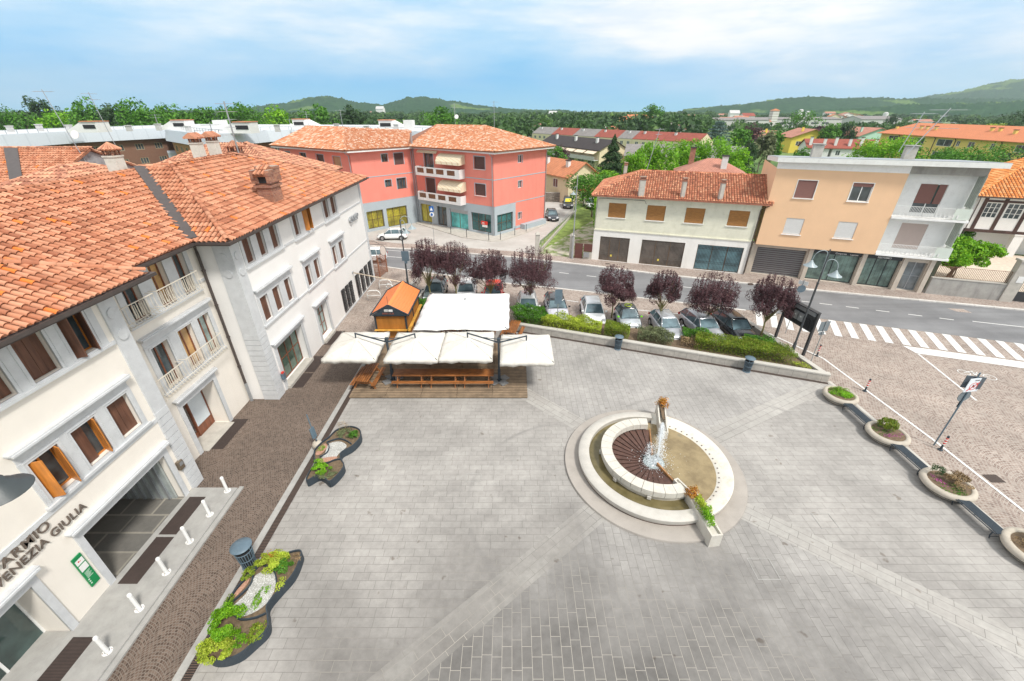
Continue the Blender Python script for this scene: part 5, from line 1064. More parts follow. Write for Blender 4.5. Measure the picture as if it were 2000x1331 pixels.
mb = MB(); mb.lathe([(3.05, .3), (0, .3)], cx, cy, 48, R(-64), R(82)); mb.build('basin_water', M['water_t'], ft); mb = MB(); mb.lathe([(3.22, .34), (2.1, .34)], cx, cy, 60, R(80), R(286)); mb.build('channel_water', M['water_o'], ft)
mb = MB()
for a in (R(78), R(290)):
    e = Vector((math.cos(a), math.sin(a), 0)); s_ = Vector((-e.y, e.x, 0)); c = Vector((cx, cy, .4)) + e * 1.3; mb.obox(c, e * .95, s_ * .035, (0, 0, .14))
mb.build('divider_plate', mat('rust_stained_steel', (.36, .18, .07), .6, .25, 3), ft)
# trough arms with planting
def arm(name_, pts, w_, z0, z1, zt):
    mb = MB(); a, b_ = Vector((*pts[0], 0)), Vector((*pts[1], 0)); e = (b_ - a); L = e.length; e.normalize(); s_ = Vector((-e.y, e.x, 0)); tck = .07
    for sg in (-1, 1): mb.hexa([a + s_ * sg * w_ + Vector((0, 0, z0)), b_ + s_ * sg * w_ + Vector((0, 0, z0)), b_ + s_ * sg * (w_ - tck) + Vector((0, 0, z0)), a + s_ * sg * (w_ - tck) + Vector((0, 0, z0))], [a + s_ * sg * w_ + Vector((0, 0, z1)), b_ + s_ * sg * w_ + Vector((0, 0, zt)), b_ + s_ * sg * (w_ - tck) + Vector((0, 0, zt)), a + s_ * sg * (w_ - tck) + Vector((0, 0, z1))])
    for p_, zz in ((a + e * tck / 2, z1), (b_ - e * tck / 2, zt)): mb.obox(p_ + Vector((0, 0, (z0 + zz) / 2)), e * tck / 2, s_ * (w_ - tck - .002), (0, 0, (zz - z0) / 2 - .003))
    mb.obox((a + b_) / 2 + Vector((0, 0, (z0 + min(z1, zt) - .12) / 2)), e * (L / 2 - tck), s_ * (w_ - tck - .003), (0, 0, (min(z1, zt) - .12 - z0) / 2))
    return mb.build(name_, M['pale_w'], ft)
tr1 = arm('planter_trough', ((8.15, 13.3), (8.42, 11.15)), .25, .0, .78, .72); arm('planter_trough', ((7.75, 14.2), (8.12, 13.35)), .13, .2, .70, .72)
tr2 = arm('spout_trough', ((8.22, 17.4), (8.62, 19.5)), .22, .1, .75, 1.2)
for q, n_l, mt_, c in (((8.27, 12.45), 900, M['leaf_y'], .36), ((8.3, 12.0), 901, M['leaf_b'], .36), ((8.1, 13.15), 620, M['leaf_r'], .32), ((8.6, 19.2), 820, M['leaf_r'], .36)):
    P, O_ = clumps(n_l, (q[0], q[1], .95 if q[1] < 15 else 1.35), c, (.8 if n_l > 899 else 1, 1.3 if n_l > 899 else 1, .9), 26, .4, .2); V, f = leafcloud(P, rng.uniform(.025, .05, len(P)), O_); np_mesh('plant', V, f, mt_, ft)
mb = MB(); mb.obox((8.55, 18.8, .98), (.05, .5, .1), (.1, -.02, 0), (0, 0, .02)); mb.build('soil', M['soil'], ft)
# splash: thousands of droplets along the jet
m, t, b = newmat('white_water'); b.inputs['Base Color'].default_value = (.85, .88, .9, 1); b.inputs['Roughness'].default_value = .2; tr = t.n.new('ShaderNodeBsdfTranslucent'); tr.inputs[0].default_value = (.9, .93, .95, 1); ms = t.n.new('ShaderNodeMixShader'); ms.inputs[0].default_value = .4; t.l.new(b.outputs[0], ms.inputs[1]); t.l.new(tr.outputs[0], ms.inputs[2]); t.l.new(ms.outputs[0], t.n['Material Output'].inputs[0]); M['splash'] = m
n = 3600; s_ = rng.uniform(0, 1, n); S0, S1 = np.array([8.25, 17.9, .95]), np.array([7.45, 15.75, .35]); C = S0 + (S1 - S0) * s_[:, None]; C[:, 2] += .35 * np.sin(s_ * 3.14) ; C += rng.normal(0, 1, (n, 3)) * (.03 + .15 * s_[:, None]) * np.array([1, 1, .8])
n2 = 2000; C2 = np.array([7.2, 15.62, .38]) + np.abs(rng.normal(0, 1, (n2, 3))) * np.array([1, 1, .16]) * np.where(rng.uniform(0, 1, (n2, 1)) < .25, .55, .26) * rng.choice([-1, 1], (n2, 3)) ; C2[:, 2] = .34 + np.abs(C2[:, 2] - .34)
n3 = 500; a_ = rng.uniform(0, 1, n3); C3 = np.stack([6.95 + rng.normal(0, .09, n3), 15.9 + rng.normal(0, .1, n3), .4 + a_ * .9], 1)
C = np.concatenate([C, C2, C3]); V, f = leafcloud(C, rng.uniform(.006, .028, len(C)), None, .2, .9); np_mesh('water_jet', V, f, M['splash'], ft)
mb = MB(); mb.lathe([(.52, .315), (.45, .345), (0, .33)], 7.2, 15.65, 24); mb.build('centre_pool', glassmat('foamy_pool', (.30, .36, .36), .1), ft, smooth=True)
mb = MB(); mb.tube([(8.25, 17.9, .95), (8.05, 17.5, 1.1), (7.75, 16.7, .95), (7.45, 15.8, .35)], [.03, .04, .05, .05], 8); mb.build('water_stream', M['splash'], ft, smooth='all')
for a in (R(130), R(170), R(212), R(250)): mb = MB(); c = Vector((cx + 2.62 * math.cos(a), cy + 2.62 * math.sin(a), .5)); e = Vector((math.cos(a), math.sin(a), 0)); mb.obox(c - e * .03, e * .08, Vector((-e.y, e.x, 0)) * .09, (0, 0, .08)); mb.build('ring_bracket', M['pale_st'], ft)
# ================================================================ terrace deck
M['deck'] = stripes('weathered_deck_boards', (.27, .195, .125), (.07, .05, .035), 'y', 5.5, .26, .8, .4, nsc=1.5)
dk = thing('terrace_deck', 'weathered wooden deck platform under the parasols', 'deck', (-4.65, 24, 0)); rows = [(21.4, 22.55), (22.58, 24.6), (24.63, 26.6), (26.63, 28.3)]
for j, (y0, y1) in enumerate(rows):
    mb = MB(); xs = [-10.28 + k * 2.255 for k in range(6)]
    for k in range(5): mb.box(xs[k] + .01, xs[k + 1] - .01, y0, y1, .06, .15)
    mb.build('boards', M['deck'], dk)
mb = MB(); mb.box(-10.25, .96, 21.42, 28.28, 0.006, .058); mb.build('joists', M['dark'], dk)
M['bench_w'] = wood('oiled_pine', (.30, .115, .035), (1.0, 9, 4), .45, .75)
def picnic():
    t_ = thing('picnic_table', 'x', 'table'); L = 1.1
    for k in range(5): pass
    mb = MB()
    for k in range(6): y_ = -.36 + k * .145; mb.box(-L, L, y_ - .055, y_ + .055, .71, .75)
    mb.build('tabletop', M['bench_w'], t_)
    for sg in (-1, 1):
        mb = MB()
        for k in (0, 1): y_ = sg * (.62 + k * .15); mb.box(-L, L, y_ - .058, y_ + .058, .41, .45)
        mb.build('bench_seat', M['bench_w'], t_)
        mb = MB(); x_ = sg * .78
        for s2 in (-1, 1): mb.hexa([(x_ - .03, s2 * .62, 0), (x_ + .03, s2 * .62, 0), (x_ + .03, s2 * .74, 0), (x_ - .03, s2 * .74, 0)], [(x_ - .03, s2 * .2, .7), (x_ + .03, s2 * .2, .7), (x_ + .03, s2 * .32, .7), (x_ - .03, s2 * .32, .7)])
        mb.box(x_ + .031, x_ + .07, -.8, .8, .32, .409); mb.box(x_ + .031, x_ + .07, -.36, .36, .63, .709); mb.build('leg_frame', M['bench_w'], t_)
    return t_
pt = picnic(); used = [False]; G_ = 'wooden picnic tables on the terrace'
for x_, y_, rz, z, l in ((-6.67, 23.05, 0, .15, 'wooden picnic table, left end of the front row of three'), (-4.47, 23.05, 0, .15, 'wooden picnic table in the middle of the front row of three'), (-2.3, 23.05, 0, .15, 'wooden picnic table, right end of the front row of three'), (-9.5, 23.1, R(87), .15, 'wooden picnic table turned lengthwise at the left edge of the deck'), (.1, 30.0, R(77), .0, 'wooden picnic table beside the planter wall, right of the large white parasol'), (-2.2, 28.9, R(85), .0, 'wooden picnic table half hidden under the large white parasol, right side'), (-4.9, 28.9, R(88), .0, 'wooden picnic table almost hidden under the large white parasol, left side')):
    place(pt, used, (x_, y_, z), rz, l, G_)
# double cantilever parasols
def canopy(par, mt, cx_, cy_, w_, d_, z0, zc, val=.26, name='canopy'):
    """square canopy with panels sagging between eight ribs, scalloped valance and a vent cap"""
    n = 16; vs = []; idx = {}
    for j in range(n + 1):
        for i in range(n + 1):
            u, v = i / n * 2 - 1, j / n * 2 - 1; r_ = max(abs(u), abs(v)); z = z0 + (zc - z0) * (1 - r_) ** .92
            ang = math.atan2(v, u); sag = abs(math.sin(ang * 4)) ; z -= .10 * sag * r_ * (1.2 - r_) * w_ / 1.6
            if r_ > .93: z -= .05 * abs(math.sin(ang * 2)) 
            idx[i, j] = len(vs); vs.append((cx_ + u * w_, cy_ + v * d_, z))
    fs = [[idx[i, j], idx[i + 1, j], idx[i + 1, j + 1], idx[i, j + 1]] for i in range(n) for j in range(n)]
    per = [(i, 0) for i in range(n)] + [(n, j) for j in range(n)] + [(n - i, n) for i in range(n)] + [(0, n - j) for j in range(n)]
    b0 = len(vs)
    for k, (i, j) in enumerate(per):
        v = vs[idx[i, j]]; q = 1.0 + .018 * math.sin(k * 1.9); vs.append((cx_ + (v[0] - cx_) * q, cy_ + (v[1] - cy_) * q, v[2] - val + .03 * math.sin(k * 1.3)))
    for k in range(len(per)): k2 = (k + 1) % len(per); fs.append([idx[per[k]], b0 + k, b0 + k2, idx[per[k2]]])
    mb = MB(); mb.add(vs, fs); o = mb.build(name, mt, par, smooth='all'); md = o.modifiers.new('s', 'SOLIDIFY'); md.thickness = .008
    mb = MB()
    for k in range(8):
        a = math.pi * k / 4; f_ = 1 / max(abs(math.cos(a)), abs(math.sin(a))); P_ = []
        for q in (.12, .35, .6, .85, .99): r_ = q; P_.append((cx_ + q * f_ * w_ * math.cos(a), cy_ + q * f_ * d_ * math.sin(a), z0 + (zc - z0) * (1 - r_) ** .92 + .004))
        mb.tube(P_, .012, 4)
    mb.build('seam', mat('canvas_seam', (.52, .48, .42), .9, .1), o)
    mb = MB(); c = .42; nn = 8; vs = []
    for k in range(nn * 2):
        a = math.pi * k / nn; rr = c * (1 if k % 2 == 0 else .78); vs.append((cx_ + rr * math.cos(a), cy_ + rr * math.sin(a), zc - .13 + (.03 if k % 2 else 0)))
    vs.append((cx_, cy_, zc + .06)); mb.add(vs, [[k, (k + 1) % (nn * 2), nn * 2] for k in range(nn * 2)]); mb.build('vent_cap', mt, o)
    return o
def cantilever(x_, y_, xl, xr, label, yl, yr, zo=0):
    t_ = thing('cantilever_parasol', label, 'parasol', (x_, y_, .15), 'double cantilever parasols on the deck')
    mb = MB(); mb.box(x_ - .06, x_ + .06, y_ - .06, y_ + .06, .15, 3.35); mb.box(x_ - .09, x_ + .09, y_ - .09, y_ + .09, .15, 1.0); mb.box(x_ - .1, x_ + .1, y_ - .1, y_ + .1, 3.1, 3.36); mb.build('mast', M['anthra'], t_, bevel=.01)
    for s2, ang in enumerate((R(40), R(130), R(220), R(310))):
        c = Vector((x_ + .42 * math.cos(ang), y_ + .42 * math.sin(ang), .19)); e = Vector((math.cos(ang), math.sin(ang), 0)); mb = MB(); mb.obox(c, e * .26, Vector((-e.y, e.x, 0)) * .26, (0, 0, .035)); mb.obox(c + Vector((0, 0, .045)), e * .06, Vector((-e.y, e.x, 0)) * .02, (0, 0, .012)); mb.build('base_slab', mat('grey_ballast_slab', (.20, .20, .20), .8, .1, 5), t_, bevel=.012)
    for xe, ye in ((xl, yl), (xr, yr)):
        mb = MB(); mb.tube([(x_, y_, 3.05), (xe, ye, 3.38)], .05, 8); mb.tube([(xe, ye, 3.42), (xe, ye, 2.9)], .045, 8); mb.tube([(x_, y_, 3.28), ((x_ + xe) / 2, (y_ + ye) / 2, 3.25)], .025, 6); mb.build('arm', M['anthra'], t_, smooth=True)
        o = canopy(t_, M['canvas'], xe, ye, 1.66, 1.83, 2.56, 3.02)
        mb = MB()
        for k in range(8):
            a = math.pi * k / 4; f_ = 1 / max(abs(math.cos(a)), abs(math.sin(a))); mb.tube([(xe, ye, 2.95), (xe + 1.64 * f_ * math.cos(a), ye + 1.8 * f_ * math.sin(a), 2.52)], .014, 5)
        mb.build('rib', M['anthra'], t_)
cantilever(-7.95, 23.25, -10.1, -6.25, 'cream double cantilever parasol on the left mast of the deck', 23.8, 23.75)
cantilever(-.85, 23.2, -2.88, .92, 'cream double cantilever parasol on the right mast of the deck', 23.85, 23.45)
bp = thing('large_parasol', 'very large square white parasol stretched taut behind the cream ones', 'parasol', (-3.5, 29, 0)); canopy(bp, M['canvas2'], -3.52, 28.95, 3.3, 3.25, 2.72, 3.5, .03)
mb = MB(); mb.cyl((-3.52, 28.95, 0), (-3.52, 28.95, 3.6), .06); mb.build('pole', M['anthra'], bp); mb = MB()
for k in range(8):
    a = math.pi * k / 4; f_ = 1 / max(abs(math.cos(a)), abs(math.sin(a))); mb.tube([(-3.52, 28.95, 3.4), (-3.52 + 3.25 * f_ * math.cos(a), 28.95 + 3.2 * f_ * math.sin(a), 2.68)], .02, 5)
mb.build('rib', M['anthra'], bp); mb = MB(); mb.box(-4.2, -2.85, 28.3, 29.6, .0, .12); mb.build('base_plate', M['anthra'], bp, bevel=.02)
# overhead cable from parasols (lighting cable)
# ================================================================ kiosk
ks = thing('market_kiosk', 'small wooden kiosk hut with bright orange tile-sheet roof and dark frame', 'kiosk', (-9.4, 31, 0)); x0, x1, y0, y1 = -10.55, -8.2, 29.1, 33.8
M['ply'] = wood('golden_plywood', (.40, .16, .03), (3, 3, .6), .45, .25)
mb = MB()
for a in ((x0, x1, y0, y0 + .05, .95, 2.12), (x1 - .05, x1, y0 + .051, y1, .95, 2.12), (x0, x0 + .05, y0 + .051, y1, .95, 2.12), (x0 + .051, x1 - .051, y1 - .05, y1, .95, 2.12), (x0, x1, y0 + .02, y1, .0, .93)): mb.box(*a)
mb.build('panel', M['ply'], ks)
for x_ in (x0, x1):
    for y_ in (y0, (y0 + y1) / 2, y1): mb = MB(); mb.box(x_ - .06, x_ + .06, y_ - .06, y_ + .06, 0, 2.2); mb.build('post', M['anthra'], ks)
mb = MB(); mb.box(x0 - .08, x1 + .08, y0 - .1, y0 - .061, 2.1, 2.2); mb.build('front_beam', M['anthra'], ks)
mb = MB(); mb.box(x0 - .12, x1 + .12, y0 - .3, y0 - .061, .93, .98); mb.box(x1 + .061, x1 + .3, y0 - .3, y1, .93, .98); mb.build('counter_shelf', wood('yellow_shelf', (.62, .33, .06), (2, 2, 2)), ks)
xm = (x0 + x1) / 2; zr, ze = 3.0, 2.2
gb = MB(); gb.hexa([(x0 - .2, y0 - .2, ze), (x1 + .2, y0 - .2, ze), (xm, y0 - .2, zr)], [(x0 - .2, y0 - .12, ze), (x1 + .2, y0 - .12, ze), (xm, y0 - .12, zr)]); gb.hexa([(x0 - .2, y1 + .1, ze), (x1 + .2, y1 + .1, ze), (xm, y1 + .1, zr)], [(x0 - .2, y1 + .2, ze), (x1 + .2, y1 + .2, ze), (xm, y1 + .2, zr)]); gb.build('gable', M['anthra'], ks)
M['otile'] = stripes('orange_sheet_tiles', (.80, .245, .07), (.42, .12, .04), 'y', 4.2, .14, .45, .05); M['otile2'] = stripes('orange_sheet_tiles_plain', (.70, .19, .05), (.58, .15, .04), 'y', 4.2, .1, .5, .04)
for sg, mt_ in ((1, M['otile']), (-1, M['otile2'])):
    mb = MB(); xe = xm + sg * ((x1 - x0) / 2 + .22); n = 7
    for k in range(n):
        f0, f1 = k / n, (k + 1) / n; xa, xb = xm + (xe - xm) * f0, xm + (xe - xm) * f1; za, zb = zr + .05 + (ze - zr) * f0, zr + .05 + (ze - zr) * f1; mb.hexa([(xa, y0 - .1, za - .05), (xb, y0 - .1, zb - .05), (xb, y1 + .08, zb - .05), (xa, y1 + .08, za - .05)], [(xa, y0 - .1, za), (xb, y0 - .1, zb + .03), (xb, y1 + .08, zb + .03), (xa, y1 + .08, za)])
    mb.build('roof', mt_, ks)
mb = MB(); mb.hexa([(xm - .22, y0 - .16, zr - .09), (xm + .22, y0 - .16, zr - .09), (xm + .22, y1 + .12, zr - .09), (xm - .22, y1 + .12, zr - .09)], [(xm - .03, y0 - .16, zr + .12), (xm + .03, y0 - .16, zr + .12), (xm + .03, y1 + .12, zr + .12), (xm - .03, y1 + .12, zr + .12)]); mb.build('ridge_cap', mat('orange_sheet', (.82, .27, .08), .5, .03), ks)
mb = MB()
for sg in (-1, 1):
    xe = xm + sg * ((x1 - x0) / 2 + .25)
    mb.box(min(xe, xe + sg * .07), max(xe, xe + sg * .07), y0 - .2, y1 + .2, ze - .03, ze + .09)
    for yy in (y0 - .2, y1 + .1): mb.hexa([(xm, yy, zr + .02), (xe, yy, ze + .02), (xe, yy + .1, ze + .02), (xm, yy + .1, zr + .02)], [(xm, yy, zr + .12), (xe, yy, ze + .12), (xe, yy + .1, ze + .12), (xm, yy + .1, zr + .12)])
mb.build('roof_trim', M['anthra'], ks)
mb = MB(); mb.box(xm - .32, xm - .02, y0 - .235, y0 - .205, 2.55, 2.72); mb.box(xm + .02, xm + .32, y0 - .235, y0 - .205, 2.55, 2.72); kp = mb.build('sign_plate', M['white_p'], ks); text(kp, 'lettering', 'CHB', (xm - .29, y0 - .238, 2.585), .13, Matrix.Rotation(R(90), 3, 'X'), M['iron'], .002); text(kp, 'lettering', 'BEER HUB', (xm - .5, y0 - .21, 2.32), .2, Matrix.Rotation(R(90), 3, 'X'), mat('dull_red_letters', (.30, .09, .06), .6), .004)
mb = MB(); mb.tube([(xm, y0 - .1, zr), (xm, y0 - .1, zr + .75)], .015, 5); mb.build('spike', M['iron'], ks)
fl = thing('flagpole', 'slanting pale wooden flagpole fixed to the white wall above the grilled windows', 'pole', FC.P(36.75, 0, 2.9)); mb = MB(); mb.tube([FC.P(36.75, .05, 2.85), (-9.6, 33.9, 3.05)], .05, 8); mb.build('pole', wood('pale_pole', (.62, .52, .40)), fl, smooth='all'); mb = MB(); mb.cyl(FC.P(36.75, 0, 2.85), FC.P(36.75, .12, 2.87), .1); mb.build('wall_bracket', M['galv'], fl)
# bicycle racks, trellis
br_ = thing('bicycle_rack', 'x', 'bicycle rack'); mb = MB(); arch = [(-.6, 0, 0), (-.6, 0, .72), (-.5, 0, .9), (-.3, 0, 1.0), (.3, 0, 1.0), (.5, 0, .9), (.6, 0, .72), (.6, 0, 0)]; mb.tube(arch, .045, 8); mb.build('hoop', M['white_p'], br_, smooth='all'); mb = MB(); mb.tube([(-.6, 0, .5), (.6, 0, .5)], .032, 8); mb.build('crossbar', M['white_p'], br_, smooth='all'); mb = MB()
for x_ in (-.6, .6):
    for z_ in (.42, .62): mb.cyl((x_, 0, z_), (x_, 0, z_ + .08), .042)
mb.build('red_band', M['red_p'], br_); used = [False]
for x_, y_, rz, l in ((-13.15, 36.95, R(5), 'white hoop bicycle rack nearest the kiosk'), (-12.8, 39.75, R(5), 'white hoop bicycle rack in the middle, near the far corner of the white wall'), (-12.0, 38.6, R(-40), 'white hoop bicycle rack behind the kiosk roof')): place(br_, used, (x_, y_, 0), rz, l, 'white hoop bicycle racks with red bands')
tl_ = thing('trellis_screen', 'brown wooden trellis screen at the far corner of the white building', 'screen', (-14.1, 44, 0)); F = Fac((-14.3, 43.1), (-14.0, 45.0)); F2_ = Fac((-16.4, 43.6), (-14.3, 43.1)); mb = MB(); corten = mat('corten_trellis', (.30, .13, .075), .7, .2, 3)
for FF in (F, F2_):
    for k in range(int(FF.L / .14)): u = .07 + k * .14; mb.fbox(FF, u - .02, u + .02, 0, .02, .1, 2.4)
    for k in range(12): z = .2 + k * .19; mb.fbox(FF, 0, FF.L, .021, .04, z - .02, z + .02)
mb.build('lattice', corten, tl_)
for FF, u in ((F, 0), (F, F.L), (F2_, 0)): mb = MB(); mb.fbox(FF, u - .05, u + .05, -.05, .05, 0, 2.5); mb.build('post', corten, tl_)
# ================================================================ planter wall with hedges
pw = thing('planter_wall', 'long low stone retaining wall with planting bed between square and parked cars', 'wall', (10, 27, 0)); M['pwall'] = brickm('planter_wall_slabs', (.43, .40, .355), (.52, .48, .43), (.28, .25, .22), .55, 3.0, .012, axis='wx', off=0, big=.25, bigs=1.2)
Wf = Fac((.35, 30.75), (3.6, 29.62)); Wg = Fac((3.6, 29.62), (21.12, 23.2)); We = Fac((21.12, 23.2), (19.75, 31.6)); Ww = Fac((-10.2, 38.6), (-9.6, 41.6))
for F in (Wf, Wg): mb = MB(); mb.fbox(F, 0, F.L, -.3, 0, -.05, .5); mb.build('wall_body', M['pwall'], pw); mb = MB(); mb.fbox(F, -.02 if F is Wg else -.02, F.L + (.03 if F is Wg else 0), -.34, .035, .501, .6); mb.build('coping', M['pale_st'], pw)
mb = MB(); mb.fbox(We, .3, We.L, -.3, 0, -.05, .5); mb.build('wall_body', M['pwall'], pw); mb = MB(); mb.fbox(We, .33, We.L, -.34, .03, .501, .598); mb.build('coping', M['pale_st'], pw)
mb = MB()
for F in (Wf, Wg): mb.fbox(F, 0, F.L, .05, .3, -.03, .013)
struct('drain_channel', mb, M['grate'])
bed = [(.4, 31.0), (3.7, 29.9), (20.7, 23.6), (19.8, 29.3), (18.5, 28.0), (10, 30.3), (1, 33.2)]; mb = MB(); mb.prism(bed, -.02, .42); mb.build('planting_bed', M['soil'], pw)
w2 = thing('low_stone_wall', 'short low white stone wall behind the kiosk', 'wall', (-9.9, 40, 0)); mb = MB(); mb.fbox(Ww, 0, Ww.L, -.3, 0, 0, .58); mb.build('wall_body', M['pwall'], w2); mb = MB(); mb.fbox(Ww, -.03, Ww.L + .03, -.33, .03, .581, .66); mb.build('coping', M['pale_st'], w2)
w3 = thing('low_stone_wall', 'low stone wall behind the leftmost parked car', 'wall', (-8.8, 38, 0)); W3 = Fac((-8.9, 35.5), (-8.3, 39.5)); mb = MB(); mb.fbox(W3, 0, W3.L, -.25, 0, 0, .5); mb.build('wall_body', M['pwall'], w3); mb = MB(); mb.fbox(W3, -.03, W3.L + .03, -.28, .03, .501, .58); mb.build('coping', M['pale_st'], w3)
def hedge(poly, h, mt, n, ls, label, tn=.2, z0=.4, name='shrub'):
    c = (sum(p_[0] for p_ in poly) / len(poly), sum(p_[1] for p_ in poly) / len(poly), z0); t_ = thing(name, label, 'shrub', c); shrubbery(t_, 'foliage', poly, z0, h, mt, n, ls, tn)
    mb = MB(); 
    for k in range(5): q = poly[k % len(poly)]; x_, y_ = c[0] * .6 + q[0] * .4, c[1] * .6 + q[1] * .4; mb.tube([(x_, y_, z0 - .1), (x_ + .05, y_, z0 + h * .4), ((x_ + q[0]) / 2, (y_ + q[1]) / 2, z0 + h * .75)], [.03, .02, .01], 5)
    mb.build('stems', M['bark'], t_); return t_
hedge([(.5, 31.0), (2.1, 30.5), (3.0, 31.3), (2.7, 32.6), (1.0, 33.2), (-.2, 32.4)], .95, M['leaf_g'], 7200, .05, 'dark green bushy shrub at the left end of the planting bed', .3)
hedge([(2.3, 30.4), (6.9, 28.75), (7.2, 29.9), (5.5, 30.9), (3.2, 31.7)], .85, M['leaf_y'], 12000, .042, 'bright yellow green shrub mass in the planter left of the trimmed block', .35)
hedge([(7.1, 28.7), (8.9, 28.05), (9.3, 29.3), (7.5, 30.0)], .95, M['leaf_h'], 7500, .035, 'trimmed square green hedge block just left of the litter bin on the wall', .06)
hedge([(9.6, 28.1), (11.9, 27.15), (12.5, 28.3), (11.0, 29.3), (9.8, 29.0)], .8, M['leaf_o'], 5400, .045, 'loose olive green shrub behind the wall, right of the litter bin', .45)
hedge([(12.6, 27.3), (13.7, 26.8), (14.0, 28.0), (13.0, 28.5)], .5, M['leaf_dry'], 700, .05, 'bare brown twiggy shrub between two green hedges', .5)
hedge([(13.4, 26.75), (19.6, 24.45), (19.7, 25.9), (17.0, 27.2), (13.9, 28.0)], .95, M['leaf_h'], 21000, .037, 'long low clipped hedge with reddish tips along the right half of the wall', .07)
hedge([(13.0, 28.0), (15.2, 27.9), (15.2, 28.9), (13.3, 29.1)], .75, M['leaf_g'], 3200, .045, 'dark green shrub behind the long hedge by the silver estate car', .25)
hedge([(17.2, 27.4), (19.4, 26.4), (19.6, 27.6), (17.8, 28.3)], .7, M['leaf_g'], 3200, .045, 'dark green shrub in front of the black car', .25)
hedge([(-8.9, 33.9), (-7.3, 33.6), (-7.0, 35.0), (-8.8, 35.6)], .95, M['leaf_g'], 3400, .05, 'green shrub between the kiosk and the white parasol', .3, 0)
hedge([(19.5, 24.3), (20.4, 23.9), (20.3, 24.6), (19.6, 25.0)], .3, M['leaf_y'], 600, .03, 'small lime green tuft at the right end of the long hedge', .4)
# purple plum trees
for i, (x_, y_, h, rad, l) in enumerate(((-7.7, 36.6, 5.5, 1.55, 'purple leaved plum tree, leftmost behind the large white parasol'), (-5.2, 36.3, 5.4, 1.75, 'purple leaved plum tree second from left, tallest and widest of the left pair'), (-1.95, 35.4, 4.95, 1.65, 'purple leaved plum tree third from left, over the red car'), (1.62, 34.5, 4.75, 2.05, 'purple leaved plum tree at the right corner of the large white parasol'), (8.6, 32.7, 4.0, 1.65, 'purple leaved plum tree between the white car and the green and grey small car'), (12.25, 31.3, 4.35, 1.3, 'narrow purple leaved plum tree over the silver hatchback'), (15.85, 30.5, 3.8, 1.85, 'broad purple leaved plum tree over the silver estate car'), (19.7, 29.25, 4.5, 1.6, 'purple leaved plum tree at the right end, beside the notice display'))):
    h *= (.93, .9, .9, .91, .93, .9, .96, .92)[i]; rad *= (1, .95, .98, 1, .92, 1, .98, .95)[i]
    tree('plum_tree', l, 'tree', (x_, y_, .3 if i > 2 else 0), h, rad, M['leaf_purple'], 17000 if i != 5 else 12000, .043, 'purple plum trees by the parking bays', ((1, 1.1, 1), (1.1, .9, 1), (.95, 1, 1), (1.05, .95, 1))[i % 4], .27, 30 + 6 * (i % 4), .31 - .02 * (i % 3), M['bark_y'], spikes=110)
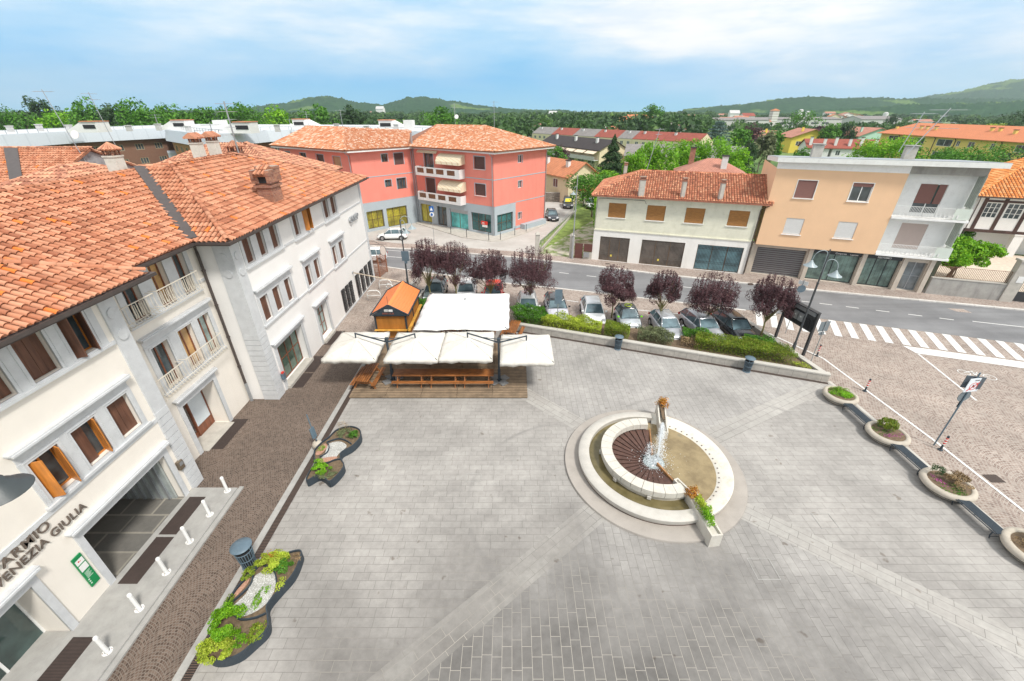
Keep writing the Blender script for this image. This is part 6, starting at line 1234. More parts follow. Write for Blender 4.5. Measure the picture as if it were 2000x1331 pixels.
# ================================================================ cars
def car_proto(name, L, Wd, H, paint, label, style='hatch', trim=None, roofm=None):
    """nose at -Y end (y=0 front bumper), built at origin, facing -Y"""
    t_ = thing(name, label, 'car'); hw = Wd / 2
    hood = {'hatch': .92, 'mini': .95, 'suv': 1.02, 'estate': .95}[style]; belt = hood + .04; y_ws = L * {'hatch': .25, 'mini': .24, 'suv': .27, 'estate': .27}[style]; y_wt = L * {'hatch': .43, 'mini': .45, 'suv': .42, 'estate': .42}[style]; y_rt = L * {'hatch': .84, 'mini': .86, 'suv': .86, 'estate': .88}[style]; y_rb = L * {'hatch': .96, 'mini': .97, 'suv': .96, 'estate': .965}[style]
    st = [(0, .84, .30, .50, .58), (.04 * L, .94, .22, .60, .70), (.12 * L, .99, .19, .74, .84), (y_ws, 1.0, .19, belt - .1, hood + .02), (L * .5, 1.0, .19, belt - .06, belt), (L * .8, 1.0, .2, belt - .04, belt + .02), (y_rb, .97, .24, belt - .06, belt + .02), (L, .88, .32, .62, .80)]
    vs = []; fs = []; n = 10
    for y_, k, zb, zs, zc in st:
        w_ = hw * k
        vs += [(-w_ * .86, y_, zb), (-w_, y_, zb + .14), (-w_ * 1.0, y_, (zb + zs) / 2 + .05), (-w_ * .96, y_, zs), (-w_ * .82, y_, zc - .015), (w_ * .82, y_, zc - .015), (w_ * .96, y_, zs), (w_ * 1.0, y_, (zb + zs) / 2 + .05), (w_, y_, zb + .14), (w_ * .86, y_, zb)]
    for i in range(len(st) - 1):
        for j in range(n): a, b_ = i * n + j, i * n + (j + 1) % n; fs.append([a, b_, b_ + n, a + n])
    fs += [list(range(n))[::-1], [(len(st) - 1) * n + j for j in range(n)]]
    mb = MB(); mb.add(vs, fs); bd = mb.build('body', paint, t_, smooth='all'); md = bd.modifiers.new('s', 'SUBSURF'); md.levels = md.render_levels = 1
    # glasshouse
    zr = H; b4 = [(-hw * .86, y_ws, belt - .06), (hw * .86, y_ws, belt - .06), (hw * .90, y_rb, belt - .04), (-hw * .90, y_rb, belt - .04)]; t4 = [(-hw * .66, y_wt, zr - .05), (hw * .66, y_wt, zr - .05), (hw * .64, y_rt, zr - .07), (-hw * .64, y_rt, zr - .07)]
    mb = MB(); mb.hexa(b4, t4); gl_ = mb.build('glasshouse', glassmat('car_glass', (.10, .15, .17), .03), t_, smooth=False); 
    rf = MB(); vs = []; m_ = 6
    for j in range(m_ + 1):
        f = j / m_; y_ = y_wt - .06 + (y_rt + .08 - y_wt) * f; w_ = hw * (.69 + .01 * math.sin(f * 3.14)); zz = zr - .055 + .06 * math.sin(math.pi * min(1, f * 1.0)) ** .6 - .02 * f
        vs += [(-w_, y_, zz - .035), (-w_ * .8, y_, zz + .01), (0, y_, zz + .025), (w_ * .8, y_, zz + .01), (w_, y_, zz - .035)]
    fs = [[j * 5 + i, j * 5 + i + 1, (j + 1) * 5 + i + 1, (j + 1) * 5 + i] for j in range(m_) for i in range(4)]; rf.add(vs, fs); ro = rf.build('roof', roofm or paint, t_, smooth='all'); md = ro.modifiers.new('s', 'SOLIDIFY'); md.thickness = .05
    for i in range(4): pl = MB(); pl.tube([Vector(b4[i]) * 1.0, Vector(t4[i]) + Vector((0, 0, .02))], .035, 6); pl.build('pillar', roofm or paint, t_, smooth='all')
    for sg in (-1, 1):
        for f in ((.52,) if style == 'mini' else (.50, .76)): yb = L * f; pl = MB(); pl.tube([(sg * hw * .885, yb, belt - .04), (sg * hw * .665, yb * .985, zr - .06)], .03, 6); pl.build('pillar', roofm or paint, t_, smooth='all')
    tyre = mat('tyre_rubber', (.02, .02, .02), .85); rim = mat('alloy_rim', (.45, .46, .47), .35, .1, metal=.7); r = .31
    for y_ in (L * .19, L * .81):
        for sg in (-1, 1):
            x_ = sg * (hw - .09); mb = MB(); mb.cyl((x_ - .1, y_, r), (x_ + .1, y_, r), r, r, 22); wh = mb.build('wheel', tyre, t_); mb = MB(); mb.cyl((x_ + sg * .095, y_, r), (x_ + sg * .108, y_, r), r * .66, r * .62, 14); mb.build('rim', rim, wh)
            mb = MB(); mb.tube([(sg * (hw + .003), y_ + (r + .05) * math.cos(a), r + (r + .05) * math.sin(a)) for a in [math.pi * q / 8 for q in range(9)]], .03, 5); mb.build('wheel_arch', M['dark'], t_)
    for sg in (-1, 1):
        mb = MB(); x_ = sg * hw; mb.hexa([(x_ * .50, .05, .60), (x_ * .86, .10, .60), (x_ * .90, .26, .66), (x_ * .56, .2, .70)], [(x_ * .50, .10, .71), (x_ * .86, .16, .72), (x_ * .90, .36, .76), (x_ * .56, .30, .76)]); mb.build('headlight', glassmat('headlamp_glass', (.5, .52, .54), .08), t_)
        mb = MB(); mb.obox((x_ * 1.08, y_ws + .18, belt + .04), (.09, 0, 0), (0, .05, 0), (0, 0, .065)); mb.build('mirror', trim or paint, t_, bevel=.02)
        mb = MB(); mb.box(min(x_ * .74, x_ * .93), max(x_ * .74, x_ * .93), L - .03, L + .0, .68, .9); mb.build('tail_light', mat('red_lens', (.5, .02, .02), .2), t_)
        for f in (.47, .68):
            if style == 'mini' and f > .6: continue
            mb = MB(); mb.box(min(x_ * .995, x_ * 1.02), max(x_ * .995, x_ * 1.02), L * f, L * f + .16, belt - .14, belt - .11); mb.build('door_handle', trim or paint, t_)
    mb = MB(); mb.box(-hw * .5, hw * .5, -.015, .05, .30, .46); mb.build('grille', M['dark'], t_); mb = MB(); mb.box(-.26, .26, -.03, -.016, .36, .47); mb.build('number_plate', M['white_p'], t_)
    mb = MB(); mb.tube([(-.1, y_ws - .01, belt - .01), (hw * .6, y_ws + .07, belt + .05)], .012, 4); mb.tube([(-hw * .6, y_ws - .01, belt - .01), (.05, y_ws + .07, belt + .05)], .012, 4); mb.build('wiper', M['dark'], t_)
    return t_
def paint(name, c, rough=.22, metal=.0):
    m, t, b = newmat(name); b.inputs['Base Color'].default_value = (*c, 1); b.inputs['Roughness'].default_value = rough; b.inputs['Metallic'].default_value = metal
    b.inputs['Coat Weight'].default_value = .6; b.inputs['Coat Roughness'].default_value = .06; t.l.new(t.ramp(t.noise(pos(t), 6, 4), [(.3, sc3(c, .93)), (.7, sc3(c, 1.03))]), b.inputs['Base Color']); return m
wp = paint('white_car_paint', (.86, .87, .87)); sil = paint('silver_car_paint', (.55, .57, .60), .3, .5); blk = paint('black_car_paint', (.018, .02, .024)); lil = paint('pale_lilac_paint', (.55, .54, .60)); grn = paint('dark_green_grey_paint', (.06, .085, .085)); redc = paint('bright_red_paint', (.70, .02, .015)); navy = paint('dark_blue_grey_paint', (.03, .035, .045)); sml = paint('silver_white_paint', (.62, .66, .70), .3, .4); lime = paint('lime_green_trim', (.22, .72, .02)); 
GC = 'cars parked side by side between the plum trees'
CARS = [('parked_car', 4.3, 1.85, 1.55, grn, 'dark green grey car, leftmost of the row, under the left plum tree', 'suv', -7.4, 35.6, 0, None, None),
 ('parked_car', 3.9, 1.8, 1.6, wp, 'white tall car between the two left plum trees, behind the parasol', 'suv', -4.3, 35.6, 2, None, None),
 ('parked_car', 3.9, 1.8, 1.5, redc, 'bright red car half hidden behind plum tree and large parasol', 'hatch', -1.8, 35.3, 0, None, None),
 ('parked_car', 4.1, 1.8, 1.5, wp, 'white car under the plum tree at the corner of the large parasol', 'hatch', 1.4, 32.2, 0, None, None),
 ('parked_car', 4.3, 1.85, 1.52, lil, 'pale lilac car with black roof behind the small double sign', 'suv', 3.95, 31.7, 1, M['dark'], paint('black_roof_paint', (.03, .032, .035))),
 ('parked_car', 4.1, 1.8, 1.48, wp, 'white hatchback with grey roof stripe, left of the hedge block', 'hatch', 6.95, 31.1, -2, None, None),
 ('parked_car', 2.75, 1.72, 1.58, sml, 'very small silver car with lime green trim and mirrors', 'mini', 9.75, 30.35, 1, lime, paint('black_roof_paint2', (.04, .045, .05))),
 ('parked_car', 4.0, 1.72, 1.45, sil, 'silver hatchback behind the narrow plum tree and loose shrub', 'hatch', 12.6, 28.35, 2, None, None),
 ('parked_car', 4.5, 1.8, 1.5, sil, 'silver estate car under the broad plum tree', 'estate', 15.75, 28.0, 9, M['dark'], None),
 ('parked_car', 4.4, 1.8, 1.5, blk, 'black estate car at the right end of the parked row', 'estate', 18.15, 27.9, 6, None, None),
 ('parked_car', 4.1, 1.75, 1.48, wp, 'white hatchback parked sideways before the coral building', 'hatch', -18.8, 58.3, 102 - 180 - 8, M['dark'], None),
 ('parked_car', 4.2, 1.8, 1.6, wp, 'white car just visible beyond the corner of the white building', 'suv', -19.3, 48.4, -82, None, None),
 ('parked_car', 4.3, 1.8, 1.5, navy, 'dark blue car on the side lane by the coral building', 'hatch', 6.7, 68.4, 2, None, None),
 ('parked_car', 4.6, 1.85, 1.75, navy, 'dark people carrier with yellow sun shade before the stone wall', 'suv', 10.2, 78.3, -6, None, None),
 ('parked_car', 4.3, 1.85, 1.65, wp, 'white off-roader with black panels at the end of the side lane', 'suv', 14.6, 78.0, 3, M['dark'], None)]
for i, (nm, L, Wd, H, pt_, l, sty, x_, y_, deg, trim, rfm) in enumerate(CARS):
    c = car_proto(nm, L * 1.03, Wd * 1.03, H * 1.03, pt_, l, sty, trim, rfm); c['group'] = GC if i < 10 else ''
    if i >= 10: del c['group']
    c.location = (x_, y_, .055 if i in (12, 13, 14, 10) else 0); c.rotation_euler = (0, 0, R(deg))
    if i == 6:
        mb = MB(); OFF[c.name] = Vector((0, 0, 0)); mb.box(-.72, .72, -.05, .02, .2, .26); mb.build('lower_trim', lime, c)
        mb = MB(); mb.tube([(.3 * math.cos(a), 1.75 + .28 * math.sin(a), 1.66) for a in [2 * math.pi * q / 12 for q in range(11)]], .04, 5); mb.build('roof_emblem', mat('yellow_lime', (.6, .75, .05), .4), c)
    if i == 13: mb = MB(); mb.hexa([(-.6, 1.3, 1.08), (.6, 1.3, 1.08), (.5, 1.75, 1.58), (-.5, 1.75, 1.58)], [(-.6, 1.27, 1.1), (.6, 1.27, 1.1), (.5, 1.72, 1.6), (-.5, 1.72, 1.6)]); OFF[c.name] = Vector((0, 0, 0)); mb.build('sun_shade', mat('yellow_shade', (.75, .65, .05), .7), c)
# ================================================================ round planters and benches
M['exposed'] = mat('exposed_aggregate', (.46, .41, .34), .85, .12, 3, dirt=.3, dirtc=(.28, .25, .2), bmp=.5, bscale=60)
def rplanter(x_, y_, r, label):
    t_ = thing('round_planter', label, 'planter', (x_, y_, 0), 'round concrete planters along the edge of the square'); mb = MB(); mb.lathe([(r * .68, 0), (r * .80, .06), (r * .9, .17), (r * .96, .22)], x_, y_, 40); mb.lathe([(r * .99, .27), (r * 1.03, .36), (r * 1.0, .45), (r * .92, .51), (r * .80, .51), (r * .76, .46), (r * .76, .36)], x_, y_, 40); mb.lathe([(r * .76, .38), (0, .44)], x_, y_, 30); mb.mt(0); o = mb.build('bowl', M['exposed'], t_, smooth='all')
    mb = MB(); mb.lathe([(r * .96, .215), (r * .97, .275)], x_, y_, 40); mb.build('dark_groove', M['anthra'], t_)
    mb = MB(); mb.lathe([(r * .77, .46), (r * .4, .50), (0, .52)], x_, y_, 24); mb.build('soil', M['soil'], t_); return t_
def ball(par, name, c, rad, sq, mt, n, ls, k=24, sp=.3): P, O_ = clumps(n, c, rad, sq, k, sp, .6, -.1); V, f = leafcloud(P, rng.uniform(.6, 1.3, len(P)) * ls, O_); return np_mesh(name, V, f, mt, par)
r1_ = rplanter(20.52, 21.25, .93, 'round concrete planter with low bright green plants, farthest one'); ball(r1_, 'plant', (20.5, 21.3, .5), .58, (1.1, .95, .35), M['leaf_b'], 3000, .028, 50); ball(r1_, 'dry_plant', (20.6, 21.5, .55), .3, (1, 1, .8), M['leaf_dry'], 120, .025)
r2_ = rplanter(20.68, 17.72, .98, 'round concrete planter with clipped dark green ball and magenta flowers'); ball(r2_, 'plant', (20.72, 17.9, .78), .46, (1, 1, .85), M['leaf_h'], 5200, .026, 70, .22); ball(r2_, 'flowers', (20.75, 17.4, .5), .35, (1.7, .5, .3), M['leaf_pk'], 170, .02); ball(r2_, 'ground_leaves', (20.5, 17.8, .47), .6, (1, 1, .15), M['leaf_g'], 500, .025)
r3_ = rplanter(20.75, 14.15, 1.02, 'round concrete planter with brown dried shrub and a few magenta flowers'); ball(r3_, 'dry_plant', (20.95, 14.05, .66), .5, (1.1, .95, .7), M['leaf_dry'], 2400, .03); ball(r3_, 'plant', (20.5, 14.6, .8), .3, (1, 1, 1), M['leaf_d'], 500, .03); ball(r3_, 'flowers', (20.3, 14.2, .52), .3, (.6, 1.4, .3), M['leaf_pk'], 110, .02); ball(r3_, 'ground_leaves', (20.6, 13.8, .47), .55, (1, 1, .15), M['leaf_g'], 500, .025)
r4_ = rplanter(21.25, 10.7, 1.06, 'round concrete planter with dark shrub and yellow green plants at the right edge'); ball(r4_, 'plant', (21.6, 10.9, .9), .45, (1, 1, 1), M['leaf_g'], 1600, .03); ball(r4_, 'yellow_plant', (21.0, 10.6, .58), .32, (1, 1, .6), M['leaf_y'], 700, .028); ball(r4_, 'dry_plant', (20.9, 10.9, .5), .4, (1, 1, .25), M['leaf_dry'], 400, .025)
def bench():
    t_ = thing('metal_bench', 'x', 'bench'); L = .98; mb = MB()
    for k in range(13): y_ = -.21 + k * .035; mb.box(-L, L, y_ - .0135, y_ + .0135, .42, .445)
    mb.build('seat', M['bluegrey'] if 0 else M['anthra'], t_); mb = MB()
    for y_ in (-.27, .27): mb.tube([(-L + .03, y_, .40), (L - .03, y_, .40)], .022, 6)
    for x_ in (-L + .03, L - .03, 0): mb.tube([(x_, -.27, .40), (x_, .27, .40)], .018, 6)
    mb.build('frame', M['anthra'], t_)
    for x_ in (-.86, .86):
        mb = MB(); mb.tube([(x_, -.26, .4), (x_, -.3, .2), (x_, -.22, 0)], .022, 6); mb.tube([(x_, .26, .4), (x_, .3, .2), (x_, .22, 0)], .022, 6); mb.tube([(x_, -.28, .12), (x_, .28, .12)], .014, 5); mb.build('leg', M['anthra'], t_)
    return t_
bn = bench(); used = [False]
for x_, y_, l in ((20.3, 19.35, 'dark metal bench between the farthest and second round planter'), (20.45, 15.92, 'dark metal bench between the clipped ball planter and the brown shrub planter'), (20.55, 12.42, 'dark metal bench nearest, between the brown shrub planter and right edge')): place(bn, used, (x_, y_, 0), R(90), l, 'dark slatted metal benches between the planters')
mb = MB(); mb.box(21.2, 21.42, -15, 23.3, -.02, .02); struct('stone_edging', mb, M['pale_st'])
# curved planters
def blade(cu, pts, z0, z1): pass
def curved(name_, label, loc, outlines, fills, plants, group='curved dark metal flower planters'):
    t_ = thing(name_, label, 'planter', loc, group)
    def smooth_(P, closed=True):
        out = []; n = len(P)
        for i in range(n if closed else n - 1):
            p0, p1, p2, p3 = P[(i - 1) % n], P[i], P[(i + 1) % n], P[(i + 2) % n]
            if not closed: p0 = P[max(0, i - 1)]; p3 = P[min(n - 1, i + 2)]
            for k in range(6):
                s_ = k / 6; out.append(tuple(.5 * ((2 * p1[j]) + (-p0[j] + p2[j]) * s_ + (2 * p0[j] - 5 * p1[j] + 4 * p2[j] - p3[j]) * s_ ** 2 + (-p0[j] + 3 * p1[j] - 3 * p2[j] + p3[j]) * s_ ** 3) for j in (0, 1)))
        if not closed: out.append(P[-1])
        return out
    for closed, P in outlines:
        S = smooth_(P, closed); mb = MB(); n = len(S)
        for i in range(n if closed else n - 1):
            a, b_ = Vector((*S[i], 0)), Vector((*S[(i + 1) % n], 0)); d = (b_ - a).normalized(); s_ = Vector((-d.y, d.x, 0)) * .022
            mb.hexa([a - s_ + Vector((0, 0, .01)), b_ - s_ + Vector((0, 0, .01)), b_ + s_ + Vector((0, 0, .01)), a + s_ + Vector((0, 0, .01))], [a - s_ + Vector((0, 0, .45)), b_ - s_ + Vector((0, 0, .45)), b_ + s_ + Vector((0, 0, .45)), a + s_ + Vector((0, 0, .45))])
        mb.build('metal_edge', M['anthra'], t_)
    for P, z, mt_ in fills:
        S = smooth_(P, True); mb = MB(); mb.quad(*[(x_, y_, z) for x_, y_ in S]); o = mb.build('bed_fill', mt_, t_)
    for k, (c, rad, sq, mt_, n, ls) in enumerate(plants): ball(t_, 'plant', c, rad, sq, mt_, n, ls)
    return t_
m, t, b = newmat('white_pebbles'); p = pos(t); vo = t.n.new('ShaderNodeTexVoronoi'); vo.inputs['Scale'].default_value = 22; t.l.new(p, vo.inputs['Vector']); k = t.mix(1.0, t.ramp(vo.outputs['Distance'], [(.1, (.82, .82, .80)), (.55, (.42, .41, .38))]), t.ramp(t.noise(p, 3, 4), [(.35, .8), (.6, 1)]), 'MULTIPLY'); t.l.new(k, b.inputs[0]); bump(t, b, vo.outputs['Distance'], .8, .03); M['peb_w'] = m
m, t, b = newmat('pink_pebbles'); p = pos(t); vo = t.n.new('ShaderNodeTexVoronoi'); vo.inputs['Scale'].default_value = 26; t.l.new(p, vo.inputs['Vector']); k = t.ramp(vo.outputs['Distance'], [(.1, (.72, .40, .28)), (.5, (.40, .22, .15))]); t.l.new(k, b.inputs[0]); bump(t, b, vo.outputs['Distance'], .8, .03); M['peb_p'] = m
# near planter
N_out = [(-8.55, 10.7), (-9.15, 10.55), (-9.75, 10.25), (-10.0, 9.75), (-10.22, 9.25), (-10.28, 8.65), (-10.1, 8.35), (-10.25, 7.95), (-10.15, 7.4), (-9.9, 6.95), (-9.45, 6.85), (-8.95, 7.0), (-8.65, 7.35), (-8.4, 7.8), (-8.62, 8.25), (-8.8, 8.6), (-8.62, 9.15), (-8.4, 9.7), (-8.4, 10.3)]
curved('curved_planter', 'near curved dark metal planter with lime green shrubs and white pebbles', (-9.3, 8.8, 0), [(True, N_out), (False, [(-9.75, 10.1), (-9.35, 9.95), (-9.05, 9.7), (-8.75, 9.2)]), (False, [(-10.2, 8.6), (-9.95, 8.95), (-9.8, 9.35), (-9.9, 9.7)]), (False, [(-9.95, 8.35), (-9.5, 8.1), (-9.0, 8.15), (-8.7, 8.3)])],
 [(N_out, .36, M['soil']), ([(-9.8, 9.7), (-9.3, 9.85), (-8.95, 9.55), (-8.8, 9.0), (-8.95, 8.5), (-9.5, 8.2), (-10.0, 8.5), (-9.8, 9.0)], .39, M['peb_w']), ([(-10.2, 9.1), (-10.0, 9.6), (-9.95, 9.3), (-10.15, 8.8)], .395, M['peb_p'])],
 [((-9.35, 10.15, .5), .6, (1, .7, .55), M['leaf_y'], 4200, .032), ((-9.45, 10.3, .6), .3, (1, 1, .8), M['leaf_r'], 160, .03), ((-8.85, 9.95, .5), .42, (.9, .8, .6), M['leaf_g'], 1100, .03), ((-9.75, 7.85, .62), .7, (.8, .9, .6), M['leaf_b'], 5200, .032), ((-9.75, 7.1, .45), .62, (1, .65, .6), M['leaf_y'], 4200, .03), ((-9.3, 7.45, .42), .38, (1, .9, .45), M['leaf_b'], 1300, .028), ((-9.95, 8.35, .45), .3, (1, .6, .6), M['leaf_g'], 500, .03), ((-8.7, 7.7, .42), .35, (.8, 1, .25), M['leaf_h'], 1100, .028), ((-9.2, 8.9, .42), .4, (.5, 1.3, .15), M['leaf_b'], 420, .028), ((-10.1, 9.75, .45), .28, (.8, 1, .4), M['leaf_h'], 800, .028), ((-10.2, 8.75, .45), .22, (.8, 1, .4), M['leaf_h'], 250, .028), ((-8.55, 10.35, .42), .28, (1, .7, .3), M['leaf_dry'], 200, .025), ((-8.65, 9.3, .5), .2, (.8, 1.4, .6), M['leaf_y'], 260, .025)])
F_out = [(-9.85, 14.35), (-9.45, 14.7), (-9.1, 14.55), (-8.72, 14.3), (-8.45, 14.85), (-8.42, 15.35), (-8.75, 15.8), (-8.85, 16.25), (-8.45, 16.7), (-8.25, 17.4), (-8.5, 18.0), (-9.1, 18.25), (-9.7, 18.0), (-9.95, 17.35), (-10.15, 17.0), (-10.3, 16.4), (-10.1, 15.85), (-9.9, 15.45), (-9.95, 14.9)]
curved('curved_planter', 'far curved dark metal planter with white pebbles and low dry plants', (-9.3, 16.3, 0), [(True, F_out), (False, [(-9.9, 17.0), (-9.4, 17.25), (-8.9, 17.1), (-8.55, 16.85)]), (False, [(-9.85, 15.9), (-9.6, 16.2), (-9.65, 16.65), (-9.9, 17.0)]), (False, [(-9.9, 15.5), (-9.4, 15.45), (-9.0, 15.7), (-8.75, 15.75)])],
 [(F_out, .36, M['soil']), ([(-9.75, 16.9), (-9.2, 17.05), (-8.75, 16.7), (-8.95, 16.2), (-9.1, 15.8), (-9.7, 15.7), (-9.7, 16.2)], .39, M['peb_w']), ([(-10.15, 16.6), (-9.95, 16.9), (-9.75, 16.6), (-9.9, 16.1), (-10.15, 16.1)], .395, M['peb_p']), ([(-9.05, 15.95), (-9.0, 15.72), (-9.7, 15.52), (-9.75, 15.8)], .396, M['peb_p'])],
 [((-9.35, 15.0, .5), .52, (.9, .7, .45), M['leaf_b'], 2400, .028), ((-9.1, 14.75, .42), .55, (1, .5, .2), M['leaf_o'], 1500, .026), ((-9.1, 17.65, .42), .68, (1, .6, .16), M['leaf_o'], 2600, .026), ((-8.6, 17.5, .5), .3, (.8, 1, .6), M['leaf_g'], 900, .028), ((-9.3, 18.0, .6), .4, (1, .5, .9), M['leaf_dry'], 200, .022), ((-10.0, 16.5, .42), .22, (.8, 1, .35), M['leaf_b'], 180, .025), ((-9.6, 15.3, .6), .25, (1, 1, 1), M['leaf_b'], 320, .028)])
# stone ball with leaning sign
sb = thing('stone_ball', 'rough grey stone ball beside the far curved planter', 'stone ball', (-10.42, 16.95, 0)); mb = MB(); mb.lathe([(.001, 0.0)] + [(.27 * math.sin(a), .27 - .27 * math.cos(a)) for a in [math.pi * k / 12 for k in range(1, 12)]] + [(.001, .54)], -10.42, 16.95, 24); mb.build('ball', M['exposed'], sb, smooth='all'); mb = MB(); mb.cyl((-10.42, 16.95, .53), (-10.42, 16.95, .57), .05); mb.build('socket', M['anthra'], sb)
si = thing('leaning_sign', 'narrow blue grey metal sign standing up from behind the stone ball', 'sign', (-10.45, 17.0, .5)); mb = MB(); mb.tube([(-10.43, 16.98, .55), (-10.62, 17.1, 2.2)], .03, 6); mb.build('post', M['bluegrey'], si); mb = MB(); mb.obox((-10.5, 17.0, 1.05), (.05, .14, 0), (.02, -.01, 0), (-.03, .01, .32)); mb.build('panel', M['bluegrey'], si)
# litter bins
def bin_():
    t_ = thing('litter_bin', 'x', 'litter bin'); mb = MB(); mb.lathe([(.19, .04), (.2, .08), (.235, .55), (.25, .8), (.24, .82), (0, .82)], 0, 0, 28); mb.build('liner', M['dark'], t_, smooth=True); mb = MB()
    for k in range(20): a = 2 * math.pi * k / 20; c, s_ = math.cos(a), math.sin(a); mb.tube([(.21 * c, .21 * s_, .04), (.225 * c, .225 * s_, .3), (.27 * c, .27 * s_, .84)], .016, 4)
    for z, r in ((.06, .22), (.45, .245), (.82, .275)): mb.lathe([(r, z), (r + .012, z + .02), (r, z + .04)], 0, 0, 28)
    mb.build('basket', M['bluegrey'], t_); mb = MB()
    for k in range(3): a = 2 * math.pi * k / 3; mb.tube([(.26 * math.cos(a), .26 * math.sin(a), .82), (.27 * math.cos(a), .27 * math.sin(a), 1.06)], .014, 5)
    mb.build('lid_strut', M['bluegrey'], t_); mb = MB(); mb.lathe([(.33, 1.05), (.345, 1.07), (.33, 1.09), (.1, 1.13), (0, 1.135)], 0, 0, 32); mb.build('lid', M['bluegrey'], t_, smooth='all'); mb = MB(); mb.lathe([(.24, 0), (.26, .01), (.24, .05), (0, .05)], 0, 0, 24); mb.build('base', M['bluegrey'], t_); return t_
bi = bin_(); used = [False]
for x_, y_, s_, l in ((-10.5, 10.35, 1.12, 'round dark litter bin with flat lid beside the near curved planter'), (8.05, 27.65, 1.0, 'round blue grey litter bin in the middle of the planter wall'), (16.35, 24.55, 1.0, 'round blue grey litter bin near the right end of the planter wall')): place(bi, used, (x_, y_, 0), 0, l, 'round litter bins with flat lids', s_)
# white bollards
wb = thing('white_bollard', 'x', 'bollard'); mb = MB(); mb.lathe([(.065, 0), (.065, .80), (.074, .80), (.074, .86), (.055, .90), (0, .91)], 0, 0, 18); mb.build('post', M['white_p'], wb, smooth=True); mb = MB(); mb.lathe([(.15, 0), (.15, .02), (.08, .03)], 0, 0, 18); mb.build('flange', M['white_p'], wb); mb = MB()
for k in range(4): a = math.pi / 4 + k * math.pi / 2; mb.cyl((.12 * math.cos(a), .12 * math.sin(a), .02), (.12 * math.cos(a), .12 * math.sin(a), .04), .014, .014, 6)
mb.build('bolts', mat('rusty_bolt', (.25, .12, .06), .7), wb); used = [False]
for i, y_ in enumerate((13.95, 12.62, 11.29, 9.95, 8.59, 7.22)): place(wb, used, (-13.5, y_, .15), .3 * i, ['white bollard farthest from the camera, at the end of the platform', 'white bollard second from the far end, before the garage grating', 'white bollard third from the far end of the platform', 'white bollard fourth from the far end, by the green board', 'white bollard fifth from the far end, between the gratings', 'white bollard nearest the bottom of the photo'][i], 'white bollards along the platform edge')
# red and white posts
rp_ = thing('warning_post', 'x', 'post'); mb = MB(); mb.lathe([(.12, 0), (.11, .03), (.05, .05), (.05, .88), (.055, .9), (.05, .95), (0, .96)], 0, 0, 16); mb.build('tube', M['anthra'], rp_, smooth=True); mb = MB(); mb.lathe([(.053, .36), (.053, .84)], 0, 0, 16); mb.build('white_sleeve', M['white_p'], rp_); mb = MB()
for z in (.42, .58, .74):
    for k in range(16): a, b_ = 2 * math.pi * k / 16, 2 * math.pi * (k + 1) / 16; za, zb = z + .05 * abs(k - 8) / 8, z + .05 * abs(k - 7) / 8; mb.quad(*[(.0555 * math.cos(q), .0555 * math.sin(q), zz) for q, zz in ((a, za), (b_, zb), (b_, zb + .08), (a, za + .08))])
mb.build('red_chevron', M['red_p'], rp_); used = [False]
for x_, y_, l in ((22.58, 26.62, 'short red and white post nearest the notice display'), (22.88, 22.2, 'short red and white post level with the farthest round planter'), (22.98, 16.85, 'short red and white post beside the tall pedestrian zone sign')): place(rp_, used, (x_, y_, 0), .4, l, 'short red and white warning posts')
# ================================================================ street lamps
def lamp_head(par, x_, y_, z, s=1.0, mt=None):
    mb = MB(); prof = [(.42, 0), (.40, .03), (.24, .12), (.22, .17), (.15, .2), (.14, .27), (.08, .3), (.07, .38), (.03, .4), (0, .41)]; mb.lathe([(r * s, z + q * s) for r, q in prof], x_, y_, 28); h = mb.build('lamp_shade', mt or M['lampgrey'], par, smooth='all'); mb = MB(); mb.lathe([(.39 * s, z + .02), (.2 * s, z - .05), (0, z - .06)], x_, y_, 20); mb.build('diffuser', glassmat('lamp_glass', (.6, .62, .6), .2), h); return h
def street_lamp(label, x_, y_, H, rz, arms, mt, crook=.75, zh=None, s=1.0):
    t_ = thing('street_lamp', label, 'street lamp', (x_, y_, 0)); mb = MB(); mb.lathe([(.16, 0), (.13, .1), (.11, .9), (.07, 1.0), (.065, H * .7), (.09, H * .7 + .02), (.09, H * .7 + .08), (.05, H * .7 + .1), (.045, H), (0, H + .02)], x_, y_, 14); mb.build('pole', mt, t_, smooth=True)
    c, s_ = math.cos(rz), math.sin(rz)
    for sg, zz in arms:
        mb = MB(); P = []
        for k in range(9): a = math.pi * k / 8; q = crook * .5 * (1 - math.cos(a)); P.append((x_ + sg * c * (.05 + q), y_ + sg * s_ * (.05 + q), zz + .42 * math.sin(a) * crook / .75 + .35 * (1 - k / 8)))
        P = [(x_ + sg * c * .05, y_ + sg * s_ * .05, zz - .9)] + P + [(P[-1][0], P[-1][1], zz - .12)]; mb.tube(P, .026, 7); mb.tube([(x_, y_, zz - .1), (x_ + sg * c * .05, y_ + sg * s_ * .05, zz - .1)], .03, 6); mb.build('bracket_arm', mt if mt is not M['darkpole'] else M['lampgrey'], t_, smooth='all')
        lamp_head(t_, P[-1][0], P[-1][1], zz - .5 * s, s)
    return t_
street_lamp('tall double armed street lamp in front of the notice display', 20.9, 26.95, 7.95, R(-18), ((-1, 7.25), (1, 6.7)), M['darkpole'])
street_lamp('street lamp with two grey heads behind the kiosk, in front of the white car', -10.7, 40.5, 6.8, R(20), ((1, 6.35), (.45, 6.0)), M['darkpole'], 1.0)
street_lamp('street lamp by the small brown gate, left of the pale green house', 7.3, 49.5, 9.6, R(200), ((1, 8.0),), M['galv'], .35, s=.8)
nl = thing('street_lamp', 'street lamp whose grey bell shade enters the picture at the left edge', 'street lamp', (-10.2, 3.0, 0)); hx, hy, hz = -7.32, 4.2, 11.2
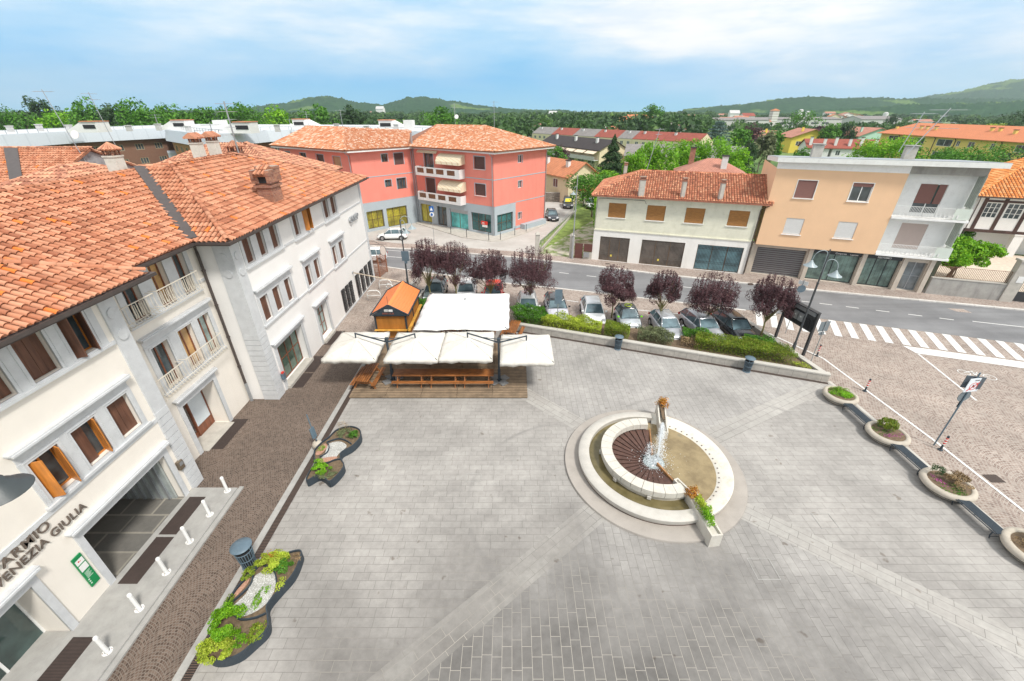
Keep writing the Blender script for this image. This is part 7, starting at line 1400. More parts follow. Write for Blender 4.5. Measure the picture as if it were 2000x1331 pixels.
mb = MB(); mb.cyl((-10.2, 3.0, 0), (-10.2, 3.0, 12.5), .07); mb.build('pole', M['darkpole'], nl); mb = MB(); mb.tube([(-10.2, 3.0, 11.9), (-9.7, 3.25, 12.3), (-8.8, 3.65, 12.5), (-8.0, 4.0, 12.35), (hx - .08, hy - .04, 12.05), (hx, hy, 11.65)], .03, 8); mb.build('bracket_arm', M['darkpole'], nl, smooth='all'); lamp_head(nl, hx, hy, hz, .84, mat('dark_lamp_grey', (.05, .06, .063), .45, .1, 3))
# ================================================================ signs
nb_ = thing('notice_display', 'large black electronic notice display seen from the back on two black posts', 'sign', (21.4, 28.1, 0)); D = Fac((21.62, 26.72), (21.16, 29.6)); mb = MB()
mb.fbox(D, -.08, .08, -.08, .08, 0, 3.45); mb.build('post', M['iron'], nb_); mb = MB(); mb.fbox(D, D.L - .08, D.L + .08, -.08, .08, 0, 3.6); mb.build('post', M['iron'], nb_)
Dv = Fac((21.16, 29.6), (21.62, 26.72))
mb = MB(); mb.fbox(Dv, .1, D.L - .1, -.06, .12, 1.9, 3.1); mb.build('panel_back', M['iron'], nb_); mb = MB(); mb.fbox(Dv, .1, D.L - .1, -.1, .16, 3.101, 3.4); mb.build('top_box', M['galv'], nb_); mb = MB(); mb.fbox(Dv, -.05, D.L + .05, -.14, .2, 3.401, 3.46); mb.build('top_cap', M['iron'], nb_)
for k in range(4): mb = MB(); mb.fbox(Dv, .25 + k * .62, .75 + k * .62, .121, .17, 2.05, 2.75); mb.build('vent_panel', M['dark'], nb_)
for u in (1.15, 1.65): mb = MB(); mb.fbox(Dv, u, u + .42, .175, .3, 2.35, 2.95); jb = mb.build('junction_box', M['galv'], nb_); mb = MB(); mb.fbox(Dv, u + .15, u + .27, .301, .305, 2.65, 2.75); mb.build('label_plate', M['white_p'], jb)
mb = MB(); mb.tube([Dv.P(.15, .2, 3.0), Dv.P(.5, .22, 2.9), Dv.P(.85, .2, 2.7), Dv.P(1.2, .22, 2.6)], .015, 5); mb.build('cable', M['white_p'], nb_)
def post_sign(label, x_, y_, H, parts, r=.03, mt=None):
    t_ = thing('road_sign', label, 'sign', (x_, y_, 0)); mb = MB(); mb.cyl((x_, y_, 0), (x_, y_, H), r, r, 8); mb.build('pole', mt or M['galv'], t_)
    for kind, z, w_, h, ang, m_, side in parts:
        e = Vector((math.cos(ang), math.sin(ang), 0)); nn = Vector((e.y, -e.x, 0)); c = Vector((x_, y_, z)) + nn * side * (.045); mb = MB()
        if kind == 'rect': mb.obox(c, e * w_ / 2, nn * .012, (0, 0, h / 2))
        else: mb.cyl(c - nn * .012, c + nn * .012, w_ / 2, w_ / 2, 28)
        mb.build('plate', m_, t_)
    return t_
bk_ = M['bluegrey']; gy = mat('grey_sign_back', (.16, .19, .21), .5, .08)
post_sign('square grey sign back on a slim post at the corner of the planter wall', 20.95, 25.0, 3.72, [('rect', 3.25, .75, .72, R(12), gy, -1), ('rect', 2.72, .4, .24, R(12), gy, -1)])
post_sign('round sign back with small white street plate above, behind the notice display', 22.3, 30.2, 4.6, [('disc', 3.9, .6, .6, R(-10), M['bluegrey'], 1), ('rect', 4.42, .05, .3, R(5), M['galv'], 1), ('rect', 4.35, .65, .3, R(-50), M['white_p'], -1)])
post_sign('two stacked dark sign backs on a thin post among the bright green shrubs', 3.68, 30.7, 3.7, [('rect', 3.3, .58, .68, R(0), bk_, 1), ('rect', 2.68, .58, .5, R(0), bk_, 1), ('rect', 2.95, .3, .12, 0, bk_, -1)])
post_sign('thin post with dark sign back fixed to the lamp post beyond the kiosk', -10.55, 40.3, 3.9, [('rect', 3.3, .75, 1.0, R(-5), bk_, 1), ('rect', 2.7, .3, .3, R(-5), bk_, 1)])
ps = post_sign('thin post with blue crossing sign above a round blue arrow sign near the coral building', -10.4, 55.5, 5.0, [('rect', 4.75, .6, .7, R(-8), mat('sign_blue', (.01, .12, .42), .4), 1), ('disc', 4.05, .62, .6, R(-8), mat('sign_white', (.8, .8, .8), .4), 1)])
mb = MB(); mb.hexa([(-10.6, 55.40, 4.56), (-10.2, 55.40, 4.56), (-10.4, 55.40, 4.98)], [(-10.6, 55.41, 4.56), (-10.2, 55.41, 4.56), (-10.4, 55.41, 4.98)]); mb.build('white_triangle', M['white_p'], ps); mb = MB(); mb.obox((-10.4, 55.40, 4.05), (.06, 0, .12), (0, .01, 0), (.1, 0, -.08)); mb.build('blue_arrow', MATS['sign_blue'], ps)
zs = post_sign('tall pole with white pedestrian zone end sign and grey sign backs over the cobbles', 22.95, 17.2, 4.7, [('rect', 4.0, .8, .8, R(8), mat('white_sign', (.72, .77, .82), .4, .02), 1), ('rect', 4.1, .8, .7, R(-15), mat('dark_sign_back', (.10, .12, .14), .5, .05), -1), ('disc', 3.25, .66, .6, R(5), gy, -1), ('rect', 2.75, .12, .35, 0, M['anthra'], -1)], .035, M['bluegrey'])
fz = Fac((22.95 - .4 * math.cos(R(8)), 17.2 - .4 * math.sin(R(8))), (22.95 + .4 * math.cos(R(8)), 17.2 + .4 * math.sin(R(8))))
mb = MB(); mb.add([], []); 
for i in range(28): A = [2 * math.pi * (i + q) / 28 for q in (0, 1)]; mb.quad(*[fz.P(.4 + rr * math.cos(a_), .0625, 3.93 + rr * math.sin(a_)) for rr, a_ in ((.19, A[0]), (.225, A[0]), (.225, A[1]), (.19, A[1]))])
mb.hexa([fz.P(.1, .064, 3.68), fz.P(.15, .064, 3.65), fz.P(.7, .064, 4.18), fz.P(.66, .064, 4.21)], [fz.P(.1, .067, 3.68), fz.P(.15, .067, 3.65), fz.P(.7, .067, 4.18), fz.P(.66, .067, 4.21)]); mb.build('red_ring', M['red_p'], zs)
mb = MB(); mb.cyl(fz.P(.36, .0622, 4.02), fz.P(.36, .0632, 4.02), .03, .03, 10); mb.hexa([fz.P(.33, .0622, 3.85), fz.P(.39, .0622, 3.85), fz.P(.39, .0622, 4.0), fz.P(.33, .0622, 4.0)], [fz.P(.33, .0632, 3.85), fz.P(.39, .0632, 3.85), fz.P(.39, .0632, 4.0), fz.P(.33, .0632, 4.0)]); mb.hexa([fz.P(.43, .0622, 3.86), fz.P(.48, .0622, 3.84), fz.P(.48, .0622, 3.99), fz.P(.43, .0622, 3.98)], [fz.P(.43, .0632, 3.86), fz.P(.48, .0632, 3.84), fz.P(.48, .0632, 3.99), fz.P(.43, .0632, 3.98)]); mb.build('walking_figures', M['iron'], zs); text(zs, 'lettering', 'ZONA', fz.P(.28, .0625, 4.25), .1, rotF(fz), M['iron'], .001)
# drive entrance: gate piers, brown gate, mesh fence on ramp wall
gt = thing('gate_pier', 'pale stone gate pier with pyramid cap at the left of the gravel drive', 'pier', (3.1, 50.6, 0)); mb = MB(); mb.box(2.85, 3.35, 50.4, 50.9, 0, 2.75); mb.build('pier', M['concrete'], gt); mb = MB(); mb.hexa([(2.78, 50.33, 2.751), (3.42, 50.33, 2.751), (3.42, 50.97, 2.751), (2.78, 50.97, 2.751)], [(3.05, 50.6, 3.05), (3.15, 50.6, 3.05), (3.15, 50.7, 3.05), (3.05, 50.7, 3.05)]); mb.build('cap', M['concrete'], gt)
gt2 = thing('gate_pier', 'pale stone gate pier with pyramid cap right of the gravel drive, beside the lamp post', 'pier', (7.25, 49.9, 0)); mb = MB(); mb.box(7.0, 7.5, 49.7, 50.2, 0, 2.75); mb.build('pier', M['concrete'], gt2); mb = MB(); mb.hexa([(6.93, 49.63, 2.751), (7.57, 49.63, 2.751), (7.57, 50.27, 2.751), (6.93, 50.27, 2.751)], [(7.2, 49.9, 3.05), (7.3, 49.9, 3.05), (7.3, 50.0, 3.05), (7.2, 50.0, 3.05)]); mb.build('cap', M['concrete'], gt2)
bg = thing('brown_gate', 'small brown metal gate between stone pier and pale green house', 'gate', (8.4, 49.5, 0)); BG = Fac((7.55, 49.75), (9.6, 49.15)); brn = mat('brown_gate_paint', (.13, .05, .04), .5, .1); mb = MB(); mb.fbox(BG, .05, 1.0, -.02, .03, .1, 1.9); mb.build('leaf', brn, bg); mb = MB(); mb.fbox(BG, 1.1, BG.L, -.15, .1, 0, .9); mb.build('low_wall', M['concrete'], bg); mb = MB(); mb.fbox(BG, 1.12, BG.L, -.02, .02, 1.0, 1.9); mb.build('panel', brn, bg); rail(bg, BG, .05, BG.L, 1.9, 2.3, 0, brn, 20, 'spikes'); mb = MB(); mb.fbox(BG, 1.2, 1.85, .11, .2, .35, .95); mb.build('meter_box', M['galv'], bg)
rw_ = thing('ramp_fence', 'low concrete kerb wall with wire mesh fence beside the gravel drive', 'fence', (7, 64, 0)); RW = Fac((11.4, 76.5), (3.3, 51.4)); mb = MB(); mb.fbox(RW, 0, RW.L, -.12, .08, -.05, .45); mb.build('kerb_wall', M['concrete'], rw_); rail(rw_, RW, 0, RW.L - .3, .5, 1.35, 0, M['galv'], 24, 'mesh_fence', r=.02)
sw = thing('stone_wall', 'old rubble stone wall beyond the parked cars on the side lane', 'wall', (9, 84, 0)); SW = Fac((3.5, 85.5), (13.2, 85.0)); mb = MB(); mb.fbox(SW, 0, SW.L, -.4, 0, -.05, 1.7); mb.build('masonry', brickm('rubble_masonry', (.20, .18, .15), (.38, .34, .29), (.14, .13, .11), .45, .25, .03, axis='wx', bmp=.7), sw); mb = MB(); mb.fbox(SW, -.02, SW.L, -.45, .05, 1.7, 1.8); mb.build('coping', M['conc_d'], sw)

os_ = thing('hanging_sign', 'pale oval hanging sign on black iron bracket at the far corner of the white building', 'sign', (-14.0, 42.7, 3.1)); mb = MB(); c = Vector((-13.45, 42.75, 3.1)); mb.add([c + Vector((.30 * math.cos(a), -.02, .5 * math.sin(a))) for a in [2 * math.pi * q / 24 for q in range(24)]] + [c + Vector((.30 * math.cos(a), .02, .5 * math.sin(a))) for a in [2 * math.pi * q / 24 for q in range(24)]], [list(range(24))[::-1], list(range(24, 48))] + [[q, (q + 1) % 24, 24 + (q + 1) % 24, 24 + q] for q in range(24)]); mb.build('plate', mat('pale_pink_sign', (.72, .62, .56), .6, .05), os_)
mb = MB(); mb.tube([(-14.68, 42.4, 3.8), (-13.0, 42.75, 3.8)], .025, 5); mb.tube([(-14.68, 42.4, 4.2), (-14.2, 42.5, 4.15), (-13.7, 42.65, 3.85)], .02, 5); mb.tube([c + Vector((.32 * math.cos(a), 0, .52 * math.sin(a))) for a in [2 * math.pi * q / 24 for q in range(25)]], .02, 5); mb.build('bracket', M['iron'], os_)
# ================================================================ background
def xat(px, Y, z=8.0): return (px - 1000) / 818 * (Y * .8755 + (16 - z) * .4833)
def tz(py, Y): u = (665.5 - py) / 818; return 16 + Y * (-.4833 + .8755 * u) / (.8755 + .4833 * u)
def roofm(name, c, freq=3.2, var=.2, dark=None):
    m, t, b = newmat(name); p = pos(t); s = t.sep(p); n = t.noise(p, .8, 6, .7)
    k = t.ramp(n, [(.3, sc3(c, 1 - var)), (.5, c), (.7, sc3(c, 1 + var))])
    f = t.m('FRACT', t.m('MULTIPLY', t.m('ADD', s[0], t.m('MULTIPLY', s[1], .35)), freq)); k = t.mix(1.0, k, t.ramp(f, [(0, .7), (.2, 1), (.8, 1), (1, .7)]), 'MULTIPLY')
    k = t.mix(1.0, k, t.ramp(t.noise(p, 6, 3), [(.3, .8), (.7, 1.15)]), 'MULTIPLY')
    t.l.new(k, b.inputs[0]); b.inputs['Roughness'].default_value = .85; MATS[name] = m; return m
rO = roofm('far_orange_roof', (.55, .21, .10)); rR = roofm('far_red_roof', (.30, .075, .05)); rD = roofm('far_dark_roof', (.045, .035, .035)); rG = roofm('far_grey_roof', (.24, .22, .21)); rP = roofm('far_pinkish_roof', (.45, .20, .14)); rY = roofm('far_bright_orange_roof', (.62, .22, .10), 1.5, .06)
wC = mat('far_cream_wall', (.72, .62, .42), .85, .05); wY = mat('far_yellow_wall', (.78, .62, .10), .85, .05); wY2 = mat('far_ochre_yellow_wall', (.76, .58, .17), .85, .05); wG = mat('far_mint_wall', (.42, .62, .50), .85, .05); wW = mat('far_white_wall', (.74, .73, .71), .85, .05); wB = mat('far_brown_wall', (.235, .125, .085), .85, .05); wO = mat('far_tan_orange_wall', (.42, .22, .10), .85, .05); dkw = glassmat('far_window_glass', (.08, .09, .10)); wS = mat('far_greyish_wall', (.52, .51, .50), .85, .08)
def house(name, label, A, B, dep, ze, zr, wm, rm, cat='house', along=True, over=.5, wins=(), group=None, z0=-.1, chim=(), wmat=None, hip=0):
    F = Fac(A, B); t_ = thing(name, label, cat, (*[(a + b_) / 2 for a, b_ in zip(A, B)], 0), group); P = F.P; L = F.L
    mb = MB(); holes = [w_ for w_ in wins]
    wall(mb, F, 0, L, z0, ze, holes, .12)
    for a, b_ in ((P(L, 0, 0), P(L, -dep, 0)), (P(L, -dep, 0), P(0, -dep, 0)), (P(0, -dep, 0), P(0, 0, 0))): G_ = Fac(a[:2], b_[:2]); wall(mb, G_, 0, G_.L, z0, ze, [])
    if along and not hip:
        for u in (0, L): mb.quad(P(u, 0, ze), P(u, -dep, ze), P(u, -dep / 2, zr))
    elif not along:
        for d in (0, -dep): mb.quad(P(0, d, ze), P(L, d, ze), P(L / 2, d, zr))
    mb.build('wall', wm, t_)
    def slope(*c):
        mb = MB(); mb.hexa([(q[0], q[1], q[2]) for q in c], [(q[0], q[1], q[2] + .16) for q in c]); return mb.build('roof', rm, t_)
    o = over; sl = (zr - ze) / (dep / 2 if along else L / 2)
    if along:
        h_ = hip
        R1_, R2_ = P(-o + h_ if h_ else -o, -dep / 2, zr), P(L + o - h_ if h_ else L + o, -dep / 2, zr)
        r = slope(P(-o, o, ze - o * sl), P(L + o, o, ze - o * sl), R2_, R1_); slope(P(L + o, -dep - o, ze - o * sl), P(-o, -dep - o, ze - o * sl), R1_, R2_)
        if h_: slope(P(-o, -dep - o, ze - o * sl), P(-o, o, ze - o * sl), R1_); slope(P(L + o, o, ze - o * sl), P(L + o, -dep - o, ze - o * sl), R2_)
    else:
        r = slope(P(-o, o, ze - o * sl), P(L / 2, o, zr), P(L / 2, -dep - o, zr), P(-o, -dep - o, ze - o * sl)); slope(P(L / 2, o, zr), P(L + o, o, ze - o * sl), P(L + o, -dep - o, ze - o * sl), P(L / 2, -dep - o, zr))
    for w_ in wins:
        g_ = MB(); g_.fbox(F, w_[0], w_[1], -.16, -.09, w_[2], w_[3]); wo_ = g_.build('window', wmat or dkw, t_); g_ = MB(); frame(g_, F, w_[0] + .01, w_[1] - .01, w_[2] + .01, w_[3] - .01, -.088, -.03, .07, 1); g_.build('frame', M['white_p'], wo_)
    for u, d, zc, mm in chim: mb = MB(); mb.fbox(F, u - .4, u + .4, d - .3, d + .3, ze, zc); c_ = mb.build('chimney', mm, r); mb = MB(); mb.fbox(F, u - .5, u + .5, d - .4, d + .4, zc, zc + .15); mb.build('cap', rD, c_)
    return t_
house('cream_cottage', 'small cream house with orange roof behind the side lane, by the coral building', (4.6, 93.5), (10.6, 83.0), 7, 5.0, 7.2, wC, rO, wins=[(7.0, 8.6, 2.6, 4.2), (1.5, 2.3, 1.0, 2.4)], wmat=M['shut_m'], chim=[(2, -2, 7.6, wW), (9, -2, 7.4, wW)])
house('cream_cottage', 'low cream annexe with small orange roof beside the parked off-roader', (11.5, 85.0), (16.5, 83.6), 5, 2.6, 3.8, wC, rO, wins=[(1.0, 3.0, .2, 2.0)], wmat=M['shut_b'])
# dark roofed row with awnings
dr = house('dark_roofed_row_house', 'long house with nearly black roof, cream awnings and balcony beyond the cottage', (10.0, 163), (25.6, 133.5), 10, 5.6, 8.0, wC, rD, wins=[(2 + k * 5.2, 5.4 + k * 5.2, .8, 2.6) for k in range(6)], chim=[(6, -3, 8.6, wW), (17, -3, 8.6, wW), (28, -3, 8.6, wW)])
FD = Fac((10, 163), (25.6, 133.5))
for k in range(5): mb = MB(); u = 7 + k * 5.3; mb.hexa([FD.P(u, .05, 5.3), FD.P(u + 4.6, .05, 5.3), FD.P(u + 4.6, 1.9, 4.5), FD.P(u, 1.9, 4.5)], [FD.P(u, .05, 5.38), FD.P(u + 4.6, .05, 5.38), FD.P(u + 4.6, 1.9, 4.58), FD.P(u, 1.9, 4.58)]); mb.build('awning', mat('far_cream_awning', (.74, .60, .46), .8, .04), dr)
mb = MB(); mb.fbox(FD, 4, 33, .0, 1.7, 2.7, 2.9); mb.fbox(FD, 4, 33, 1.6, 1.7, 2.9, 3.8); mb.build('balcony', wS, dr)
# long row of terraced houses, alternating roofs
seg_ = [(0, 13, rG, 'grey'), (13, 26, rR, 'red'), (26, 38, rG, 'grey'), (38, 50, rR, 'red'), (50, 57, rG, 'grey'), (57, 70, rR, 'red'), (70, 84, rR, 'red')]
RW_ = Fac((9.5, 221), (63.5, 155.5)); pos_l = ['leftmost, far behind the coral roof', 'second from left, behind the dark roofed house', 'third from left, behind the dark roofed house', 'fourth from left, left of the spruce top', 'fifth from left, narrow, behind the spruce', 'sixth from left, right of the spruce', 'rightmost, before the blue green cedar']
for i, (a, b_, rm, cn) in enumerate(seg_): house('terraced_house', 'terraced house with %s roof, %s' % (cn, pos_l[i]), RW_.P(a + .05, 0, 0)[:2], RW_.P(b_ - .05, 0, 0)[:2], 10, 6.0, 8.6, wC, rm, over=.0, group='long terrace of houses beyond the gardens', wins=[(1.5 + k * 3.1, 2.9 + k * 3.1, 4.1, 5.3) for k in range(int((b_ - a) / 3.3))], chim=[(3, -3.5, 8.8, wW)])
house('long_grey_shed', 'long low shed with weathered grey roof behind the green trees', (31.5, 126.5), (60, 117.6), 12, 4.8, 7.2, wC, rG, 'shed', wins=[(6, 8, 1.5, 3)])
house('tile_roofed_house', 'house whose faded terracotta hipped roof shows above the pale green house', (25.2, 67.5), (34.4, 64.5), 9.5, 7.2, 9.2, wC, rP, hip=4.6, over=.6, chim=[(1.8, -6.8, 10.6, M['brick']), (6.2, -2.2, 9.9, wW)])
house('white_gabled_house', 'white house with low orange gable among the trees beyond the terrace', (78, 240), (90, 236), 10, 6, 9.0, wW, rP, along=False, wins=[(2, 4, 3, 4.6), (8, 10, 3, 4.6)], chim=[(3, -3, 10, wW), (9, -3, 10, wW)])
house('white_gabled_house', 'pale house with orange gable left of the spruce, beyond the terrace', (41, 224), (52, 220), 10, 6, 8.8, wW, rO, along=False, wins=[(2, 4, 3, 4.6)], chim=[(3, -3, 9.8, wW)])
house('yellow_house', 'bright yellow gabled house among green trees on the right', (115.8, 192), (131.2, 190), 14, 6.0, 8.8, wY, rP, along=False, over=.9, wins=[(2, 4, 2.8, 4.4), (9, 11.5, 2.8, 4.4), (5.2, 6.6, 2.8, 4.4)], chim=[(5, -4, 9.6, wY)])
house('red_roofed_house', 'house with dull red roof just left of the bright yellow house', (103, 206), (116, 203), 10, 5.5, 7.6, wW, rP, wins=[(3, 5, 3, 4.4)], chim=[(4, -3, 8.6, wY), (9, -3, 8.6, wY)])
house('mint_house', 'mint green gabled house with pinkish roof, right of the yellow house', (156.5, 210), (175, 212), 16, 5.5, 8.6, wG, rP, along=False, over=.9, wins=[(3, 5, 2.6, 4.2), (12, 14.5, 2.6, 4.2)], chim=[(4, -4, 9, wG)])
for i, (x_, y_) in enumerate(((103, 160), (110.5, 158.2), (118, 156.4))): house('white_terrace_house', 'small white red-roofed house with tall chimney, %s of three behind the peach block' % ['leftmost', 'middle', 'rightmost'][i], (x_, y_), (x_ + 6.6, y_ - 1.6), 9, 4.4, 6.8, wW, rR, group='small terrace behind the peach block', wins=[(1.2, 2.6, 2, 3.6)], chim=[(.8, -1.2, 7.6, wW), (5.0, -1.0, 7.2, wW)])
# yellow apartment block
ya = house('yellow_apartment_block', 'long ochre yellow apartment block with orange roof behind the trees at the right', (139.5, 176), (137.0, 96), 14, 8.6, 11.6, wY2, rY, 'building', over=1.2, hip=7, wins=[(4, 8.5, 5.8, 7.6), (10, 11.3, 5.9, 7.4), (14, 15.5, 5.9, 7.4), (17, 20, 5.8, 7.6), (25, 30.5, 5.6, 7.6), (32, 33.2, 5.9, 7.4), (36, 38, 5.9, 7.4), (43, 44.3, 5.9, 7.4), (50, 53, 5.7, 7.5), (25, 30.5, 1.8, 4.0), (12, 15, 1.8, 4.0), (40, 43, 1.8, 4.0)], chim=[(3, -2.5, 10.6, wY2), (13, -3, 10.9, wY2), (15.5, -3, 10.9, wY2), (19, -3, 10.9, wY2), (37, -4, 11.2, wY2), (39.5, -4, 11.2, wY2), (45, -3, 10.9, wY2)])
YF = Fac((139.5, 176), (137.0, 96))
for u in (9, 24, 31.5, 46): mb = MB(); mb.tube([YF.P(u, .8, 8.3), YF.P(u, .1, 7.6), YF.P(u, .1, .2)], .12, 5); mb.build('downpipe', M['gutter'], ya)
# factory, sheds and tower
house('factory_building', 'long low white factory building with pale roof in the distance on the right', (225, 452), (330, 470), 30, 7.5, 9, wS, rG, 'building', wins=[(10 + k * 12, 18 + k * 12, 3, 5) for k in range(7)])
house('factory_building', 'distant low factory shed with pale sawtooth roof left of the white tower', (172, 400), (222, 408), 24, 8.0, 9.5, wS, rG, 'building', wins=[(6 + k * 9, 11 + k * 9, 3, 5) for k in range(5)])
house('factory_building', 'distant grey roofed works building right of the tower', (318, 430), (356, 432), 24, 8.0, 10.5, wS, rG, 'building', wins=[(6, 14, 4, 6)])
tw2 = thing('silo_tower', 'pale slatted industrial tower rising above the distant factory', 'tower', (236, 430, 0)); mb = MB(); mb.box(234.0, 239.5, 427, 433, 0, 15); mb.build('shaft', stripes('tower_slabs', (.66, .64, .60), (.40, .36, .32), 'z', .5, .25, .8), tw2); mb = MB(); mb.hexa([(233.6, 426.6, 15), (239.9, 426.6, 15), (239.9, 433.4, 15), (233.6, 433.4, 15)], [(236.5, 429.5, 16.5), (237, 429.5, 16.5), (237, 430.5, 16.5), (236.5, 430.5, 16.5)]); mb.build('cap', rO, tw2)
for x_, y_, h in ((339, 560, 15), (360, 580, 13), (428, 545, 12)): s_ = thing('silo', 'slim white silo in the distance, %s of the three right of the tower' % {15: 'tallest and leftmost', 13: 'middle', 12: 'shortest and rightmost'}[h], 'silo', (x_, y_, 0), 'slim white silos far off'); mb = MB(); mb.cyl((x_, y_, 0), (x_, y_, h), 2.6, 2.6, 14); mb.build('drum', wW, s_); mb = MB(); mb.cyl((x_, y_, h), (x_, y_, h + 1.2), 2.7, 1, 14); mb.build('cone', wS, s_)
# distant scattered villas
for i, (px, Y, w_, h, c) in enumerate(((735, 900, 14, 21, wW), (712, 1000, 14, 12, wW), (1072, 620, 9, 14, wW), (1200, 520, 14, 9, wW), (1228, 560, 22, 8, wW), (1260, 580, 16, 8, wS), (1330, 640, 14, 9, wW), (1345, 700, 20, 9, wW), (1425, 560, 10, 15, wW), (1478, 420, 12, 8, wW), (1612, 900, 18, 12, wW), (1405, 860, 14, 9, wW), (1655, 520, 40, 8, wS), (1690, 480, 34, 8, wC), (1790, 430, 14, 8, wW), (1930, 300, 26, 6, wW), (1975, 280, 16, 6, wW))):
    x_ = xat(px, Y, 8); house('distant_building', 'tiny pale building among far trees, number %d counted from the left' % (i + 1) if 0 else 'tiny pale building in the far plain, %s' % ['largest block below the left hill', 'just left of the largest block', 'small square above the middle of the forest', 'villa above the terrace roofs', 'low long one right of that villa', 'greyish one in the middle distance', 'villa left of the cedar', 'long one left of the cedar', 'narrow tall one right of the cedar', 'by the dark purple tree', 'up on the right foothills', 'small one on the rise', 'long grey hall right of the factory', 'long cream hall before the fields', 'white one above the mint house', 'white greenhouse before the right fields', 'white greenhouse at the right edge'][i], (x_, Y), (x_ + w_, Y - 2), 10, h * .8, h, c, rP if i in (3, 9, 13) else (wS if i in (0, 2, 8, 15, 16) else rP), 'building', group='far off pale buildings', wins=[(w_ * .2, w_ * .4, h * .3, h * .55), (w_ * .6, w_ * .8, h * .3, h * .55)])
for i in range(22):
    Y = 250 + (i * 137) % 420; px = 1030 + (i * 211) % 640; x_ = xat(px, Y, 8)
    if 215 < x_ < 380 and 370 < Y < 500: continue
    h = 6.5 + (i * 7 % 5) * .8; w_ = 11 + (i * 5) % 8; c_ = (wW, wC, wW, wO)[i % 4]
    house('far_house', 'small far pale house with reddish roof half hidden among trees beyond the terrace', (x_, Y), (x_ + w_, Y - 3 + (i % 3) * 2), 9, h, h + 2.6, c_, (rP, rO, rR, rY)[i % 4], along=i % 3 != 0, group='small houses scattered among the far trees', wins=[(2, 3.4, h * .55, h * .8), (w_ - 3.6, w_ - 2.2, h * .55, h * .8)])
# ------------------------------------------------ apartment complex, left
M['fascia'] = stripes('pale_metal_fascia', (.50, .54, .58), (.44, .48, .52), 'd', .25, .03, .45, .03, bmp=.1)
ap = thing('apartment_complex', 'long brown apartment complex with wide pale metal roof fascia beyond the tiled roofs', 'building', (-75, 100, 0))
poly_a = [(-96, 55), (-92.3, 83.5), (-92.2, 99.3), (-85.2, 115.8), (-76.8, 104.6), (-55.6, 85.3), (-53.6, 101.3), (-47.3, 107.5), (-20, 97), (-8, 92)]
for i, (a, b_) in enumerate(zip(poly_a[:-1], poly_a[1:])):
    F = Fac(a, b_); ws = []
    n_w = int(F.L / 4.2)
    for k in range(n_w):
        for z_ in (7.6, 4.6): ws.append((1.2 + k * 4.2, 3.0 + k * 4.2, z_, z_ + 1.3))
    ws = [w_ for w_ in ws if w_[1] < F.L - .3]
    mb = MB(); wall(mb, F, 0, F.L, -.1, 9.9, ws, .15); mb.build('wall', wO if i == 4 else wB, ap)
    mb = MB(); mb.hexa([F.P(-.3, 1.0, 9.8), F.P(F.L + .3, 1.0, 9.8), F.P(F.L + .3, -.2, 9.8), F.P(-.3, -.2, 9.8)], [F.P(-.3, .35, 12.0), F.P(F.L + .3, .35, 12.0), F.P(F.L + .3, -.4, 12.0), F.P(-.3, -.4, 12.0)]); mb.build('roof_fascia', M['fascia'], ap)
    for w_ in ws: g_ = MB(); g_.fbox(F, w_[0], w_[1], -.18, -.1, w_[2], w_[3]); wo_ = g_.build('window', dkw if (i + int(w_[0])) % 2 else glassmat('pale_curtain_glass', (.35, .38, .38), .3), ap); g_ = MB(); frame(g_, F, w_[0], w_[1], w_[2], w_[3], -.099, -.02, .09, 2); g_.build('frame', mat('tan_frame', (.40, .33, .22), .6), wo_)
back = [(-8, 118), (-30, 140), (-100, 150), (-130, 60)]
mb = MB(); mb.quad(*[(x_, y_, 11.9) for x_, y_ in poly_a + back]); mb.build('flat_roof', mat('pale_flat_roof', (.55, .57, .58), .7, .08), ap)
F = Fac(poly_a[2], poly_a[3]); mb = MB(); mb.fbox(Fac(poly_a[3], poly_a[4]), 4.0, 11, .0, 1.6, 6.0, 7.2); mb.build('balcony', M['fascia'], ap)
for px, Y, ang, k in ((190, 96, .2, 1), (360, 108, .2, 1), (483, 92, .2, 1), (590, 118, 0, -1), (757, 108, 0, -1), (433, 100, .3, 0), (800, 100, 0, 0)):
    x_ = xat(px, Y, 12.5); mb = MB(); h = 1.9 if k else 1.3
    if k: mb.hexa([(x_ - 4 * (k > 0) - 1.5, Y - 1.6, 11.9), (x_ + 1.5 + 4 * (k < 0), Y - 1.6, 11.9), (x_ + 1.5 + 4 * (k < 0), Y + 1.6, 11.9), (x_ - 4 * (k > 0) - 1.5, Y + 1.6, 11.9)], [(x_ - 1.5, Y - 1.6, 11.9 + h), (x_ + 1.5, Y - 1.6, 11.9 + h), (x_ + 1.5, Y + 1.6, 11.9 + h), (x_ - 1.5, Y + 1.6, 11.9 + h)])
    else: mb.box(x_ - 1, x_ + 1, Y - 1, Y + 1, 11.9, 14.0)
    ph = mb.build('roof_housing', wW, ap)
    if k: mb = MB(); mb.box(x_ - 1.2, x_ + 1.2, Y - 1.68, Y - 1.61, 12.6, 13.3); mb.build('louvre', M['dark'], ph); mb = MB(); mb.box(x_ - 1.6, x_ + 1.6, Y - 1.8, Y + 1.7, 11.91 + h, 12.05 + h); mb.build('housing_roof', rO, ph)
for k in range(14): px = 20 + k * 58; Y = 97 + (k % 3) * 3; x_ = xat(px, Y, 12.4); mb = MB(); mb.box(x_ - .4, x_ + .4, Y - .4, Y + .4, 11.9, 12.9 + .2 * (k % 2)); mb.box(x_ - .5, x_ + .5, Y - .5, Y + .5, 12.9 + .2 * (k % 2) + .002, 13.05 + .2 * (k % 2)); mb.build('vent_chimney', wS, ap)
mb = MB()
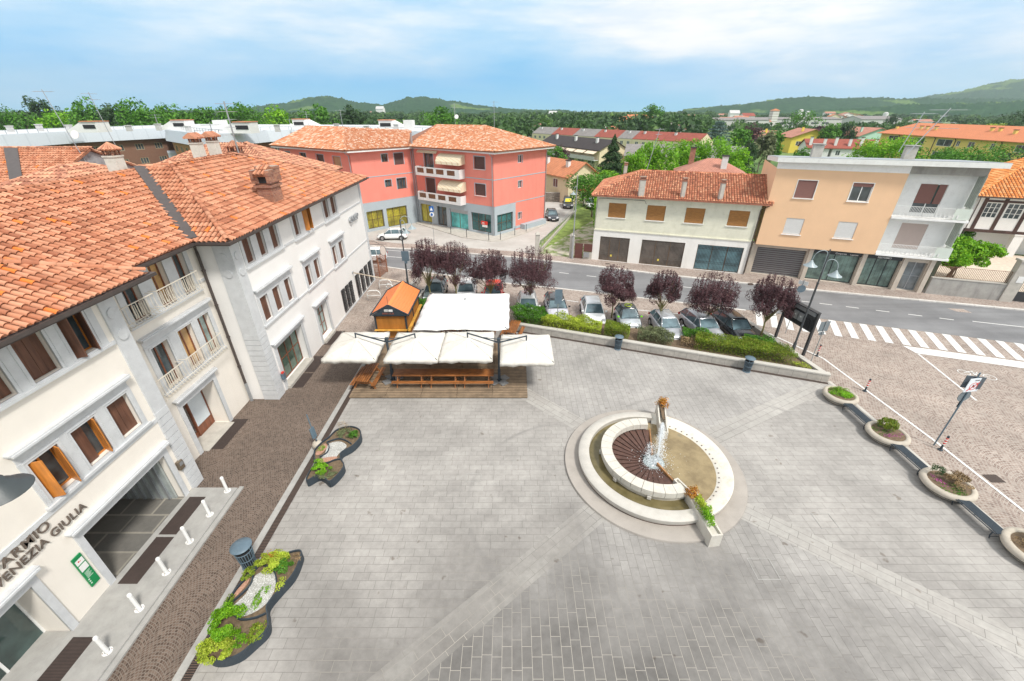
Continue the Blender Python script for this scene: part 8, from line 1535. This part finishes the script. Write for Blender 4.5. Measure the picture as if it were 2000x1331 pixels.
for a, b_ in zip(poly_a[:-1], poly_a[1:]):
    F = Fac(a, b_); mb.fbox(F, 0, F.L, -2.6, -2.5, 12.55, 12.62)
    for k in range(int(F.L / 2)): mb.fbox(F, k * 2, k * 2 + .08, -2.6, -2.52, 11.9, 12.55)
mb.build('roof_railing', M['galv'], ap)
# ------------------------------------------------ old roofs behind the bank
o1 = thing('old_tiled_house', 'old tiled house with stained grey gable wall behind the bank roof, far left', 'house', (-46, 36, 0))
tiles(o1, 'roof', [(-62, 28.5, 8.1), (-36.6, 28.5, 8.1), (-36.6, 39.9, 13.0), (-62, 39.9, 13.0)], M['tile'], seg=4); ridge(o1, (-62, 39.9, 13.1), (-36.6, 39.9, 13.1), M['tile4'])
mb = MB(); mb.hexa([(-37.2, 28.5, 0), (-36.7, 28.5, 0), (-36.7, 51, 0), (-37.2, 51, 0)], [(-37.2, 28.5, 7.9), (-36.7, 28.5, 7.9), (-36.7, 28.51, 7.9), (-37.2, 28.51, 7.9)]) if 0 else None
mb.hexa([(-37.3, 28.6, 0), (-37.3, 51.2, 0), (-37.3, 51.2, 8.0), (-37.3, 39.9, 12.85), (-37.3, 28.6, 8.0)], [(-36.8, 28.6, 0), (-36.8, 51.2, 0), (-36.8, 51.2, 8.0), (-36.8, 39.9, 12.85), (-36.8, 28.6, 8.0)]); mb.box(-62, -37.31, 28.7, 51, 0, 8.0); mb.build('wall', mat('stained_grey_plaster', (.33, .33, .34), .9, .2, .8, dirt=.8, dirtc=(.08, .08, .085)), o1)
mb = MB(); mb.hexa([(-38.6, 33.9, 10.5), (-37.6, 33.9, 10.5), (-42.6, 39.6, 12.95), (-43.8, 39.6, 12.95)], [(-38.6, 33.9, 10.65), (-37.6, 33.9, 10.65), (-42.6, 39.6, 13.1), (-43.8, 39.6, 13.1)]); mb.build('flashing', M['gutter'], o1)
tiles(o1, 'roof', [(-36.6, 51, 8.1), (-62, 51, 8.1), (-62, 39.9, 13.0), (-36.6, 39.9, 13.0)], M['tile4'], seg=3)
def hiproof(name, label, x0, x1, y0, y1, ze, zr, mt, rx=None):
    t_ = thing(name, label, 'house', ((x0 + x1) / 2, (y0 + y1) / 2, 0)); h = min(x1 - x0, y1 - y0) / 2
    if x1 - x0 > y1 - y0: a, b_ = (x0 + h, (y0 + y1) / 2, zr), (x1 - h, (y0 + y1) / 2, zr)
    else: a, b_ = ((x0 + x1) / 2, y0 + h, zr), ((x0 + x1) / 2, y1 - h, zr)
    c = [(x0, y0, ze), (x1, y0, ze), (x1, y1, ze), (x0, y1, ze)]
    if x1 - x0 > y1 - y0: ss = [[c[0], c[1], b_, a], [c[1], c[2], b_], [c[2], c[3], a, b_], [c[3], c[0], a]]
    else: ss = [[c[0], c[1], a], [c[1], c[2], b_, a], [c[2], c[3], b_], [c[3], c[0], a, b_]]
    for q in ss: tiles(t_, 'roof', q, mt, seg=3, tw=.28, tl=.42)
    for q in (c[0], c[1]): ridge(t_, q, a if (q[0] < (x0 + x1) / 2 or y1 - y0 >= x1 - x0) else b_, mt)
    ridge(t_, c[2], b_, mt)
    mb = MB(); mb.box(x0 + .5, x1 - .5, y0 + .5, y1 - .5, -.1, ze + .05); mb.build('wall', wW, t_); return t_
h1 = hiproof('old_tiled_house', 'low hipped tiled roof with brick parapet squeezed behind the bank roof ridge', -36.4, -24, 24, 38, 10.2, 12.7, M['tile4'])
mb = MB(); mb.box(-34.5, -27.0, 21.9, 22.3, 8, 12.4); mb.box(-34.5, -34.0, 22.31, 24.5, 8, 12.4); mb.build('brick_parapet', M['brick'], h1)
hiproof('old_tiled_house', 'hipped tiled roof rising behind the two white chimneys of the bank', -38, -20.5, 41, 54.5, 9.8, 12.9, M['tile4'])
hiproof('old_tiled_house', 'low tiled roof between the bank and the coral building', -37, -25.5, 55.5, 62, 8.0, 9.8, M['tile4'])
# antennas
def antenna(label, x_, y_, z0, z1, lean=0, bars=3, rz=0.0, dish=False, thin=.03, span=.6):
    t_ = thing('tv_antenna', label, 'antenna', (x_, y_, z0)); mb = MB(); mb.cyl((x_, y_, z0), (x_ + lean, y_, z1), thin, thin, 6); mb.build('mast', M['galv'], t_)
    for k in range(bars):
        z = z1 - .15 - k * .5; xx = x_ + lean * (z - z0) / (z1 - z0); e = Vector((math.cos(rz + k * .7), math.sin(rz + k * .7), 0)); n_ = Vector((-e.y, e.x, 0)); c = Vector((xx, y_, z)); mb = MB(); mb.tube([c - e * span, c + e * span], .016, 4)
        for j in range(6): q = c + e * span * (j / 2.5 - 1); mb.tube([q - n_ * (.16 + .03 * j), q + n_ * (.16 + .03 * j)], .009, 4)
        mb.build('aerial', M['galv'], t_)
    if dish: mb = MB(); c = Vector((x_ + .3, y_ - .25, z0 + (z1 - z0) * .45)); mb.cyl(c, c + Vector((0, -.06, .02)), .30, .34, 18); mb.build('dish', wW, t_)
    return t_
antenna('tall lattice aerial mast on the bank ridge beside the round chimney cap', -20.5, 34.3, 12.5, 16.5, 0, 5, .3, thin=.05)
antenna('thin bare mast left of the tall lattice aerial on the bank roof', -20.9, 32.6, 12.6, 15.2, 0, 1, 1.0)
antenna('tall thin mast with dish above the grey gable wall at the left', -36.6, 39.0, 11.5, 17.4, -1.0, 1, .4, True)
antenna('tall thin mast on the old tiled roof, second at the left', -41, 48, 10, 17.5, -.8, 2, .8)
antenna('small mast with crossbars behind the bank chimney, on the flat complex roof', xat(305, 110, 14), 110, 11.9, 15.0, 0, 2, .1, thin=.05, span=1)
antenna('mast with dish on the flat complex roof above the coral left wing', xat(600, 112, 14), 112, 11.9, 15.6, 0, 3, .2, True, .05, 1)
antenna('mast with white dishes on the flat complex roof left of the coral building', xat(565, 104, 14), 104, 11.9, 14.2, 0, 1, .2, True, .05, 1)
antenna('tall aerial at the ridge of the coral right block, left one of two', -9.5, 79, 13.3, 16.9, 0, 3, .2, True, .045, .9)
antenna('tall aerial beyond the coral right block, right one of two', -3.0, 80, 12, 17.2, 0, 4, .9, False, .045, .9)
antenna('short aerial on the coral roof near its left ridge', -27, 75, 13, 16.0, 0, 2, .5, False, .04, .8)
antenna('slanting aerial mast on the left end of the pale green house roof', 15.6, 52.2, 9.5, 14.2, .9, 2, .2, False, .035, .5)
antenna('large leaning tv aerial, main mast above the chimney of the peach block', 38.2, 44.2, 12.2, 16.1, 2.3, 4, .1, False, .04, 1.9)
antenna('leaning tv aerial, left thinner mast above the peach block', 37.5, 44.4, 12.4, 15.8, .9, 2, .1, False, .035, 1.2)
# ------------------------------------------------ trees that can be told apart
def bt(name, label, px, Y, top, rad, mt, n=2600, ls=.2, kind='round', base=0, trunk=.18, group=None, **k):
    h = tz(top, Y) - base; return tree(name, label, 'tree', (xat(px, Y, base + h * .6), Y, base), h, rad, mt, n, ls, group, trunk=trunk, kind=kind, **k)
bt('spruce', 'dark green spruce standing between the cottage and the pale green house', 1197, 105, 262, 5.6, M['leaf_d'], 15000, .17, 'cone')
bt('cedar', 'blue green cedar with layered branches beyond the long grey shed', 1402, 185, 233, 7.5, M['leaf_c'], 6500, .34, 'layer')
bt('garden_tree', 'green tree in front of the dark roofed house, right of the coral building', 1082, 125, 284, 3.4, M['leaf_g'], 2400, .2)
bt('garden_tree', 'dark purple tree beside the green one, before the dark roofed house', 1096, 128, 287, 2.4, M['leaf_purple'], 1600, .2)
bt('olive_tree', 'grey green round bush tree beside the spruce', 1150, 100, 322, 2.8, M['leaf_o'], 2400, .14, trunk=.1)
bt('garden_tree', 'leafy green tree directly left of the pale green house', 1160, 72, 330, 4.6, M['leaf_g'], 7000, .14, trunk=.05)
bt('garden_tree', 'leafy green tree between olive bush and pale green house roof', 1185, 82, 335, 3.8, M['leaf_b'], 4500, .15, trunk=.05)
hedge([(11.5, 58), (13.0, 56.5), (14.5, 61), (15.5, 68), (13.0, 69)], 3.8, M['leaf_b'], 7000, .11, 'tall bright green hedge against the side of the pale green house', .1, 0, 'hedge')
hedge([(24, 108), (38, 112), (38, 114.5), (24, 110.5)], 2.2, M['leaf_g'], 2500, .16, 'clipped green hedge before the dark roofed house', .04, 0, 'hedge')
hedge([(14, 122), (30, 124), (30, 126), (14, 124)], 2.0, M['leaf_b'], 2500, .16, 'long clipped hedge below the awnings of the dark roofed house', .04, 0, 'hedge')
for px, Y, top, rad, mt_, l in ((1240, 84, 292, 2.6, M['leaf_b'], 'bright green tree above the left part of the pale green roof'), (1262, 88, 280, 3.0, M['leaf_b'], 'bright green pointed tree right of the slanting aerial'), (1293, 86, 283, 3.2, M['leaf_b'], 'bright green pointed tree left of the orange brick chimney'), (1330, 92, 274, 4.2, M['leaf_b'], 'tall bright green tree behind the hipped terracotta roof'), (1362, 94, 268, 4.0, M['leaf_g'], 'tallest green tree behind the hipped terracotta roof'), (1400, 88, 275, 4.6, M['leaf_b'], 'broad bright walnut tree left of the peach block, upper part'), (1436, 82, 296, 3.6, M['leaf_b'], 'lower bright green tree touching the peach block'), (1455, 100, 282, 3.0, M['leaf_d'], 'dark narrow tree just left of the peach block')):
    bt('garden_tree', l, px, Y, top, rad, mt_, 4600, .17, trunk=.05, group='green trees behind the pale green house', sq=(1, 1, 1.0))
for px, Y, top, rad, mt_, l in ((1445, 150, 252, 3.2, M['leaf_g'], 'small round green tree before the factory'), (1466, 190, 247, 4.4, M['leaf_purple'], 'dark purple tree before the distant factory'), (1567, 250, 216, 8.0, M['leaf_g'], 'big dark green willow shaped tree right of the white tower'), (1510, 150, 258, 3.2, M['leaf_g'], 'rounded green tree left of the bright yellow house'), (1490, 130, 262, 3.0, M['leaf_o'], 'olive green tree behind the peach block left end'), (1600, 240, 247, 4.2, M['leaf_purple'], 'small purple tree behind the yellow house'), (1622, 185, 244, 4.2, M['leaf_g'], 'green tree between yellow and mint houses'), (1650, 215, 242, 4.2, M['leaf_d'], 'dark green tree left of the mint house'), (1560, 110, 296, 3.2, M['leaf_g'], 'small green tree behind the peach roof slab'), (1700, 95, 273, 5.4, M['leaf_b'], 'large bright green tree above the peach roof, left of the leaning aerial'), (1745, 90, 268, 5.2, M['leaf_b'], 'large bright green tree behind the leaning aerial'), (1780, 92, 282, 4.2, M['leaf_g'], 'green tree right of the leaning aerial'), (1842, 105, 286, 4.5, M['leaf_g'], 'green tree before the yellow apartment block'), (1895, 85, 292, 6.5, M['leaf_g'], 'dark wide tree above the right end of the peach roof'), (1950, 92, 290, 6.5, M['leaf_g'], 'dark wide tree before the right part of the yellow block'), (1995, 80, 298, 6.0, M['leaf_d'], 'dark tree at the right edge above the timber house roof'), (1742, 330, 227, 5.0, M['leaf_d'], 'dark cypress shaped tree between mint house and yellow block'), (1990, 230, 215, 9.0, M['leaf_d'], 'large dark tree at the right edge beyond the yellow block'), (1940, 240, 243, 5.5, M['leaf_y'], 'yellowish tree beyond the yellow block')):
    bt('tree', l, px, Y, top, rad, mt_, 3400 if Y < 120 else 2000, .2 if Y < 120 else .38, trunk=.05, group='scattered trees in the gardens on the right')
for px, Y, top, rad, mt_, l in ((88, 190, 192, 6.5, M['leaf_d'], 'tallest open crowned tree at the far left'), (185, 175, 198, 7.5, M['leaf_g'], 'tall tree behind the left roof housing'), (290, 150, 203, 10, M['leaf_g'], 'very broad dark green tree, centre of the left tree line'), (240, 160, 208, 8, M['leaf_d'], 'broad tree just left of the widest one'), (345, 165, 210, 7, M['leaf_g'], 'broad tree just right of the widest one'), (400, 170, 213, 7, M['leaf_g'], 'green tree left of the tall lattice aerial'), (470, 165, 204, 8, M['leaf_g'], 'tall green tree right of the tall lattice aerial'), (30, 180, 216, 9, M['leaf_g'], 'green tree at the left edge'), (130, 180, 216, 8, M['leaf_b'], 'lighter green tree between the two tall left ones'), (540, 175, 211, 7, M['leaf_b'], 'light green tree above the coral left roof'), (620, 180, 207, 7, M['leaf_g'], 'green tree above the coral left roof ridge'), (690, 190, 213, 8, M['leaf_d'], 'dark tree between the two coral roofs'), (860, 200, 213, 9, M['leaf_g'], 'broad green tree behind the coral right roof'), (1275, 300, 207, 9, M['leaf_g'], 'tall rounded tree above the terrace houses')):
    bt('tree', l, px, Y, top, rad, mt_, 2600, .45, trunk=.08, group='tall trees of the belt beyond the apartments')
# plane tree with stout limbs behind the garden wall
ptree = tree('plane_tree', 'bright green pollarded tree with thick knotty trunk behind the garden wall', 'tree', (46.9, 42.3, .4), 4.0, 2.6, M['leaf_b'], 12000, .12, sq=(1.1, .9, 1), trunk=.1, k=40)
ball(ptree, 'crown', (43.7, 41.6, 2.9), 1.9, (.9, .8, 1.1), M['leaf_b'], 5200, .12); mb = MB(); mb.tube([(46.4, 42.2, .2), (46.2, 42.0, 1.6), (47.8, 41.8, 2.6), (48.6, 41.6, 3.2)], [.36, .3, .24, .12], 8); mb.tube([(46.2, 42.1, 1.5), (44.8, 41.9, 2.3), (43.8, 42, 3.0)], [.28, .2, .1], 8); mb.build('limb', M['bark'], ptree, smooth='all')
sheet('gravel_yard', [[(41, 38.9), (60, 32.5), (75, 42), (62, 52), (48, 60), (42, 50)]], .02, mat('pale_gravel', (.60, .50, .40), .95, .15, 3, bmp=.5, bscale=40))
bt('garden_tree', 'green shrub filling the gap between peach block and timber framed house', 1868, 54, 440, 2.0, M['leaf_g'], 2500, .12, trunk=.02)
h2 = house('lichened_roof_house', 'house with old lichened tiled roof between peach block and timber framed house', (52, 62), (62, 58.5), 9, 6.2, 8.8, wW, MATS['old_terracotta'], wins=[(3, 4, 3, 4.4)])
# ------------------------------------------------ wooded plain and hills
def blobs(name, cs, mt_, per=46, ls=.9, conical=0):
    """many simple trees as one mass: cs = (x, y, z, height, radius)"""
    cs = np.array(cs); n = len(cs); i = np.repeat(np.arange(n), per); d = rng.normal(size=(n * per, 3)); d /= np.linalg.norm(d, axis=1)[:, None]; d[:, 2] = np.abs(d[:, 2]) * 1.15 - .25; r = rng.uniform(.72, 1.06, n * per)[:, None] * (1 + .22 * np.sin(d[:, :1] * 7 + i[:, None]) * np.cos(d[:, 1:2] * 6))
    C = np.stack([cs[i, 0], cs[i, 1], cs[i, 2] + cs[i, 3] * .55], 1) + d * r * np.stack([cs[i, 4], cs[i, 4], cs[i, 3] * .46], 1)
    V, f = leafcloud(C, rng.uniform(.7, 1.5, len(C)) * ls * cs[i, 4] / 4.0, d, .3); o = np_mesh(name, V, f, mt_, None, (0, 0, 0)); return tag(o, kind='stuff')
def lab(o, l, c): o['label'] = l; o['category'] = c; return o
G1_, G2_, G3_ = [], [], []
for _ in range(2600):
    Y = 150 * (rng.uniform(0, 1) ** 1.4 * 6.0 + 1.25); a = rng.uniform(-1.25, .42); x_ = a * Y
    if Y < 215 and x_ > -35: continue
    if Y < 170 and x_ > -135: continue
    if -140 < x_ < -5 and Y < 165: continue
    h = rng.uniform(8.5, 13.5) * (1 + .1 * math.sin(x_ * .02)); rad = rng.uniform(3.2, 5.6) * (1 + Y / 1500); (G1_ if rng.uniform() < .55 else (G2_ if rng.uniform() < .3 else G3_)).append((x_, Y, -.5, h, rad))
for _ in range(1500):
    Y = rng.uniform(240, 1150); a = rng.uniform(.28, 1.45); x_ = a * Y
    if 215 < x_ < 365 and 380 < Y < 500: continue
    nz = math.sin(x_ * .013 + 1) * math.cos(Y * .011 + x_ * .004)
    if nz < -.15 and rng.uniform() < .95: continue
    h = rng.uniform(6, 10.5); (G1_ if rng.uniform() < .45 else G3_ if rng.uniform() < .7 else G2_).append((x_, Y, -.5, h, rng.uniform(2.8, 4.6) * (1 + Y / 1500)))
M['wood1'] = leafm('woodland_leaves', [(.035, .085, .022), (.05, .115, .028), (.07, .15, .035), (.10, .19, .045)]); M['wood2'] = leafm('woodland_light_leaves', [(.06, .13, .025), (.085, .18, .03), (.12, .22, .045), (.16, .27, .06)])
lab(blobs('woodland', G1_, M['wood1'], 56), 'wide belt of mid green woodland stretching across the plain to the hills', 'woodland')
lab(blobs('woodland', G2_, M['wood2'], 56), 'lighter green treetops scattered through the woodland belt', 'woodland'); lab(blobs('woodland', G3_, M['leaf_d'], 56), 'darker green treetops scattered through the woodland belt', 'woodland')
def prof(a, pts): return float(np.interp(a, [p_[0] for p_ in pts], [p_[1] for p_ in pts]))
def pa(px, py): u = (665.5 - py) / 818; fw = .8755 + .4833 * u; return ((px - 1000) / 818 / fw, (-.4833 + .8755 * u) / fw)
H1_ = [(-3, 0), pa(440, 214), pa(495, 210), pa(560, 200), pa(600, 191), pa(630, 187), pa(665, 194), pa(700, 203), pa(745, 206), pa(775, 198), pa(800, 190), pa(825, 189), pa(865, 196), pa(930, 206), pa(1000, 212), pa(1060, 214.5), (3, -.001)]
H2_ = [(-3, -.001), pa(1330, 215), pa(1400, 208), pa(1450, 204), pa(1510, 195), pa(1550, 191), pa(1590, 188), pa(1640, 192), pa(1700, 191), pa(1760, 194), (3, .02)]
H3_ = [(-3, -.001), pa(1700, 214), pa(1770, 196), pa(1830, 186), pa(1880, 178), pa(1930, 164), pa(1975, 156), pa(2020, 153), pa(2150, 148), (3, .05)]
H4_ = [(-3, -.001), pa(1560, 216), pa(1700, 211), pa(1800, 206), pa(1880, 202), pa(2000, 199), (3, .012)]
def hill(name, prf, Y0, spread, a0, a1, na, ny, seed):
    A = np.linspace(a0, a1, na); S_ = np.linspace(-1, 1, ny); hh = np.interp(A, [p_[0] for p_ in prf], [p_[1] for p_ in prf]); hh = np.maximum(0, 16 + hh * Y0) * (hh > -.0008)
    AA, SS = np.meshgrid(A, S_, indexing='ij'); Yg = Y0 + SS * spread; X = AA * Yg; b_ = np.cos(SS * math.pi / 2) ** 1.2; Z = hh[:, None] * b_ - 1.5
    nzv = np.zeros_like(Z)
    for k, (f1, f2, am) in enumerate(((.011, .013, 3.5), (.037, .041, 2.2), (.11, .09, 2.2), (.21, .23, 1.8))): nzv += am * np.sin(X * f1 + seed + k) * np.cos(Yg * f2 + 1.7 * k + X * f2 * .4)
    nzv += rng.normal(0, 1.3, Z.shape); Z += nzv * np.clip(hh[:, None] / 25, 0, 1) * b_
    v = np.stack([X, Yg, Z], -1).reshape(-1, 3); i = np.arange(na - 1)[:, None] * ny + np.arange(ny - 1)[None, :]; f = np.stack([i, i + ny, i + ny + 1, i + 1], -1).reshape(-1, 4)
    o = np_mesh(name, v, f, M['hillm'], None, (0, 0, 0)); return tag(o, kind='structure')
m, t, b = newmat('wooded_hill'); p = pos(t); n1_ = t.noise(p, .0045, 5, .55); woods = t.ramp(t.noise(p, .05, 5, .7), [(.3, (.018, .048, .024)), (.5, (.028, .072, .032)), (.7, (.05, .105, .04))]); fld = t.ramp(t.noise(t.mapping(p, rot=(0, 0, .5), scale=(.02, .12, .02)), 1.0, 3), [(.35, (.085, .15, .045)), (.65, (.14, .21, .065))])
k = t.mix(t.ramp(n1_, [(.60, 0), (.63, 1)]), woods, fld); t.l.new(k, b.inputs[0]); b.inputs['Roughness'].default_value = 1.0; b.inputs['Specular IOR Level'].default_value = 0; M['hillm'] = m
hill('wooded_hill', H1_, 1700, 420, -.75, .12, 420, 34, 1); hill('wooded_hill', H2_, 1700, 420, .3, 1.35, 420, 34, 2); hill('wooded_hill', H3_, 2500, 600, .62, 1.7, 420, 34, 3); hill('wooded_hill', H4_, 1150, 260, .5, 1.6, 380, 26, 4)
# air
m = bpy.data.materials.new('haze_air'); m.use_nodes = True; nt = m.node_tree; nt.nodes.clear(); pv = nt.nodes.new('ShaderNodeVolumePrincipled'); pv.inputs['Color'].default_value = (.80, .92, 1, 1); pv.inputs['Density'].default_value = HAZE; pv.inputs['Anisotropy'].default_value = .2; oo = nt.nodes.new('ShaderNodeOutputMaterial'); nt.links.new(pv.outputs[0], oo.inputs['Volume'])
if HAZE: mb = MB(); mb.box(-5300, 5300, -1000, 3800, -3, 260); tag(mb.build('haze', m, None, (0, 0, 0)), kind='stuff'); bpy.data.objects['haze']['label'] = 'thin bluish summer haze over the far plain and hills'; bpy.data.objects['haze']['category'] = 'haze'
